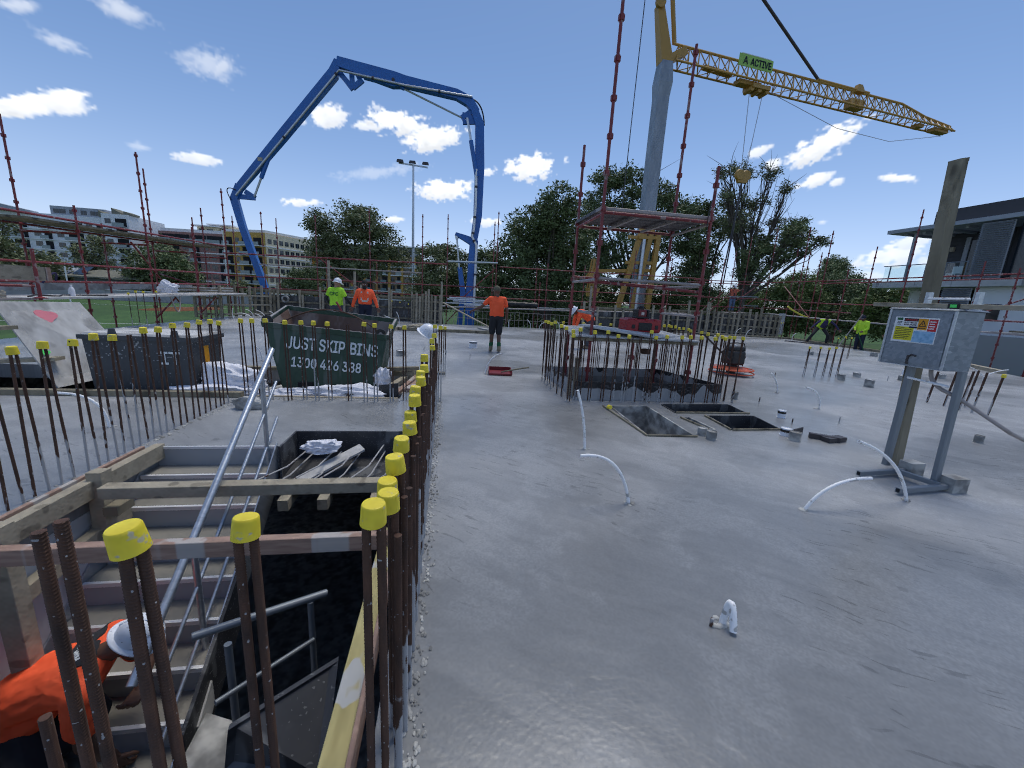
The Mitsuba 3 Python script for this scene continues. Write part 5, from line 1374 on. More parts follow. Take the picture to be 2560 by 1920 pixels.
def bone(*cr, n=10):
    return m3.Manifold.batch_hull([sph(c, r, n) for c, r in cr])


def union(ms):
    return m3.Manifold.batch_boolean(ms, m3.OpType.Add)


def as_mesh(m):
    m = m.to_mesh()
    return np.array(m.vert_properties[:, :3], float), np.array(m.tri_verts)


def as_manifold(v, f):
    return m3.Manifold(m3.Mesh(np.asarray(v, np.float32), np.asarray(f, np.uint32)))


def soften(m, step=.03, it=12, wrinkle=0., seed=0, fr=14.):
    v, f = as_mesh(m.refine_to_length(step))
    t = trimesh.Trimesh(v, f, process=False)
    trimesh.smoothing.filter_taubin(t, lamb=.5, nu=.52, iterations=it)
    v = np.array(t.vertices)
    if wrinkle:
        n = np.array(t.vertex_normals)
        v = v + n * (wrinkle * 2 * (meshkit.fbm(v * [fr, fr, fr * .6] + seed, 3) - .5))[:, None]
    return v, f


def hand_bones(w, d, nrm, s=1.0, curl=.7, right=True):
    d, nrm = unit(d), np.asarray(nrm, float)
    nrm = unit(nrm - d * (nrm @ d))
    side = np.cross(d, nrm) * (1 if right else -1)
    P = lambda a, b, c=0: w + s * (a * d + b * side + c * nrm)
    ms = [bone((P(.0, -.014), .017 * s), (P(.0, .014), .017 * s), (P(.085, -.032), .012 * s), (P(.088, .032), .012 * s))]
    for b, L in ((-.033, .062), (-.011, .078), (.011, .082), (.033, .072)):
        p0 = P(.088, b)
        d1 = unit(d + nrm * curl * .7)
        d2 = unit(d + nrm * curl * 2.2)
        p1 = p0 + d1 * L * .5 * s
        p2 = p1 + d2 * L * .5 * s
        ms += [bone((p0, .0105 * s), (p1, .0095 * s)), bone((p1, .0095 * s), (p2, .008 * s))]
    t0, t1 = P(.025, .03), P(.062, .062, .02)
    ms += [bone((t0, .014 * s), (t1, .0115 * s)), bone((t1, .0115 * s), (P(.095, .062, .036), .009 * s))]
    return ms


def head_parts(c, yaw, pitch, roll=0., s=1.0):
    R = trimesh.transformations.euler_matrix(pitch, roll, yaw, 'sxyz')
    def tr(m):
        A = np.array(R[:3, :4]); A[:, 3] = c
        return m.scale([s] * 3).transform(A)
    k = [m3.Manifold.sphere(1, 20).scale([.075, .095, .112]).translate([0, -.008, .02]), m3.Manifold.sphere(1, 16).scale([.058, .072, .062]).translate([0, .022, -.062]),
         bone(((0, .088, .028), .008), ((0, .105, -.012), .012), ((-.012, .094, -.018), .007), ((.012, .094, -.018), .007)),
         bone(((-.045, .072, .036), .014), ((.045, .072, .036), .014)), bone(((-.02, .088, -.052), .006), ((.02, .088, -.052), .006))]
    for x in (-1, 1):
        k.append(m3.Manifold.sphere(1, 10).scale([.012, .026, .034]).translate([.077 * x, -.005, .0]))
    return tr(union(k)), tr


def to_w(v, loc, rz, s=1.0):
    c, s_ = math.cos(rz), math.sin(rz)
    v = np.asarray(v, float) * s
    return np.stack([v[:, 0] * c - v[:, 1] * s_, v[:, 0] * s_ + v[:, 1] * c, v[:, 2]], 1) + loc


BASE = dict(pel=(0, 0, .95), wst=(0, 0, 1.09), chs=(0, .01, 1.29), nk=(0, 0, 1.455), hd=(0, .025, 1.60),
            shR=(.185, 0, 1.405), elR=(.245, -.02, 1.125), wrR=(.265, .07, .885), shL=(-.185, 0, 1.405), elL=(-.245, -.02, 1.125), wrL=(-.265, .07, .885),
            hpR=(.09, 0, .93), knR=(.105, .02, .50), anR=(.115, -.02, .09), hpL=(-.09, 0, .93), knL=(-.105, .02, .50), anL=(-.115, -.02, .09))


def worker(label, loc, rz, pose, wear, yaw=0., pitch=0., scale=1., fat=1., toes=((.0, 1), (.0, 1)), step=.03, palm=((0, 1, 0), (0, 1, 0)), curl=.7):
    """wear: shirt=(material, 'short'|'long'), legs=(material, 'shorts'|'long'), boots, hat=(kind, material), skin, extras"""
    J = {k: V(*v) for k, v in {**BASE, **pose}.items()}
    t = thing('person', label, 'person')
    U, H = unit(J['shR'] - J['shL']), unit(J['hpR'] - J['hpL'])
    chest = [(J['chs'] + U * a, .108 * fat) for a in (-.085, .085)]
    waist = [(J['wst'] + unit(U + H) * a, .102 * fat) for a in (-.06, .06)]
    pel = [(J['pel'] + H * a, .108 * fat) for a in (-.075, .075)]
    sho = [(J['shL'], .058), (J['shR'], .058)]
    g = lambda L, o, k=1.: [(c, r * k + o) for c, r in L]
    body = [bone(*g(chest, -.012), *g(sho, -.008)), bone(*g(chest, -.012), *g(waist, -.012)), bone(*g(waist, -.012), *g(pel, -.012)), bone((lerp(J['chs'], J['nk'], .6), .06), (J['nk'], .054)), bone((J['nk'], .054), (lerp(J['nk'], J['hd'], .6), .05))]
    for s in 'LR':
        body += [bone((J['sh' + s], .05), (J['el' + s], .041)), bone((J['el' + s], .041), (lerp(J['el' + s], J['wr' + s], .35), .041), (J['wr' + s], .027)),
                 bone((J['hp' + s], .088), (J['kn' + s], .056)), bone((J['kn' + s], .055), (lerp(J['kn' + s], J['an' + s], .3), .057), (J['an' + s], .037)), bone((J['an' + s], .036), (J['an' + s] + V(0, .1, -.045), .03))]
    v, f = soften(union(body), step, 8)
    hm, tr = head_parts(J['hd'], yaw, pitch)
    hands = []
    for k, s in enumerate('LR'):
        hands += hand_bones(J['wr' + s], unit(J['wr' + s] - J['el' + s]), palm[k], 1.0, curl, s == 'R')
    bm = as_manifold(v, f)
    try:
        bm = union([bm, hm] + hands)
    except Exception:
        pass
    v, f = as_mesh(bm)
    put = lambda v: to_w(v, loc, rz, scale)
    obj('body', (put(v), f), wear.get('skin', 'm_skin_brown'), t, 50)
    for x in (-.03, .03):
        e = as_mesh(tr(m3.Manifold.sphere(.011, 10).translate([x, .083, .020])))
        obj('eye', (put(e[0]), e[1]), 'm_white', t, True)
        e = as_mesh(tr(m3.Manifold.sphere(.006, 8).translate([x, .0905, .020])))
        obj('pupil', (put(e[0]), e[1]), 'm_black', t, True)
    mm, sl = wear['shirt']
    hem = [(c + unit(J['wst'] - J['pel']) * wear.get('hem', .0), r) for c, r in pel]
    sh = [bone(*g(chest, .010), *g(sho, .012), (lerp(J['chs'], J['nk'], .75), .075)), bone(*g(chest, .010), *g(waist, .014)), bone(*g(waist, .014), *g(hem, .008))]
    for s in 'LR':
        a, b = J['sh' + s], J['el' + s]
        if sl == 'vest':
            continue
        sh.append(bone((a, .066), (lerp(a, b, .30), .068), (lerp(a, b, .62), .060)))
        if sl == 'long':
            sh += [bone((a, .064), (b, .054)), bone((b, .054), (lerp(b, J['wr' + s], .9), .040))]
    v, f = soften(union(sh), step, 7, .007, hash(label) % 97 if False else len(label))
    obj('shirt', (put(v), f), mm, t, True)
    if 'under' in wear:
        u = []
        for s in 'LR':
            u += [bone((J['sh' + s], .057), (J['el' + s], .047)), bone((J['el' + s], .047), (lerp(J['el' + s], J['wr' + s], .92), .034))]
        if sl == 'vest':
            u += [bone(*g(chest, .002), *g(sho, .008)), bone(*g(chest, .002), *g(waist, .004)), bone(*g(waist, .004), *g(pel, .0))]
        v, f = soften(union(u), step, 6)
        obj('undershirt', (put(v), f), wear['under'], t, True)
    mm, sl = wear['legs']
    lg = [bone(*g(pel, .006), (J['wst'] * .35 + J['pel'] * .65, .105 * fat))]
    for s in 'LR':
        a, b = J['hp' + s], J['kn' + s]
        if sl == 'shorts':
            lg.append(bone((a, .105), (lerp(a, b, .5), .096), (lerp(a, b, .93), .086)))
        else:
            lg += [bone((a, .104), (b, .074)), bone((b, .074), (lerp(b, J['an' + s], .95), .058))]
    v, f = soften(union(lg), step, 6, .006, 5)
    obj('trousers' if sl != 'shorts' else 'shorts', (put(v), f), mm, t, True)
    for s, (ang, up) in zip('LR', toes):
        a = J['an' + s]
        d = V(math.sin(ang), math.cos(ang), 0)
        kn = unit(J['kn' + s] - a)
        b = union([bone((a + kn * .07, .052), (a, .050), (a - kn * .03 - d * .03, .046)), bone((a - kn * .035 - d * .03, .046), (a - V(0, 0, .045) + d * .08, .042), (a - V(0, 0, .055) + d * .155, .033))])
        v, f = soften(b, .025, 4)
        v[:, 2] = np.maximum(v[:, 2], a[2] - .09)
        obj('boot', (put(v), f), wear.get('boots', 'm_boot'), t, True)
        if 'socks' in wear:
            v, f = soften(bone((a + kn * .06, .056), (lerp(a, J['kn' + s], .36), .058)), .03, 3)
            obj('sock', (put(v), f), wear['socks'], t, True)
    kind, mm = wear['hat']
    if kind == 'helmet':
        prof = [(0, .150), (.03, .148), (.06, .138), (.085, .118), (.103, .085), (.111, .05), (.113, .02), (.138, .010), (.140, .004), (.112, .006)]
        hv, hf = M().lathe(prof, n=24).mesh()
        hv = hv * [.93, 1.12, 1.]
        hv[:, 1] += np.where((hv[:, 2] < .015) & (hv[:, 1] > .05), .03, 0)
        R = trimesh.transformations.euler_matrix(pitch, 0, yaw, 'sxyz')[:3, :3]
        obj('hard_hat', (put(hv @ R.T + J['hd']), hf), mm, t, 40)
        hv, hf = M().beam((0, -.115, .10), (0, 0, .158), .03, .012).beam((0, 0, .158), (0, .115, .10), .03, .012).mesh()
        obj('hat_ridge', (put(hv @ R.T + J['hd']), hf), mm, t)
    elif kind == 'brim':
        hv, hf = M().lathe([(0, .135), (.06, .13), (.088, .10), (.095, .045), (.13, .03), (.175, .012), (.175, .006), (.12, .02), (.09, .03)], n=22).mesh()
        R = trimesh.transformations.euler_matrix(pitch, 0, yaw, 'sxyz')[:3, :3]
        obj('sun_hat', (put(hv @ R.T + J['hd']), hf), mm, t, 40)
    else:
        cap = tr(m3.Manifold.sphere(1, 22).scale([.086, .108, .118]).translate([0, -.008, .03]).trim_by_plane([0, -.25, 1], .028))
        v, f = as_mesh(cap)
        obj('hair' if kind == 'hair' else 'cap', (put(v), f), mm, t, 50)
        if kind == 'cap':
            v, f = as_mesh(tr(m3.Manifold.batch_hull([m3.Manifold.cylinder(.008, .07, -1, 16).translate([0, .06, .05]), m3.Manifold.cylinder(.006, .055, -1, 16).translate([0, .13, .035])])))
            obj('cap_peak', (put(v), f), mm, t, 40)
    return t, put, J


OT, DC, SK = 'm_orange_tee', 'm_dark_cloth', 'm_skin_brown'
# the man walking away across the wet deck, left arm held out
worker('person in orange tee shirt and black shorts walking away, left arm held out', V(1.31, 10.75, 0), .06,
       dict(elL=(-.40, .06, 1.19), wrL=(-.585, .20, 1.09), elR=(.27, -.03, 1.13), wrR=(.285, .05, .88), knL=(-.10, .05, .50), anL=(-.105, .10, .09), knR=(.085, .03, .49), anR=(.085, -.10, .10), hd=(-.02, .03, 1.605)),
       dict(shirt=(OT, 'short'), legs=(DC, 'shorts'), socks='m_green_sock', boots='m_boot', hat=('cap', 'm_hat_olive'), hem=.03), yaw=.75, pitch=-.05, scale=1.0, fat=1.1, step=.022, palm=((0, 0, -1), (-1, 0, 0)))
# two men beyond the green bin
t, put, J = worker('person in lime green tee shirt and white hard hat seen from behind', V(-3.25, 12.8, 0), -.30,
                   dict(elR=(.30, .06, 1.15), wrR=(.36, .22, .98), elL=(-.30, -.03, 1.16), wrL=(-.27, .10, .98), hd=(.03, .05, 1.60)),
                   dict(shirt=('m_lime', 'short'), under=DC, legs=('m_grey_trouser', 'long'), hat=('helmet', 'm_helmet'), skin='m_skin_tan', hem=.02), yaw=-.35, pitch=-.25, fat=1.08)
v, f = text('CFC', .10, .004)
obj('print', (put(np.stack([v[:, 0] - .13, -.135 - v[:, 2], 1.24 + v[:, 1]], 1)), f), 'm_green_sock', t)
t, put, J = worker('bearded person in orange and navy long-sleeved shirt facing the camera', V(-2.45, 12.9, 0), math.pi + .1,
                   dict(elR=(.29, .03, 1.16), wrR=(.36, .07, .93), elL=(-.29, .03, 1.16), wrL=(-.36, .07, .93)), dict(shirt=('m_orange_tee', 'long'), legs=('m_navy', 'long'), hat=('hair', 'm_hair'), skin=SK, hem=.15), fat=1.12, pitch=-.12)
for dz in (1.12,):
    obj('reflective_band', (put(np.array(M().lathe([(.182, -.025), (.184, .025)], n=28).mesh()[0]) * [1.02, .76, 1] + [0, .0, dz]), M().lathe([(.182, -.025), (.184, .025)], n=28).mesh()[1]), 'm_reflect', t)
for x in (-.09, .09):
    vv, ff = M().beam((x, .13, 1.14), (x * .95, .115, 1.40), .04, .008, up=(0, 1, 0)).mesh()
    obj('reflective_band', (put(vv), ff), 'm_reflect', t)
vv, ff = as_mesh(bone(((-.03, .10, 1.50), .03), ((.03, .10, 1.50), .03), ((0, .09, 1.55), .035)))
obj('beard', (put(vv), ff), 'm_hair', t, 50)
vb = thing('concrete_vibrator', 'small white and black petrol vibrator engine standing between the two men beyond the skip bin', 'vibrator')
obj('engine', rbox(-2.98, -2.72, 12.35, 12.6, .40, .62, .04), 'm_black', vb, 40)
obj('tank', rbox(-2.80, -2.60, 12.33, 12.6, .46, .66, .04), 'm_white', vb, 40)
obj('frame', M().tube([(-3.0, 12.4, .3), (-3.0, 12.4, .72), (-2.85, 12.4, .82), (-2.7, 12.4, .72)], .014, 8), 'm_black', vb, 40)
obj('hose', M().tube(bez((-2.95, 12.5, .6), (-3.1, 12.4, 1.0), (-3.18, 12.55, 1.05), 8), .03, 8), 'm_dark_red', vb, 40)
bk = thing('bucket', 'pale plastic bucket beside the orange shirted man beyond the skip bin', 'bucket')
obj('tub', M().lathe([(0, .42), (.13, .42), (.17, .66), (.155, .66), (.12, .44), (0, .44)], (-2.05, 12.6, 0), 18), 'm_hat_sand', bk, 40)
obj('handle', M().tube(bez((-2.21, 12.6, .65), (-2.05, 12.6, .80), (-1.89, 12.6, .65), 8), .006, 6), 'm_dark_steel', bk, 40)
# bending worker left of the tower
worker('bending person in an orange long-sleeved shirt and white hard hat left of the scaffold tower', V(4.45, 12.3, 0), math.pi / 2,
       dict(pel=(0, -.06, .93), wst=(0, .08, 1.02), chs=(0, .26, 1.12), nk=(0, .38, 1.17), hd=(0, .50, 1.17), shR=(.18, .34, 1.14), shL=(-.18, .34, 1.14), elR=(.2, .42, .88), wrR=(.16, .44, .66), elL=(-.2, .42, .88), wrL=(-.16, .46, .66),
            hpR=(.09, -.06, .91), hpL=(-.09, -.06, .91)), dict(shirt=(OT, 'long'), legs=('m_grey_trouser', 'long'), hat=('helmet', 'm_helmet')), pitch=-.95)
# worker in jeans standing on the far right platform
t, put, J = worker('person in coral top, jeans and white hard hat standing on the far scaffold', V(18.55, 24.35, 1.36), math.pi - .1,
                   dict(elR=(.34, .05, 1.42), wrR=(.22, .12, 1.58), elL=(-.36, .06, 1.38), wrL=(-.50, .12, 1.52), anR=(.15, .08, .09), knR=(.14, .08, .5)), dict(shirt=('m_coral', 'short'), legs=('m_jeans', 'long'), hat=('helmet', 'm_helmet'), hem=.05), pitch=-.2)
for a, b in (((-.14, .10, 1.40), (.06, .135, 1.02)), ((.14, .10, 1.40), (-.06, .135, 1.02))):
    vv, ff = M().beam(a, b, .045, .012, up=(0, 1, 0)).mesh()
    obj('harness_strap', (put(vv), ff), 'm_black', t)
# crouching worker at the right kerb
t, put, J = worker('person in purple shirt and lime safety vest bending forward at the right kerb', V(18.95, 17.9, 0), math.pi - .45,
                   dict(pel=(0, -.16, .88), wst=(0, -.02, .99), chs=(0, .17, 1.12), nk=(0, .30, 1.26), hd=(0, .40, 1.34), shR=(.19, .25, 1.22), shL=(-.19, .25, 1.22), elR=(.42, .32, 1.02), wrR=(.60, .40, .82), elL=(-.44, .32, 1.02), wrL=(-.58, .42, .80),
                        hpR=(.1, -.16, .86), hpL=(-.1, -.16, .86), knR=(.36, .08, .50), anR=(.55, .0, .09), knL=(-.30, .10, .48), anL=(-.34, -.05, .09)), dict(shirt=('m_hivis_yellow', 'vest'), under='m_purple', legs=('m_dark_cloth', 'long'), hat=('hair', 'm_hair')), pitch=-.75, fat=1.08)
vv, ff = soften(bone(((-.035, .20, 1.06), .098), ((.035, .20, 1.06), .098), ((-.03, .31, 1.20), .065), ((.03, .31, 1.20), .065), ((-.03, .06, .96), .10), ((.03, .06, .96), .10)), .03, 4)
obj('shirt_front', (put(vv + [0, .045, -.022]), ff), 'm_purple', t, True)
worker('person in baggy lime jacket and dark cap standing left of the switch box', V(18.9, 15.8, -.12), math.pi / 2 + .35,
       dict(chs=(0, .05, 1.28), nk=(0, .08, 1.43), hd=(0, .13, 1.55), shR=(.185, .06, 1.38), shL=(-.185, .06, 1.38), elR=(.24, .14, 1.12), wrR=(.14, .34, 1.0), elL=(-.24, .12, 1.10), wrL=(-.14, .34, .98)),
       dict(shirt=('m_hivis_yellow', 'long'), legs=('m_navy', 'long'), hat=('cap', 'm_navy'), hem=-.04), pitch=-.35, fat=1.22)
worker('person in a sand-coloured sun hat mostly hidden behind the switch box', V(19.3, 14.75, -.1), math.pi / 2 + .2, dict(hd=(0, .12, 1.56), nk=(0, .06, 1.43), shR=(.18, .04, 1.38), shL=(-.18, .04, 1.38)),
       dict(shirt=('m_hivis_yellow', 'long'), legs=('m_grey_trouser', 'long'), hat=('brim', 'm_hat_sand')), pitch=-.3)
solo('tool_pole', M().tube([(18.0, 16.0, .02), (18.85, 15.9, 1.62)], .022, 8), 'm_weathered_tube', 'long grey pole leaning beside the lime jacketed worker', 'pole', smooth=40)
solo('rake_handle', M().tube([(18.75, 15.4, .0), (18.35, 15.5, .80)], .018, 8), 'm_green_sock', 'green tool handle held by the lime jacketed worker', 'tool', smooth=40)

# ---- the worker bent over on the stair, bottom left
t = thing('person', 'person in orange tee shirt and white hard hat bent over on the stair', 'person')
KS = 1.13


def K(x, y, z):   # the stair worker is posed in a frame that is then set back onto the stair
    q = CAM + (V(x, y, z) - CAM) * KS
    q[0] = max(q[0], -2.34)
    return q


neck, hd = K(-1.62, 1.955, -.375), K(-1.50, 1.965, -.335)
sR, sL = K(-1.66, 1.81, -.475), K(-1.72, 2.12, -.43)
cR = K(-1.80, 1.97, -.50)
ws, pv = K(-2.05, 1.975, -.60), K(-2.27, 1.985, -.70)
eR, wR = K(-1.675, 1.80, -.76), K(-1.62, 1.86, -.93)
eL, wL = K(-1.60, 2.13, -.62), K(-1.555, 1.99, -.665)
Uy = V(0, 1, 0)
KN, FT, KN2, FT2 = V(-2.12, 1.98, -1.28), V(-2.30, 1.70, -1.48), V(-2.05, 2.26, -1.10), V(-2.25, 2.10, -1.25)
tor = lambda o: [bone((cR - Uy * .085, .112 + o), (cR + Uy * .085, .112 + o), (sR, .066 + o), (sL, .066 + o), (lerp(cR, neck, .7), .078 + o)),
                 bone((cR - Uy * .085, .112 + o), (cR + Uy * .085, .112 + o), (ws - Uy * .075, .118 + o), (ws + Uy * .075, .118 + o)),
                 bone((ws - Uy * .075, .118 + o), (ws + Uy * .075, .118 + o), (pv - Uy * .085 + V(.03, 0, -.02), .125 + o), (pv + Uy * .085, .125 + o))]
body = tor(-.02) + [bone((lerp(cR, neck, .6), .07), (neck, .058)), bone((neck, .058), (lerp(neck, hd, .6), .055)), bone((sR, .055), (eR, .045)), bone((eR, .045), (lerp(eR, wR, .35), .046), (wR, .03)), bone((sL, .055), (eL, .045)), bone((eL, .045), (wL, .03)),
                    bone((pv - Uy * .09, .10), (KN, .065)), bone((KN, .06), (FT, .042)), bone((pv + Uy * .09, .10), (KN2, .065)), bone((KN2, .06), (FT2, .042))]
v, f = soften(union(body), .02, 8)
hm, tr = head_parts(hd, -math.pi / 2, -.9)
bm = union([as_manifold(v, f), hm] + hand_bones(wR, V(.12, .1, -.55), V(-.3, 1, .2), 1., .8, True) + hand_bones(wL, V(.1, -1, -.1), V(0, 0, 1), 1., 1.0, False))
v, f = as_mesh(bm)
obj('body', (v, f), SK, t, 50)
slv = [bone((sR, .078), (lerp(sR, eR, .3), .082), (lerp(sR, eR, .60), .080)), bone((sL, .075), (lerp(sL, eL, .6), .07))]
hemb = [bone((K(-1.92, 1.90, -.66), .075), (K(-2.2, 1.88, -.74), .09), (K(-2.0, 2.05, -.66), .08))]
shm = union(tor(.0) + slv + hemb)
v, f = soften(shm, .014, 14, 0)
tm_ = trimesh.Trimesh(v, f, process=False)
n = np.array(tm_.vertex_normals)
q = np.stack([v[:, 0] * 7 + v[:, 2] * 9, v[:, 1] * 6, v[:, 2] * 16 - v[:, 0] * 9], -1)
fold = np.abs(meshkit.fbm(q, 3, 4) - .5) * 2
v = v + n * (.016 * (.35 - fold) * np.clip((-1.84 - v[:, 0]) / .25, .25, 1))[:, None]
obj('shirt', (v, f), OT, t, True)
lo = union([bone((pv - Uy * .09 + V(.04, 0, -.05), .128), (pv + Uy * .09, .128), (K(-2.36, 1.98, -.78), .13)), bone((pv - Uy * .09 + V(.04, 0, -.05), .125), (KN, .10)), bone((KN, .10), (FT, .08)),
            bone((pv + Uy * .09, .125), (KN2, .10)), bone((KN2, .10), (FT2, .08)), bone((K(-2.05, 1.80, -.90), .09), (K(-1.85, 1.80, -1.05), .07), (K(-2.2, 1.8, -1.2), .12))])
v, f = soften(lo, .02, 8, .012, 3)
obj('trousers', (v, f), DC, t, True)
for a, b, c_ in (((-2.06, 1.765, -.80), (-2.10, 1.74, -.84), (-2.085, 1.735, -.93)), ((-2.02, 1.70, -.93), (-1.95, 1.69, -1.0), (-1.88, 1.70, -1.0))):
    obj('trouser_piping', M().tube(bez(K(*a), K(*b), K(*c_), 6), .006, 6), 'm_white_cloth', t, 40)
for p in (FT, FT2):
    v, f = soften(bone((p, .055), (V(*p) + V(.14, 0, -.03), .042), (V(*p) + V(0, 0, .1), .05)), .025, 4)
    obj('boot', (v, f), 'm_boot', t, True)
hv, hf = M().lathe([(0, .158), (.03, .156), (.06, .146), (.088, .124), (.106, .09), (.114, .05), (.116, .02), (.140, .008), (.142, .002), (.114, .004)], n=36).mesh()
hv = hv * [.80, .98, .88]
R = trimesh.transformations.euler_matrix(-.62, .12, -math.pi / 2 + .1, 'sxyz')[:3, :3]
obj('hard_hat', (hv @ R.T + hd + V(-.01, 0, .01), hf), 'm_helmet', t, 40)
hv, hf = M().tube([(0, -.108, .054), (0, -.086, .102), (0, 0, .144), (0, .086, .106), (0, .110, .054)], .010, 8).mesh()
obj('hat_ridge', (hv @ R.T + hd + V(-.01, 0, .01), hf), 'm_helmet', t, 40)
# black print with white lettering across the shoulders: thin skins that follow the shirt
back = trimesh.Trimesh(*soften(shm, .014, 14, 0), process=False)
shell = as_manifold(np.array(back.vertices) + np.array(back.vertex_normals) * .0075, back.faces)
shell2 = as_manifold(np.array(back.vertices) + np.array(back.vertex_normals) * .0100, back.faces)
eu, ev = unit(V(.30, -.62, -.02)), unit(V(.80, .42, .42))       # along the writing and up towards the neck
en = unit(np.cross(eu, ev))
en = en if en[2] > 0 else -en
def stamp(shape, s, o, up):
    poly = trimesh.creation.extrude_polygon(shape, .5, engine='earcut') if not isinstance(shape, tuple) else trimesh.Trimesh(*shape, process=False)
    vv = np.array(poly.vertices)
    w = np.asarray(o) + vv[:, :1] * eu + vv[:, 1:2] * ev + (vv[:, 2:] - .05) * np.cross(eu, ev)
    ff = np.array(poly.faces)
    m = as_manifold(w, ff)
    return as_mesh(s ^ m)
try:
    o_ = K(-1.735, 1.985, -.42)
    vv, ff = stamp(Polygon([(-.20, -.045), (.10, -.055), (.125, .02), (.10, .075), (.03, .07), (.0, .035), (-.06, .06), (-.20, .05)]).buffer(.012), shell, o_, en)
    obj('print', (vv, ff), DC, t)
    tx = meshkit.text_mesh('ACEFORM', .042, .5, True)
    tv = np.array(tx.vertices); tv[:, 0] *= .21 / tv[:, 0].max(); tv[:, 0] -= .115; tv[:, 1] -= .03
    vv, ff = stamp((tv, tx.faces), shell2, o_, en)
    obj('lettering', (vv, ff), 'm_print_white', t)
    vv, ff = stamp(Polygon([(.03, .03), (.075, .03), (.085, .06), (.05, .06)]), shell2, o_, en)
    obj('print_patch', (vv, ff), 'm_lime', t)
except Exception as e:
    print('print skipped', e)

# ================================================================ concrete pump boom
pb = thing('pump_boom', 'blue articulated concrete pump boom arching high over the far side of the deck', 'concrete pump')
YB = 27.0
def P2(x, z, dy=0.):
    return V(x, YB + dy, z)
def boom_box(pts, hs, w, name):   # box girder through pts with heights hs
    m = M()
    p = [V(*q) for q in pts]
    n = len(p)
    up = []
    for i in range(n):
        d = unit(p[min(i + 1, n - 1)] - p[max(i - 1, 0)])
        up.append(np.cross(d, (0, 1, 0)) * -1)
    v = []
    for i in range(n):
        ww = w if np.isscalar(w) else w[i]
        for a, b in ((-1, -1), (-1, 1), (1, 1), (1, -1)):
            v.append(p[i] + V(0, ww / 2 * a, 0) + up[i] * hs[i] / 2 * b)
    f = [[4 * i + k, 4 * i + (k + 1) % 4, 4 * i + 4 + (k + 1) % 4, 4 * i + 4 + k] for i in range(n - 1) for k in range(4)]
    f += [[0, 3, 2, 1], [4 * n - 4, 4 * n - 3, 4 * n - 2, 4 * n - 1]]
    m.put(v, f)
    return obj(name, m, 'm_boom_blue', pb)
boom_box([P2(1.45, -3.0), P2(1.50, 1.6), P2(1.60, 4.9)], [.62, .60, .50], .55, 'mast_section')
boom_box([P2(1.55, 4.6), P2(1.78, 6.3), P2(1.80, 9.2), P2(1.70, 11.6), P2(1.35, 12.35)], [.42, .52, .56, .52, .40], .42, 'lower_arm')
boom_box([P2(1.50, 12.2), P2(1.05, 12.72), P2(.3, 13.0), P2(-2.6, 13.28), P2(-3.3, 13.30), P2(-6.35, 13.80)], [.40, .55, .50, .55, .78, .48], .40, 'upper_arm')
boom_box([P2(-6.30, 13.85), P2(-6.55, 13.2), P2(-9.4, 9.75), P2(-11.9, 6.75)], [.35, .55, .50, .36], .36, 'third_arm')
boom_box([P2(-11.85, 6.9), P2(-12.20, 6.15), P2(-11.9, 4.7), P2(-10.9, 1.2), P2(-10.7, .5)], [.40, .40, .36, .34, .32], .30, 'tip_arm')
boom_box([P2(.42, 5.22), P2(1.0, 5.02), P2(1.55, 4.8)], [.18, .34, .5], .40, 'mast_lever')
boom_box([P2(.62, -3.0), P2(1.0, 1.6), P2(.75, 3.2)], [.36, .34, .28], .30, 'outrigger_leg')
def cyl(a, b, split, r, mm='m_boom_blue'):
    a, b = V(*a), V(*b)
    c_ = lerp(a, b, split)
    k = obj('cylinder', M().tube([a, c_], r, 10), mm, pb, 40)
    obj('piston_rod', M().tube([c_, b], r * .55, 8), 'm_galvanised', k, 40)
cyl(P2(-4.9, 13.22, -.05), P2(-3.2, 13.02, -.05), .8, .12)
cyl(P2(-2.9, 12.98, -.05), P2(.62, 11.82, -.05), .06, .10)
cyl(P2(1.62, 8.6, -.30), P2(.95, 11.75, -.30), .62, .13)
cyl(P2(.5, 5.15, -.1), P2(.72, 3.1, -.1), .12, .10, 'm_galvanised')
cyl(P2(-10.15, 8.6, -.1), P2(-11.1, 6.35, -.1), .55, .11)
for a, b in (((-6.15, 13.2), (-5.55, 12.62)), ((-5.55, 12.62), (-5.0, 13.1)), ((-5.55, 12.62), (-5.6, 13.6)), ((-6.3, 13.4), (-5.55, 12.55)), ((-5.1, 13.0), (-5.4, 13.6)), ((-11.6, 6.6), (-11.1, 6.3)), ((-12.0, 6.3), (-11.1, 6.3)), ((.65, 12.0), (1.4, 11.85)), ((.6, 11.8), (1.3, 12.3)), ((.7, 11.6), (1.45, 11.7))):
    obj('link', M().beam(P2(*a), P2(*b), .26, .15, up=(0, 1, 0)), 'm_boom_blue', pb)
for pts, r in (([P2(1.72, 1.0, -.36), P2(1.75, 4.6, -.36), P2(1.45, 5.1, -.36), P2(1.55, 5.5, -.36), P2(1.62, 7.0, -.36), P2(1.58, 9.0, -.36)], .075), ([P2(1.2, 12.9, -.28), P2(-2.6, 13.0, -.30), P2(-6.2, 13.3, -.28), P2(-6.55, 12.9, -.26), P2(-12.0, 6.3, -.26)], .06)):
    k = obj('delivery_pipe', M().tube(pts, r, 10), 'm_conduit' if r > .07 else 'm_galvanised', pb, 40)
    for q_, p_ in zip(pts, pts[1:]):
        d_ = unit(p_ - q_)
        obj('pipe_clamp', M().tube([lerp(q_, p_, .5) - d_ * .06, lerp(q_, p_, .5) + d_ * .06], r * 1.35, 10), 'm_dark_steel', k, 40)
obj('hose_loop', M().tube(bez(P2(-12.0, 6.6, -.2), P2(-12.75, 6.9, -.2), P2(-12.3, 6.05, -.2), 10), .025, 6), 'm_black', pb, 40)
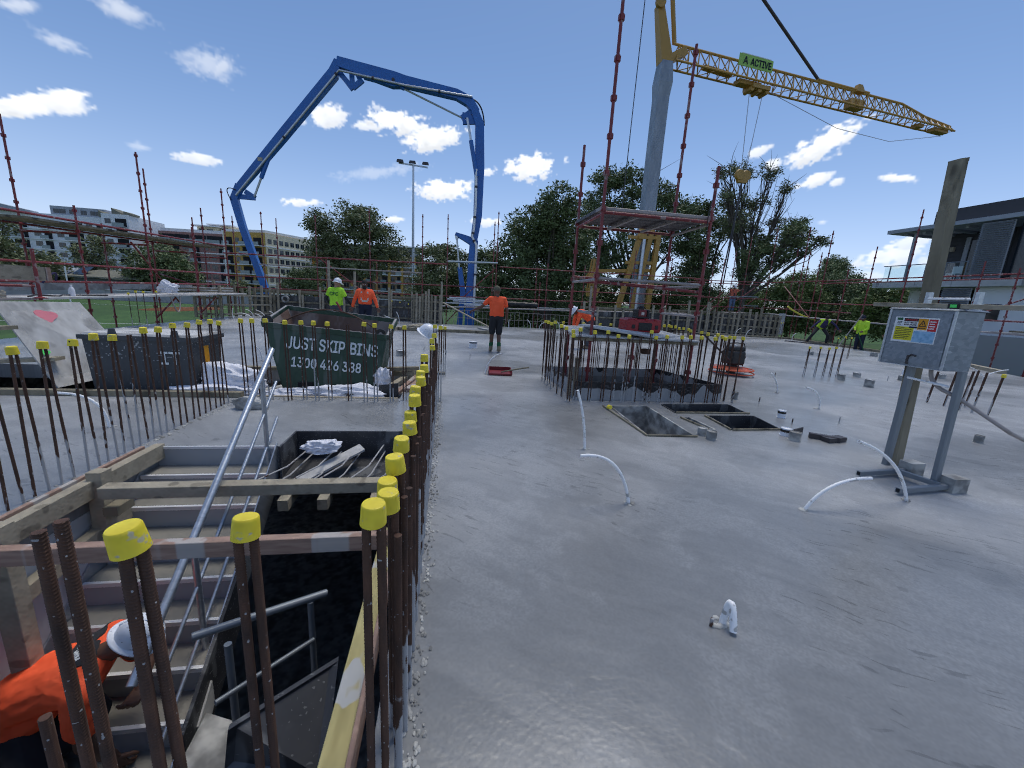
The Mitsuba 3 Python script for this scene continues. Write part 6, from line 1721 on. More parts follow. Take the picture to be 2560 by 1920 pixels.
obj('hose', M().tube(bez(P2(1.0, 12.95, .1), P2(1.9, 13.0, .1), P2(2.0, 11.6, .1), 12), .045, 6), 'm_black', pb, 40)
obj('plate', M().box(-10.75, -10.5, YB - .19, YB - .183, 8.25, 8.45), 'm_hat_sand', pb)
obj('pivot_bolt', xf(M().lathe([(0, -.24), (.09, -.24), (.09, .24), (0, .24)], n=14), rx=math.pi / 2, loc=(-3.3, YB, 13.25)), 'm_dark_steel', pb, 30)

# ================================================================ self-erecting crane
cr_ = thing('tower_crane', 'yellow self-erecting crane with a grey mast and a long lattice jib', 'crane')
MX, MY = 14.6, 30.0
m = M()
for (z0, w0), (z1, w1) in zip([(-3.5, .86), (12, .86), (15.8, .86), (16.7, 1.02)], [(12, .86), (15.8, .86), (16.7, 1.02), (18.0, .80)]):
    a, b = w0 / 2, w1 / 2
    m.hexa([(MX - a, MY - a, z0), (MX + a, MY - a, z0), (MX + a, MY + a, z0), (MX - a, MY + a, z0), (MX - b, MY - b, z1), (MX + b, MY - b, z1), (MX + b, MY + b, z1), (MX - b, MY + b, z1)])
obj('mast', m, 'm_crane_grey', cr_)
for x0, x1, z0, z1 in ((-1.9, -.55, 1.0, 7.0), (-.75, .25, .8, 7.4), (.5, .75, .8, 6.8)):
    obj('support_strut', M().beam((MX + x0, MY - .8, z0), (MX + x1, MY - .7, z1), .34, .30, up=(0, 1, 0)), 'm_crane_yellow', cr_)
for z in (4.5, 6.3):
    obj('strut_tie', M().beam((MX - 1.6, MY - .75, z), (MX + .8, MY - .75, z + .1), .22, .22), 'm_crane_yellow', cr_)
obj('strut_head', M().hexa([(MX - .9, MY - 1.0, 6.2), (MX - .25, MY - 1.0, 6.2), (MX - .25, MY - .6, 6.2), (MX - .9, MY - .6, 6.2), (MX - .75, MY - 1.0, 6.9), (MX - .4, MY - 1.0, 6.9), (MX - .4, MY - .6, 6.9), (MX - .75, MY - .6, 6.9)]), 'm_crane_yellow', cr_)
obj('ram', M().tube([(MX - .5, MY - 1.0, .8), (MX - .45, MY - .95, 6.2)], .13, 10), 'm_galvanised', cr_, 40)
obj('counter_arm', M().beam((MX - 4.1, MY - .6, 3.75), (MX + .4, MY - .6, 4.05), .24, .24), 'm_crane_yellow', cr_)
obj('winch_drum', xf(M().lathe([(0, -.35), (.45, -.35), (.45, -.28), (.25, -.25), (.25, .25), (.45, .28), (.45, .35), (0, .35)], n=18), rx=math.pi / 2, loc=(MX - 4.0, MY - .6, 3.2)), 'm_crane_yellow', cr_, 30)
for k in range(4):
    obj('winch_frame', M().beam((MX - 4.3 + .25 * (k % 2), MY - .9 + .5 * (k // 2), 2.2), (MX - 4.1 + .25 * (k % 2), MY - .9 + .5 * (k // 2), 4.6), .09, .09, up=(0, 1, 0)), 'm_crane_yellow', cr_)
obj('ballast_hook', M().hexa([(MX - 4.3, MY - .8, 1.9), (MX - 3.6, MY - .8, 1.9), (MX - 3.6, MY - .4, 1.9), (MX - 4.3, MY - .4, 1.9), (MX - 4.4, MY - .8, 2.5), (MX - 3.4, MY - .8, 2.5), (MX - 3.4, MY - .4, 2.5), (MX - 4.4, MY - .4, 2.5)]), 'm_crane_yellow', cr_)
# head, stays
obj('mast_head', M().hexa([(MX - .42, MY - .4, 17.9), (MX + .45, MY - .4, 17.9), (MX + .45, MY + .4, 17.9), (MX - .42, MY + .4, 17.9), (MX - 1.1, MY - .25, 21.2), (MX - .6, MY - .25, 21.2), (MX - .6, MY + .25, 21.2), (MX - 1.1, MY + .25, 21.2)]), 'm_crane_yellow', cr_)
obj('head_pulley', xf(M().lathe([(0, -.12), (.34, -.12), (.34, .12), (0, .12)], n=16), rx=math.pi / 2, loc=(MX - .95, MY - .3, 21.3)), 'm_crane_yellow', cr_, 30)
JD = unit(V(29.0, 3.2, .0)); JS = np.cross(JD, (0, 0, 1.)); J0 = V(MX + .5, MY, 18.0)
jp = lambda s, a, z: J0 + JD * s + JS * a + V(0, 0, z)
for a, b in ((jp(.1, -.1, 1.3), V(MX - 1.9, MY - .4, 30)), (V(MX - .9, MY, 21.2), V(MX - 2.7, MY - .2, 30))):
    obj('a_frame_strut', M().tube([a, b], .15, 8), 'm_crane_yellow', cr_, 40)
obj('pendant_bar', M().tube([V(MX + 1.0, MY, 27.2), jp(13.2, 0, 1.35)], .10, 8), 'm_dark_steel', cr_, 40)
obj('pendant_bar', M().tube([V(MX - 2.2, MY - .2, 29.8), V(MX + 1.0, MY, 27.2)], .10, 8), 'm_dark_steel', cr_, 40)
obj('pendant_joint', M().tube([V(MX + .2, MY, 27.85), V(MX + 1.9, MY, 26.5)], .22, 8), 'm_dark_steel', cr_, 40)
obj('hoist_rope', M().tube([V(MX - 2.3, MY - 1.0, 34), V(MX - 2.6, MY - 1.4, 8)], .03, 6), 'm_dark_steel', cr_, 40)
prof = lambda s: (.55 if s < 26 else lerp(.55, .22, min(1, (s - 26) / 7.0)), 1.25 if s < 22.5 else lerp(1.25, .75, min(1, (s - 22.5) / 3.0)) if s < 25.5 else lerp(.75, .15, min(1, (s - 25.5) / 7.5)))
LJ = 28.9
for side in (-1, 1):
    obj('bottom_chord', M().tube([jp(s, side * prof(s)[0], 0) for s in (0, 6, 12, 20, 26, LJ)], .07, 6), 'm_crane_yellow', cr_, 40)
obj('top_chord', M().tube([jp(s, 0, prof(s)[1]) for s in (0, 6, 12, 20, 22.5, 25.5, LJ)], .085, 6), 'm_crane_yellow', cr_, 40)
s, k = 0., 0
while s < LJ - .5:
    e = min(LJ, s + .86)
    mid = (s + e) / 2
    for side in (-1, 1):
        w0, w1 = prof(s)[0], prof(e)[0]
        q = M().tube([jp(s, side * w0, 0), jp(mid, 0, prof(mid)[1])], .038, 5, False).tube([jp(mid, 0, prof(mid)[1]), jp(e, side * w1, 0)], .038, 5, False)
        obj('lattice_bar', q, 'm_crane_yellow', cr_, 40)
    obj('lattice_bar', M().tube([jp(s, -prof(s)[0] * (1 if k % 2 else -1), 0), jp(e, prof(e)[0] * (1 if k % 2 else -1), 0)], .032, 5, False), 'm_crane_yellow', cr_, 40)
    s, k = e, k + 1
obj('jib_root', M().beam(jp(-.3, 0, .2), jp(.9, 0, .9), .7, .5), 'm_crane_yellow', cr_)
obj('jib_winch', M().beam(jp(2.6, 0, .3), jp(5.0, 0, .2), .4, .2), 'm_crane_yellow', cr_)
for a, b, h_ in ((5.6, 7.6, .3), (16.6, 18.0, 1.1), (26.6, 28.3, .3), (24.6, 25.2, .3)):
    obj('jib_bracket', M().beam(jp(a, 0, h_ / 2 - .25), jp(b, 0, h_ / 2 - .25), .6, max(.28, h_ * .6)), 'm_crane_yellow', cr_)
obj('jib_cap', M().hexa([jp(17, -.25, 1.2), jp(17.9, -.25, 1.2), jp(17.9, .25, 1.2), jp(17, .25, 1.2), jp(17.2, -.15, 1.75), jp(17.6, -.15, 1.75), jp(17.6, .15, 1.75), jp(17.2, .15, 1.75)]), 'm_crane_yellow', cr_)
obj('splice_plate', M().tube([jp(13.0, 0, 1.38), jp(18.6, 0, 1.38)], .10, 6), 'm_crane_yellow', cr_, 40)
tro = obj('trolley', M().beam(jp(6.7, 0, -.28), jp(8.3, 0, -.28), 1.0, .25), 'm_crane_yellow', cr_)
for s_ in (6.8, 7.5, 8.2):
    obj('trolley_wheel', xf(M().lathe([(0, -.4), (.17, -.4), (.17, .4), (0, .4)], n=12), rx=math.pi / 2, loc=jp(s_, 0, -.45)), 'm_crane_yellow', tro, 30)
for s_, dx in ((6.9, -.35), (8.1, .35)):
    obj('hook_rope', M().tube([jp(s_, 0, -.6), jp(7.5 + dx * .6, 0, -5.9)], .022, 5), 'm_weathered_tube', cr_, 40)
hb = jp(7.5, 0, -6.2)
for dx in (-.3, .3):
    obj('hook_block', xf(M().lathe([(0, -.14), (.36, -.14), (.42, 0), (.36, .14), (0, .14)], n=16), rx=math.pi / 2, loc=hb + JD * dx), 'm_crane_yellow', cr_, 30)
obj('hook_block', M().hexa([hb + V(-.35, -.12, -.55), hb + V(.35, -.12, -.55), hb + V(.35, .12, -.55), hb + V(-.35, .12, -.55), hb + V(-.6, -.12, 0), hb + V(.6, -.12, 0), hb + V(.6, .12, 0), hb + V(-.6, .12, 0)]), 'm_crane_yellow', cr_)
obj('lifting_chain', M().tube([hb + V(0, 0, -.5), hb + V(0, 0, -2.2)], .07, 6).tube([hb + V(0, 0, -2.1), hb + V(-.42, 0, -8.4)], .05, 6).tube([hb + V(0, 0, -2.1), hb + V(-.1, .1, -8.2)], .05, 6).tube([hb + V(.02, 0, -2.1), hb + V(-.25, -.1, -8.6)], .04, 6), 'm_dark_steel', cr_, 40)
obj('jib_rope', M().tube([jp(8.5, 0, -.2), jp(16, 0, -1.6), jp(22, 0, -1.7), jp(28, 0, -.4)], .02, 5), 'm_weathered_tube', cr_, 40)
sg = obj('sign_board', M().beam(jp(4.9, .75, .92), jp(7.9, .75, .92), .04, .75), 'm_sign_green', cr_, label='green sign board with dark lettering on the jib')
side_n = JS if (JS @ (CAM - J0)) > 0 else -JS
tv, tf = text('ACTIVE', .42, .02)
tv[:, 0] *= 1.85 / tv[:, 0].max()
sx = 1
obj('lettering', on_plane((tv, tf), jp(5.9, .775, .70), JD, (0, 0, 1)), 'm_navy', sg)
tv, tf = text('A', .44, .02)
obj('lettering', on_plane((tv, tf), jp(5.25, .775, .70), JD, (0, 0, 1)), 'm_navy', sg)
obj('sign_top', M().beam(jp(5.1, .75, 1.32), jp(7.7, .75, 1.32), .06, .05), 'm_white', sg)

# ================================================================ flood light poles
def lamp_pole(x, y, h, lab, r=.22):
    t = thing('light_pole', lab, 'light pole')
    obj('pole', M().tube([(x, y, GZ), (x, y, h)], [r, r * .6], 10), 'm_galvanised', t, 40)
    obj('cross_arm', M().beam((x - 1.9, y, h + .1), (x + 1.9, y, h - .1), .15, .18), 'm_galvanised', t)
    for dx in (-1.7, -.1, 1.6):
        obj('flood_light', M().hexa([(x + dx - .45, y - .5, h + .10), (x + dx + .45, y - .5, h + .10), (x + dx + .45, y + .3, h + .25), (x + dx - .45, y + .3, h + .25), (x + dx - .35, y - .4, h + .45), (x + dx + .35, y - .4, h + .45), (x + dx + .35, y + .3, h + .6), (x + dx - .35, y + .3, h + .6)]), 'm_dark_steel', t)
lamp_pole(-4.85, 60, 18.1, 'tall grey flood light pole standing beyond the deck between the trees')
lamp_pole(-1.9, 140, 17.0, 'distant flood light pole left of the blue boom base', .3)
for x, y, z in ((-64.5, 82, 2.6), (-55.3, 115, 14)):
    solo('flag_pole', M().tube([(x, y, GZ), (x, y, z)], .10, 6), 'm_white', 'thin white pole standing at the edge of the field, ' + ('nearer one' if y < 100 else 'farther tall one'), 'pole', smooth=40)

# ================================================================ buildings
WIN = mikit.ply(M().box(-.5, .5, -.02, .02, 0, 1).mesh(), 'm_window')
UNIT = mikit.ply(M().box(-.5, .5, -.5, .5, 0, 1).mesh(), 'm_window')


class Block:
    """an apartment block: a plan outline in world metres with facades that carry windows, bands and balconies"""
    def __init__(s, label, cat='building', group=None):
        s.t = thing('apartment_block', label, cat, group)

    def wall(s, pts, z0, z1, mm, name='wall'):
        m = trimesh.creation.extrude_polygon(Polygon(pts), z1 - z0, engine='earcut')
        m.apply_translation((0, 0, z0))
        return obj(name, m, mm, s.t)

    def facade(s, a, b, z0, storey, n, cols, band=None, skip=()):
        a, b = V(*a, 0), V(*b, 0)
        L = np.linalg.norm(b - a)
        d = unit(b - a)
        nrm = np.cross(d, (0, 0, 1.))
        rz = math.degrees(math.atan2(d[1], d[0]))
        for k in range(n):
            z = z0 + k * storey
            if band:
                c = lerp(a, b, .5) + nrm * .06
                obj('floor_band', UNIT, band, s.t, to=at(c[0], c[1], z - .18, rz, (L, .3, .36)))
            for i, (u0, u1, kind) in enumerate(cols):
                if (k, i) in skip:
                    continue
                c = a + d * (u0 + u1) / 2
                w = u1 - u0
                if kind == 'w':
                    key = obj('window', WIN, 'm_window', s.t, to=at(*(c + nrm * .03)[:2], z + storey * .30, rz, (w, 1.5, storey * .48)))
                    e = c + nrm * .07
                    obj('frame', UNIT, 'm_louvre', key, to=at(e[0], e[1], z + storey * .30, rz, (.10, .08, storey * .48)))
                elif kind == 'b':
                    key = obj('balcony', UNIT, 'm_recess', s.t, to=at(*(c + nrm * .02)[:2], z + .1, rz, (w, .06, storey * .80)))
                    e = c + nrm * .75
                    obj('slab', UNIT, band or 'm_grey_render', key, to=at(e[0], e[1], z - .12, rz, (w + .3, 1.5, .22)))
                    e = c + nrm * 1.45
                    obj('balustrade', UNIT, 'm_glass_rail', key, to=at(e[0], e[1], z + .1, rz, (w + .2, .06, 1.0)))
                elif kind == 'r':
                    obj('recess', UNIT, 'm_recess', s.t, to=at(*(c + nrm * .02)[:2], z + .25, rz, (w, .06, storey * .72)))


S3 = 2.95
# white curved-roof block, far left (measured at 150 m)
b = Block('white apartment block with wedge roofs and glass balconies at the far left')
b.wall([(-133, 150), (-104, 150), (-104, 166), (-133, 166)], GZ, 18.7, 'm_white_render')
b.wall([(-104.2, 147.5), (-97, 147.5), (-97, 164), (-104.2, 164)], GZ, 19.8, 'm_white_render')
b.wall([(-120, 151), (-105.5, 151), (-105.5, 160), (-120, 160)], 18.7, 21.3, 'm_grey_render', 'penthouse')
for x0, x1, z0, z1 in ((-133.4, -124, 18.7, 20.9), (-101.6, -99.2, 19.8, 21.6), (-105.2, -102.8, 18.7, 20.6), (-98.4, -96.6, 19.8, 20.9)):
    obj('roof_fin', M().hexa([(x0, 148, z0), (x1, 148, z0), (x1, 152, z0), (x0, 152, z0), (x0, 148, z1), (x1, 148, z0 + .5), (x1, 152, z0 + .5), (x0, 152, z1)]), 'm_grey_render' if x0 < -110 else 'm_roof_olive', b.t)
b.facade((-133, 150), (-104, 150), -.6, S3, 6, [(.8, 2.0, 'w'), (3.2, 7.0, 'b'), (8.6, 10.4, 'w'), (11.2, 13.2, 'b'), (14.6, 16.4, 'w'), (17.6, 21.6, 'b'), (22.6, 24.2, 'w'), (25.4, 27.6, 'b')], 'm_band_white')
b.facade((-104.2, 147.5), (-97, 147.5), -1.6, S3, 7, [(.8, 2.4, 'w'), (3.6, 6.6, 'b')])
b.facade((-120, 151), (-105.5, 151), 18.5, 2.5, 1, [(.8, 4, 'w'), (5, 6.6, 'w'), (8, 9.6, 'w'), (10.6, 13.5, 'w')])
# pinkish brick block with white bands
b = Block('pinkish brick apartment block with white floor bands behind the left scaffold')
b.wall([(-92, 152), (-71.5, 149), (-70, 164), (-91, 166)], GZ, 16.4, 'm_brick_pink')
b.wall([(-91.5, 152.5), (-72, 149.6), (-70.5, 163), (-90.5, 165)], 16.4, 17.4, 'm_band_white', 'parapet')
b.facade((-92, 152), (-71.5, 149), -1.6, S3, 6, [(.6, 2.8, 'w'), (4.2, 6.2, 'r'), (7.2, 9.2, 'w'), (10.4, 12.6, 'b'), (13.6, 15.4, 'w'), (16.2, 18.0, 'w'), (18.8, 20.4, 'r')], 'm_band_white')
b.facade((-92, 151.9), (-71.5, 148.9), 13.2, 2.9, 1, [(.4, 4.8, 'b'), (5.2, 9.8, 'b'), (10.2, 15, 'b'), (15.4, 20.2, 'b')], 'm_band_white')
# cream block on the rise behind
b = Block('cream stepped apartment block rising behind the brick block')
for x0, x1, z1, y in ((-112, -104, 21.5, 198), (-106, -97, 24.0, 200), (-101, -92, 25.0, 202), (-94, -86, 22.5, 199)):
    b.wall([(x0, y), (x1, y - 2), (x1, y + 14), (x0, y + 14)], GZ, z1, 'm_cream')
    obj('roof_slab', M().box(x0 - .8, x1 + .8, y - 3, y + 14, z1 - .1, z1 + .35), 'm_band_white', b.t)
    b.facade((x0, y - .05), (x1, y - 2.05), z1 - 6.2, S3, 2, [(.8, 3.2, 'r'), (4.4, 7.0, 'w')])
# ochre block with cream lit side
b = Block('ochre and cream apartment block with a tall grid facade left of the big tree')
c0, c1, c2 = (-71.2, 148), (-56.8, 143), (-48.5, 158)
b.wall([c0, c1, c2, (-63, 165)], GZ, 17.2, 'm_ochre')
b.wall([(-71, 148.4), (-56.9, 143.5), (-48.9, 157.8), (-62.9, 164.6)], 17.2, 18.0, 'm_band_white', 'parapet')
b.facade(c0, c1, -1.6, S3, 6, [(.8, 3.2, 'b'), (4.4, 5.8, 'w'), (6.8, 10.0, 'b'), (11.0, 13.8, 'b')], 'm_band_white')
d_ = unit(V(*c2) - V(*c1)); nn = V(d_[1], -d_[0])
o0, o1 = V(*c1) + nn * .12, V(*c2) + nn * .12
b.wall([tuple(o0), tuple(o1), tuple(o1 - nn * .1), tuple(o0 - nn * .1)], GZ, 17.1, 'm_cream', 'grid_wall')
b.facade(tuple(o0), tuple(o1), -1.6, S3, 6, [(.7 + 2.1 * i, 2.1 + 2.1 * i, 'w') for i in range(8)], 'm_band_white')
# long brick and glass block behind the tree
b = Block('long ochre brick apartment block with white bands behind the big tree and light pole')
b.wall([(-50, 165), (-30, 160), (-10.5, 156), (-9, 172), (-48, 182)], GZ, 14.2, 'm_umber')
b.wall([(-48, 166), (-30, 161.5), (-12, 157.6), (-11, 170), (-47, 180)], 14.2, 17.2, 'm_grey_render', 'penthouse')
obj('roof_slab', M().hexa([(-50, 163.6, 17.2), (-9.5, 154.6, 17.2), (-9, 172, 17.2), (-48, 182, 17.2), (-50, 163.6, 17.6), (-9.5, 154.6, 17.6), (-9, 172, 17.6), (-48, 182, 17.6)]), 'm_band_white', b.t)
b.facade((-50, 165), (-30, 160), -1.6, S3, 5, [(.6 + 2.9 * i, 2.4 + 2.9 * i, 'wbrw'[i % 4]) for i in range(7)], 'm_band_white')
b.facade((-30, 160), (-10.5, 156), -1.6, S3, 5, [(.6 + 2.8 * i, 2.5 + 2.8 * i, 'bwbw'[i % 4]) for i in range(7)], 'm_band_white')
for i in range(9):
    p = lerp(V(-49, 164.6), V(-12, 156.2), i / 8)
    obj('pier', UNIT, 'm_ochre', b.t, to=at(p[0], p[1] - .1, GZ, -13, (.9, .5, 17.6)))
b.facade((-47.5, 165.4), (-12, 157.2), 14.2, 2.9, 1, [(.8 + 3.6 * i, 3.8 + 3.6 * i, 'w') for i in range(10)])
# pale tower blocks behind, between the ochre and the long block
b = Block('pale apartment block with set back top floors behind the ochre block')
for x0, x1, z1, y in ((-76, -62, 21.8, 205), (-62, -54, 20.0, 204), (-54, -46, 18.0, 203)):
    b.wall([(x0, y), (x1, y - 3), (x1, y + 12), (x0, y + 12)], GZ, z1, 'm_white_render' if x0 < -60 else 'm_brick_pink')
    obj('roof_slab', M().box(x0 - .5, x1 + .5, y - 4, y + 12, z1 - .1, z1 + .4), 'm_band_white', b.t)
    b.facade((x0, y - .05), (x1, y - 3.05), z1 - 8.8, S3, 3, [(.8, 3.4, 'w'), (4.6, 7.0, 'w')] if x1 - x0 < 9 else [(.8, 3.4, 'w'), (4.6, 7.0, 'w'), (8.2, 10.6, 'b')])
# club house with gables, fence wall along the field
pv_ = thing('club_house', 'long low club house with a pale metal roof and small gables beyond the field', 'building')
obj('wall', M().box(-112, -85.8, 118, 128, GZ, .9), 'm_cream', pv_)
obj('roof', M().put([(-113, 115.5, .8), (-85.2, 115.5, .8), (-85.2, 123, 2.9), (-113, 123, 2.9), (-113, 130, .8), (-85.2, 130, .8)], [[0, 1, 2, 3], [3, 2, 5, 4]]), 'm_roof_grey', pv_)
for x in (-92.6, -88.0):
    obj('gable', M().put([(x - 1.9, 115.2, 1.1), (x + 1.9, 115.2, 1.1), (x, 115.2, 2.3), (x, 120.5, 2.3)], [[0, 1, 2], [1, 3, 2], [0, 2, 3]]), 'm_grey_render', pv_)
obj('eave', M().beam((-113, 115.4, .75), (-85.2, 115.4, .75), .2, .3), 'm_band_white', pv_)
obj('verandah_beam', M().beam((-113, 115.8, -1.1), (-85.2, 115.8, -1.1), .2, .4), 'm_band_white', pv_)
for k in range(10):
    x = -111.5 + 2.6 * k
    obj('window', M().box(x, x + 1.9, 117.9, 117.99, -2.9, -1.3), 'm_window', pv_)
    obj('window', M().box(x + .2, x + 1.7, 117.9, 117.99, -.6, .35), 'm_window', pv_)
    obj('post', M().box(x - .5, x - .38, 115.7, 115.9, GZ, .7), 'm_band_white', pv_)
an = thing('grandstand', 'olive roofed annexe with a solar panel right of the club house', 'building')
obj('wall', M().box(-85, -70.5, 110, 118, GZ, .6), 'm_louvre', an)
obj('roof', M().hexa([(-85.6, 107.5, .75), (-70, 107.5, .75), (-70, 118, 2.5), (-85.6, 118, 2.5), (-85.6, 107.5, .95), (-70, 107.5, .95), (-70, 118, 2.7), (-85.6, 118, 2.7)]), 'm_roof_olive', an)
obj('solar_panel', M().hexa([(-84.5, 109, 1.2), (-82.2, 109, 1.2), (-82.9, 113, 3.1), (-85.2, 113, 3.1), (-84.5, 109, 1.3), (-82.2, 109, 1.3), (-82.9, 113, 3.2), (-85.2, 113, 3.2)]), 'm_window', an)
obj('banner', M().box(-81.5, -78.4, 109.8, 109.9, -2.6, -1.4), 'm_sign_blue', an)
for k in range(6):
    obj('window', M().box(-77.5 + 1.1 * k, -76.7 + 1.1 * k, 109.85, 109.95, -2.6, -.4), 'm_recess', an)
fw = thing('field_fence', 'long pale grey fence wall along the far side of the playing field', 'fence')
for k in range(26):
    x = -120 + 3.3 * k
    obj('panel', M().box(x, x + 3.25, 98 + .02 * (k % 2), 98.12 + .02 * (k % 2), GZ, -1.55), 'm_fence_grey', fw)
obj('rail', M().box(-120, -34, 97.9, 98.2, -1.55, -1.42), 'm_band_white', fw)

# grey house at the right
rb = thing('grey_house', 'grey and dark brick house with louvred screens and a balcony at the right', 'building')
obj('roof_parapet', M().box(29.95, 44, -2, 22.2, 7.35, 8.15), 'm_brick_dark', rb)
obj('canopy', M().hexa([(29.6, -2, 7.12), (44, -2, 7.12), (44, 24.6, 7.12), (29.6, 24.6, 7.12), (29.6, -2, 7.35), (44, -2, 7.35), (44, 24.6, 7.35), (29.6, 24.6, 7.35)]), 'm_grey_render', rb)
for y in (20.5, 21.6, 22.7, 23.8):
    obj('soffit_beam', M().box(30.2, 36, y, y + .16, 6.98, 7.12), 'm_grey_render', rb)
obj('wall', M().box(32.6, 43, -2, 23.2, 3.95, 7.12), 'm_brick_dark', rb)
for k in range(13):
    obj('brick_course', M().box(32.56, 32.598, 19.8, 23.22, 4.0 + .24 * k, 4.19 + .24 * k), 'm_brick_dark', rb)
obj('door', M().box(32.5, 32.55, 20.9, 21.7, 4.0, 6.6), 'm_window', rb)
obj('door', M().box(32.42, 32.49, 21.72, 21.95, 4.0, 6.8), 'm_grey_render', rb)
obj('wall_lamp', M().box(32.40, 32.55, 22.5, 22.7, 6.0, 6.28), 'm_hat_sand', rb)
obj('balcony_slab', M().box(29.5, 43, -2, 24.7, 3.55, 3.93), 'm_wall_concrete', rb)
obj('column', M().tube([(30.3, 23.3, 3.93), (30.3, 23.3, 7.12)], .11, 10), 'm_grey_render', rb, 40)
obj('lower_column', M().tube([(31.5, 23.2, GZ), (31.5, 23.2, 3.55)], .42, 16), 'm_white_render', rb, 40)
for y in np.arange(19.75, 24.0, 1.05):
    k = obj('balustrade_panel', M().box(29.749, 29.751, y + .03, min(y + 1.02, 24.3), 4.0, 4.95), 'm_clear_glass', rb)
    obj('post', M().box(29.72, 29.78, y - .025, y + .025, 3.93, 5.0), 'm_louvre', k)
obj('balustrade_rail', M().box(29.72, 29.78, 19.7, 24.4, 4.97, 5.02), 'm_louvre', rb)
for y0, y1, z0, z1 in ((18.25, 19.65, 4.0, 7.05), (15.4, 17.2, 4.0, 7.05), (19.3, 20.7, .2, 3.5), (19.4, 20.5, -3.0, -.2)):
    f_ = obj('louvre_screen', M().box(29.86, 29.9, y0, y1, z0, z1), 'm_grey_render', rb)
    z = z0 + .06
    while z < z1 - .05:
        obj('slat', M().hexa([(29.72, y0 + .04, z), (29.85, y0 + .04, z + .045), (29.85, y1 - .04, z + .045), (29.72, y1 - .04, z), (29.72, y0 + .04, z + .03), (29.85, y0 + .04, z + .075), (29.85, y1 - .04, z + .075), (29.72, y1 - .04, z + .03)]), 'm_louvre', f_)
        z += .115
obj('window', M().box(30.2, 30.25, 17.3, 18.15, 4.0, 6.9), 'm_window', rb)
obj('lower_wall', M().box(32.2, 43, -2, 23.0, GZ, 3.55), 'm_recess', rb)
obj('lower_wall', M().box(30.0, 43, -2, 19.25, GZ, 3.55), 'm_white_render', rb)
obj('red_curtain', M().box(32.1, 32.18, 22.2, 22.7, .3, 3.2), 'm_dark_red', rb)
obj('window', M().box(29.93, 29.99, 17.9, 18.6, 1.7, 2.6), 'm_window', rb)
obj('fence_screen', M().box(28.8, 28.86, -2, 19.5, GZ, .9), 'm_fence_grey', rb)
ch_ = thing('balcony_chair', 'white plastic chair standing on the balcony of the grey house', 'chair')
obj('seat', M().box(30.3, 30.8, 20.6, 21.1, 4.35, 4.40), 'm_white', ch_)
obj('backrest', M().box(30.75, 30.8, 20.6, 21.1, 4.4, 4.85), 'm_white', ch_)
for x in (30.33, 30.77):
    for y in (20.63, 21.07):
        obj('leg', M().box(x - .02, x + .02, y - .02, y + .02, 3.93, 4.35), 'm_white', ch_)

# ================================================================ trees
def leaf_cloud(c, r, n, size, seed, gap):
    """leaf-sized faces in small sprays inside a lumpy ellipsoid"""
    g = np.random.default_rng(seed)
    k = max(6, n // 14)
    d = g.standard_normal((k * 4, 3)); d /= np.linalg.norm(d, axis=1, keepdims=True)
    rad = g.uniform(.35, 1, (k * 4, 1)) ** .6
    p = d * rad
    keep = meshkit.fbm(p * 1.7 + seed * 3.1, 3) > gap + .055
    p = p[keep][:k]
    k = len(p)
    cen = c + p * r * (1 + .25 * g.standard_normal((k, 1)) * .6)
    m = n // max(k, 1)
    q = np.repeat(cen, m, 0) + g.standard_normal((k * m, 3)) * size * 1.5 * [1, 1, .6]
    a = g.standard_normal((len(q), 3)); a[:, 2] *= .6; a /= np.linalg.norm(a, axis=1, keepdims=True)
    b = np.cross(a, g.standard_normal((len(q), 3))); b /= np.linalg.norm(b, axis=1, keepdims=True)
    s = size * g.uniform(.6, 1.35, (len(q), 1))
    v = np.stack([q - a * s * .8, q + b * s * .36, q + a * s * .8, q - b * s * .36], 1).reshape(-1, 3)
    return v, np.arange(len(v)).reshape(-1, 4), cen


def tree(name, label, y, tx, lobes, mm, group, dens=1., leaf=.2, gap=.42, depth=1.0, trunk=.30, seed=1, bare=0):
    t = thing(name, label, 'tree', group)
    g = np.random.default_rng(seed)
    leaves, wood = M(), M()
    zmin = min(z - r for _, z, r in lobes)
    fork = V(tx, y, max(GZ + 1.5, min(zmin + .8, GZ + 6)))
    tp = np.array([V(tx, y, GZ - .1), lerp(V(tx, y, GZ), fork, .5) + V(.15, 0, 0), fork])
    obj('trunk', M().tube(tp, [trunk * 1.25, trunk, trunk * .8], 9), 'm_bark', t, 50)
    for i, (x, z, r) in enumerate(lobes):
        c = V(x, y + g.uniform(-1, 1) * depth * 1.8, z)
        n = int(330 * dens * (r / leaf) ** 2 * .040 + 50)
        v, f, cen = leaf_cloud(c, V(r, r * 1.15, r * .88) * 1.05, n * 2, leaf, seed * 100 + i, gap)
        leaves.put(v, f)
        mid = lerp(fork, c, .55) + g.standard_normal(3) * .35 * V(1, 1, .6)
        wood.tube(bez(fork, mid, c, 7), np.linspace(trunk * .55, trunk * .16, 7), 6, False)
        for j in range(min(len(cen), 5 + bare)):
            e = cen[g.integers(0, len(cen))]
            st_ = lerp(fork, c, g.uniform(.5, .95))
            k_ = lerp(st_, e, .5) + g.standard_normal(3) * .2
            wood.tube([st_, k_, e], [trunk * .20, trunk * .12, trunk * .05], 4, False)
        for j in range(bare):
            e = c + g.standard_normal(3) * r * .9 + V(0, 0, r * .35)
            wood.tube([c, lerp(c, e, .5) + g.standard_normal(3) * .12, e], [trunk * .14, trunk * .09, trunk * .03], 4, False)
    obj('branches', wood, 'm_bark', t)
    obj('crown', leaves, mm, t)


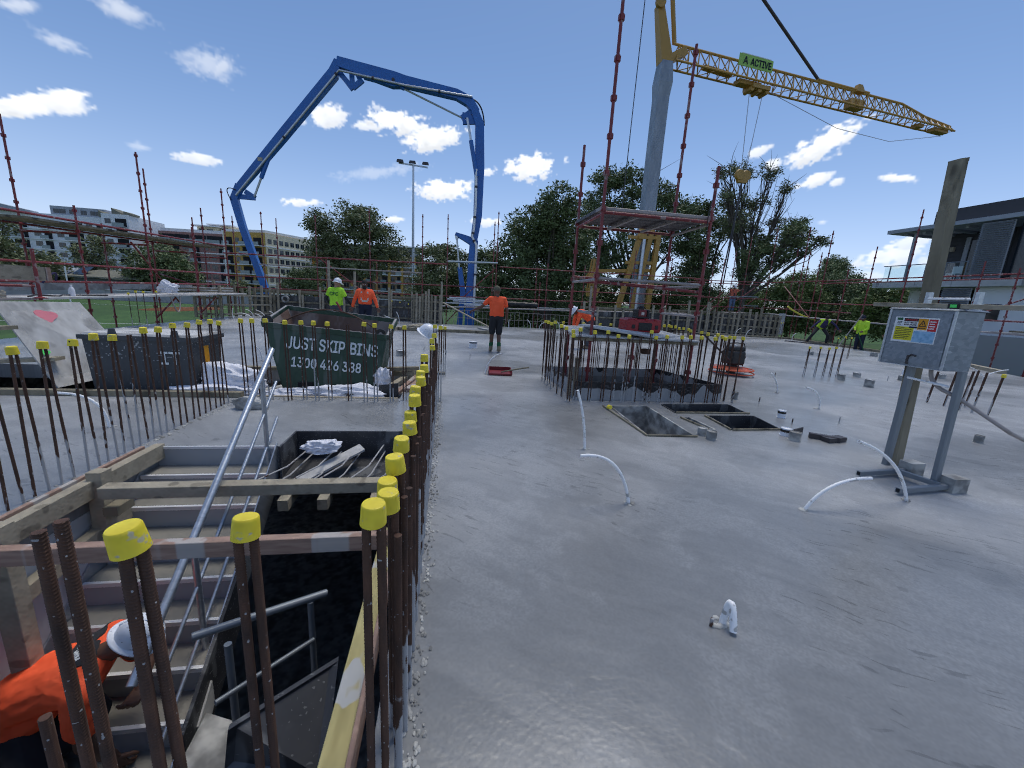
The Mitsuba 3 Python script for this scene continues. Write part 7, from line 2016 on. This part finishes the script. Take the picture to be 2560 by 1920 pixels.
BG = 'trees beyond the deck'
tree('gum_tree', 'broad gum tree with open foliage in front of the apartment blocks', 60, -12.6, [(-12.8, 11.5, 1.9), (-14.7, 8.9, 2.2), (-10.8, 9.7, 2.4), (-16.9, 9.7, 1.6), (-8.7, 8.3, 2.1), (-17.3, 6.6, 2.0), (-13.5, 5.8, 2.6), (-7.1, 6.3, 1.8), (-10.4, 5.3, 2.4), (-15.6, 3.9, 1.9), (-12.4, 9.0, 1.6)], 'm_leaf_gum', BG, 1.0, .23, .44, seed=1, trunk=.42)
tree('bush_tree', 'lower green trees right of the tall flood light pole', 52, -.9, [(-1.9, 5.5, 1.9), (0, 6.1, 1.5), (-2.9, 3.0, 1.8), (-.7, 3.2, 2.1), (1.5, 3.8, 1.8), (1.5, 5.7, 1.3), (-1, 1.0, 2.0), (1.4, 1.2, 1.9), (-3.3, .6, 1.8)], 'm_leaf_gum', BG, 1.2, .22, .38, seed=2)
tree('dense_tree', 'dense dark tree directly behind the walking man', 44, 11.1, [(10.9, 11.0, 2.1), (8.9, 9.2, 2.3), (7.1, 6.1, 2.6), (9.9, 4.6, 3.0), (12.7, 8.3, 2.4), (13.9, 4.9, 2.7), (4.9, 3.7, 1.9), (7.8, 1.9, 2.4), (12.3, 2.2, 2.7), (4.0, 5.2, 1.3), (10.9, 7.9, 2.2), (5.2, .8, 2.1)], 'm_leaf_dark', BG, 1.4, .21, .41, seed=3, trunk=.4)
tree('gum_tree', 'tall gum tree behind the grey crane mast', 48, 23, [(18.5, 15.7, 1.9), (21.5, 15.5, 2.1), (24.4, 15.1, 1.7), (17.4, 13.0, 1.7), (20.4, 12.1, 2.3), (24.6, 12.0, 2.3), (27.4, 14.1, 1.5), (16.4, 10.5, 1.8), (19.4, 8.0, 2.2), (24.0, 8.3, 2.1), (27.6, 9.5, 2.1), (17.0, 5.5, 2.0), (22.5, 5.0, 2.0)], 'm_leaf_dark', BG, 1.0, .22, .45, seed=4, trunk=.38, bare=2)
tree('gum_tree', 'thinner gum tree right of the crane mast behind the scaffold tower', 46, 31, [(29.4, 13.0, 1.6), (31.1, 10.9, 2.0), (28.5, 8.9, 2.0), (31.2, 6.8, 2.2), (28.6, 5.2, 1.9), (26.5, 11.8, 1.3), (30.0, 3.0, 2.0)], 'm_leaf_dark', BG, 1.1, .22, .43, seed=5, trunk=.36, bare=2)
tree('sparse_gum', 'sparse gum tree with many bare twigs under the crane hook', 40, 31.7, [(27.8, 15.1, 1.0), (30.2, 15.5, 1.25), (32.5, 15.7, 1.0), (29.1, 12.9, 1.2), (31.7, 12.8, 1.2), (34.1, 14.0, .8), (29.4, 10.2, 1.5), (31.6, 9.8, 1.4), (34.5, 10.9, .9), (27.6, 12.4, .75)], 'm_leaf_gum', BG, .42, .15, .52, seed=6, trunk=.30, bare=12)
tree('leaning_gum', 'dark gum tree leaning to the right behind the far scaffold', 38, 30.0, [(31.2, 7.0, 1.5), (33.5, 9.1, 1.4), (35.5, 9.5, 1.1), (33.0, 7.1, 1.3), (35.1, 10.4, .7), (30.6, 5.4, 1.3), (37.4, 8.8, .6), (35.0, 7.9, .9), (31.8, 8.3, 1.2)], 'm_leaf_dark', BG, .9, .16, .44, seed=7, trunk=.30, bare=6)
for i, (y, tx, L, lab) in enumerate([(62, 9.4, [(7.9, 1.7, 2.6), (12.3, 1.3, 2.6), (5.5, 2.4, 2.0), (10, -1, 2.8), (6.3, -1.2, 2.4), (14, -1.2, 2.6)], 'low dark bush right of the blue boom base'), (58, 22.1, [(21.1, 2.4, 2.8), (24.8, 3.2, 2.5), (18.7, 1.7, 2.2), (22, -.8, 2.8), (18, -1.2, 2.6)], 'low dark bush left of the crane struts'),
                                     (58, 32.4, [(32.5, 3.3, 2.9), (36.6, 3.0, 2.6), (28.7, 2.5, 2.3), (34.5, -.4, 2.8), (30, -.8, 2.8), (27, -1.5, 2.4)], 'low dark bush under the scaffold tower deck'), (60, 49.9, [(49.2, 3.6, 2.5), (51.9, 4.7, 2.3), (46.3, 3.5, 2.2), (42.5, 2.0, 2.4), (50, 0.6, 2.8), (45.5, 0, 2.8), (40.5, -.6, 2.6)], 'mid green bush below the worker in jeans'),
                                     (64, 69.4, [(67.2, 6.7, 2.6), (71.3, 7.3, 2.1), (64.3, 5.1, 3.0), (70.2, 4.7, 2.9), (66.5, 1.6, 3.0), (72.5, 1.8, 3.0)], 'big rounded tree behind the right scaffold'), (60, 56.7, [(55.9, 5.6, 2.7), (53.7, 3.6, 2.5), (58.7, 3.5, 2.5), (56, .8, 2.8), (60.5, .5, 2.6)], 'rounded tree with pale top left of the yellow hose'),
                                     (55, 65.7, [(64.5, 5.4, 2.0), (63.5, 3.5, 2.3), (67.0, 4.6, 2.0), (65.5, 1.5, 2.6), (62.5, .4, 2.4)], 'tree behind the crouching worker'), (40, 52.8, [(51.4, 4.1, 1.7), (53.8, 3.6, 1.7), (49.9, 2.7, 1.5), (56.9, 3.1, 2.0), (52, 1.0, 2.2), (55.5, .6, 2.2)], 'fresh green tree beside the grey house'),
                                     (70, 76.8, [(75.2, 12.0, 1.5), (73.3, 10.6, 1.8), (77.5, 10.5, 1.8), (71.2, 8.9, 1.8), (75, 8.0, 2.2)], 'flat topped tree rising over the bushes at the right')]):
    tree('bush_tree', lab, y, tx, L, 'm_leaf_fresh' if i in (3, 5, 7) else 'm_leaf_dark', BG, 1.25, .24, .36, depth=1.2, seed=20 + i)
for i, (y, tx, L, lab) in enumerate([(110, -67.6, [(-66.8, 6.6, 3.9), (-70.4, 4.1, 3.8), (-63.6, 4.5, 4.2), (-67.3, 2.0, 4.3), (-61.4, 1.9, 3.0), (-72.7, 1.6, 3.0), (-64, -.6, 3.6), (-70, -.8, 3.6)], 'big rounded fig tree at the left side of the field'), (120, -89.3, [(-88.4, 9.6, 1.9), (-86.9, 8.2, 2.0), (-89.6, 7.0, 1.8), (-86.9, 4.8, 2.0), (-89.2, 4.2, 1.7), (-88, 2.4, 1.8)], 'tall olive tree in front of the white block'),
                                     (100, -89.4, [(-89.5, 10.0, 1.9), (-88.5, 7.0, 2.1), (-90, 5.2, 2.6), (-87.6, 4.0, 1.8), (-89.5, 2.4, 2.6), (-86.6, 2.0, 1.6), (-92.5, 8.5, 2.6), (-93, 4.5, 2.8)], 'tree at the left edge of the picture beyond the field'), (130, -43.1, [(-43.9, 4.3, 2.6), (-41.2, 3.3, 2.9), (-38.9, 5.2, 2.4), (-46.3, 1.3, 2.4), (-42, .6, 2.8), (-38.5, 1.6, 2.6)], 'dark tree in front of the long brick block'),
                                     (125, -57.3, [(-56.5, .6, 2.1), (-58.6, -1.0, 2.1), (-55.1, -1.4, 2.1)], 'small shrub at the foot of the ochre block'), (112, -98, [(-92, 3.9, 2.3), (-88.9, 2.7, 2.5), (-94.9, 1.4, 2.4), (-98, 3.0, 2.6), (-102, 2.2, 2.6)], 'shrubs behind the club house roof')]):
    tree('field_tree', lab, y, tx, L, 'm_leaf_dark' if i in (0, 3) else 'm_leaf_gum', 'trees round the playing field', .9, .42, .34, depth=1.4, seed=40 + i, trunk=.4)
# far wooded rise all along the horizon
hv = M()
g_ = np.random.default_rng(3)
n_ = 0
for i in range(120):
    x = -260 + 6.2 * i + g_.uniform(-2, 2)
    y = g_.uniform(235, 290)
    v, f, _ = leaf_cloud(V(x, y, GZ + 3.0), V(6.5, 5, 5.5), 260, 1.0, 900 + i, .30)
    hv.put(v, f)
k = obj('distant_wood', hv, 'm_leaf_dark')
labels[k] = {'label': 'dark band of distant woodland along the horizon behind the buildings and bushes', 'category': 'woodland', 'kind': 'stuff'}
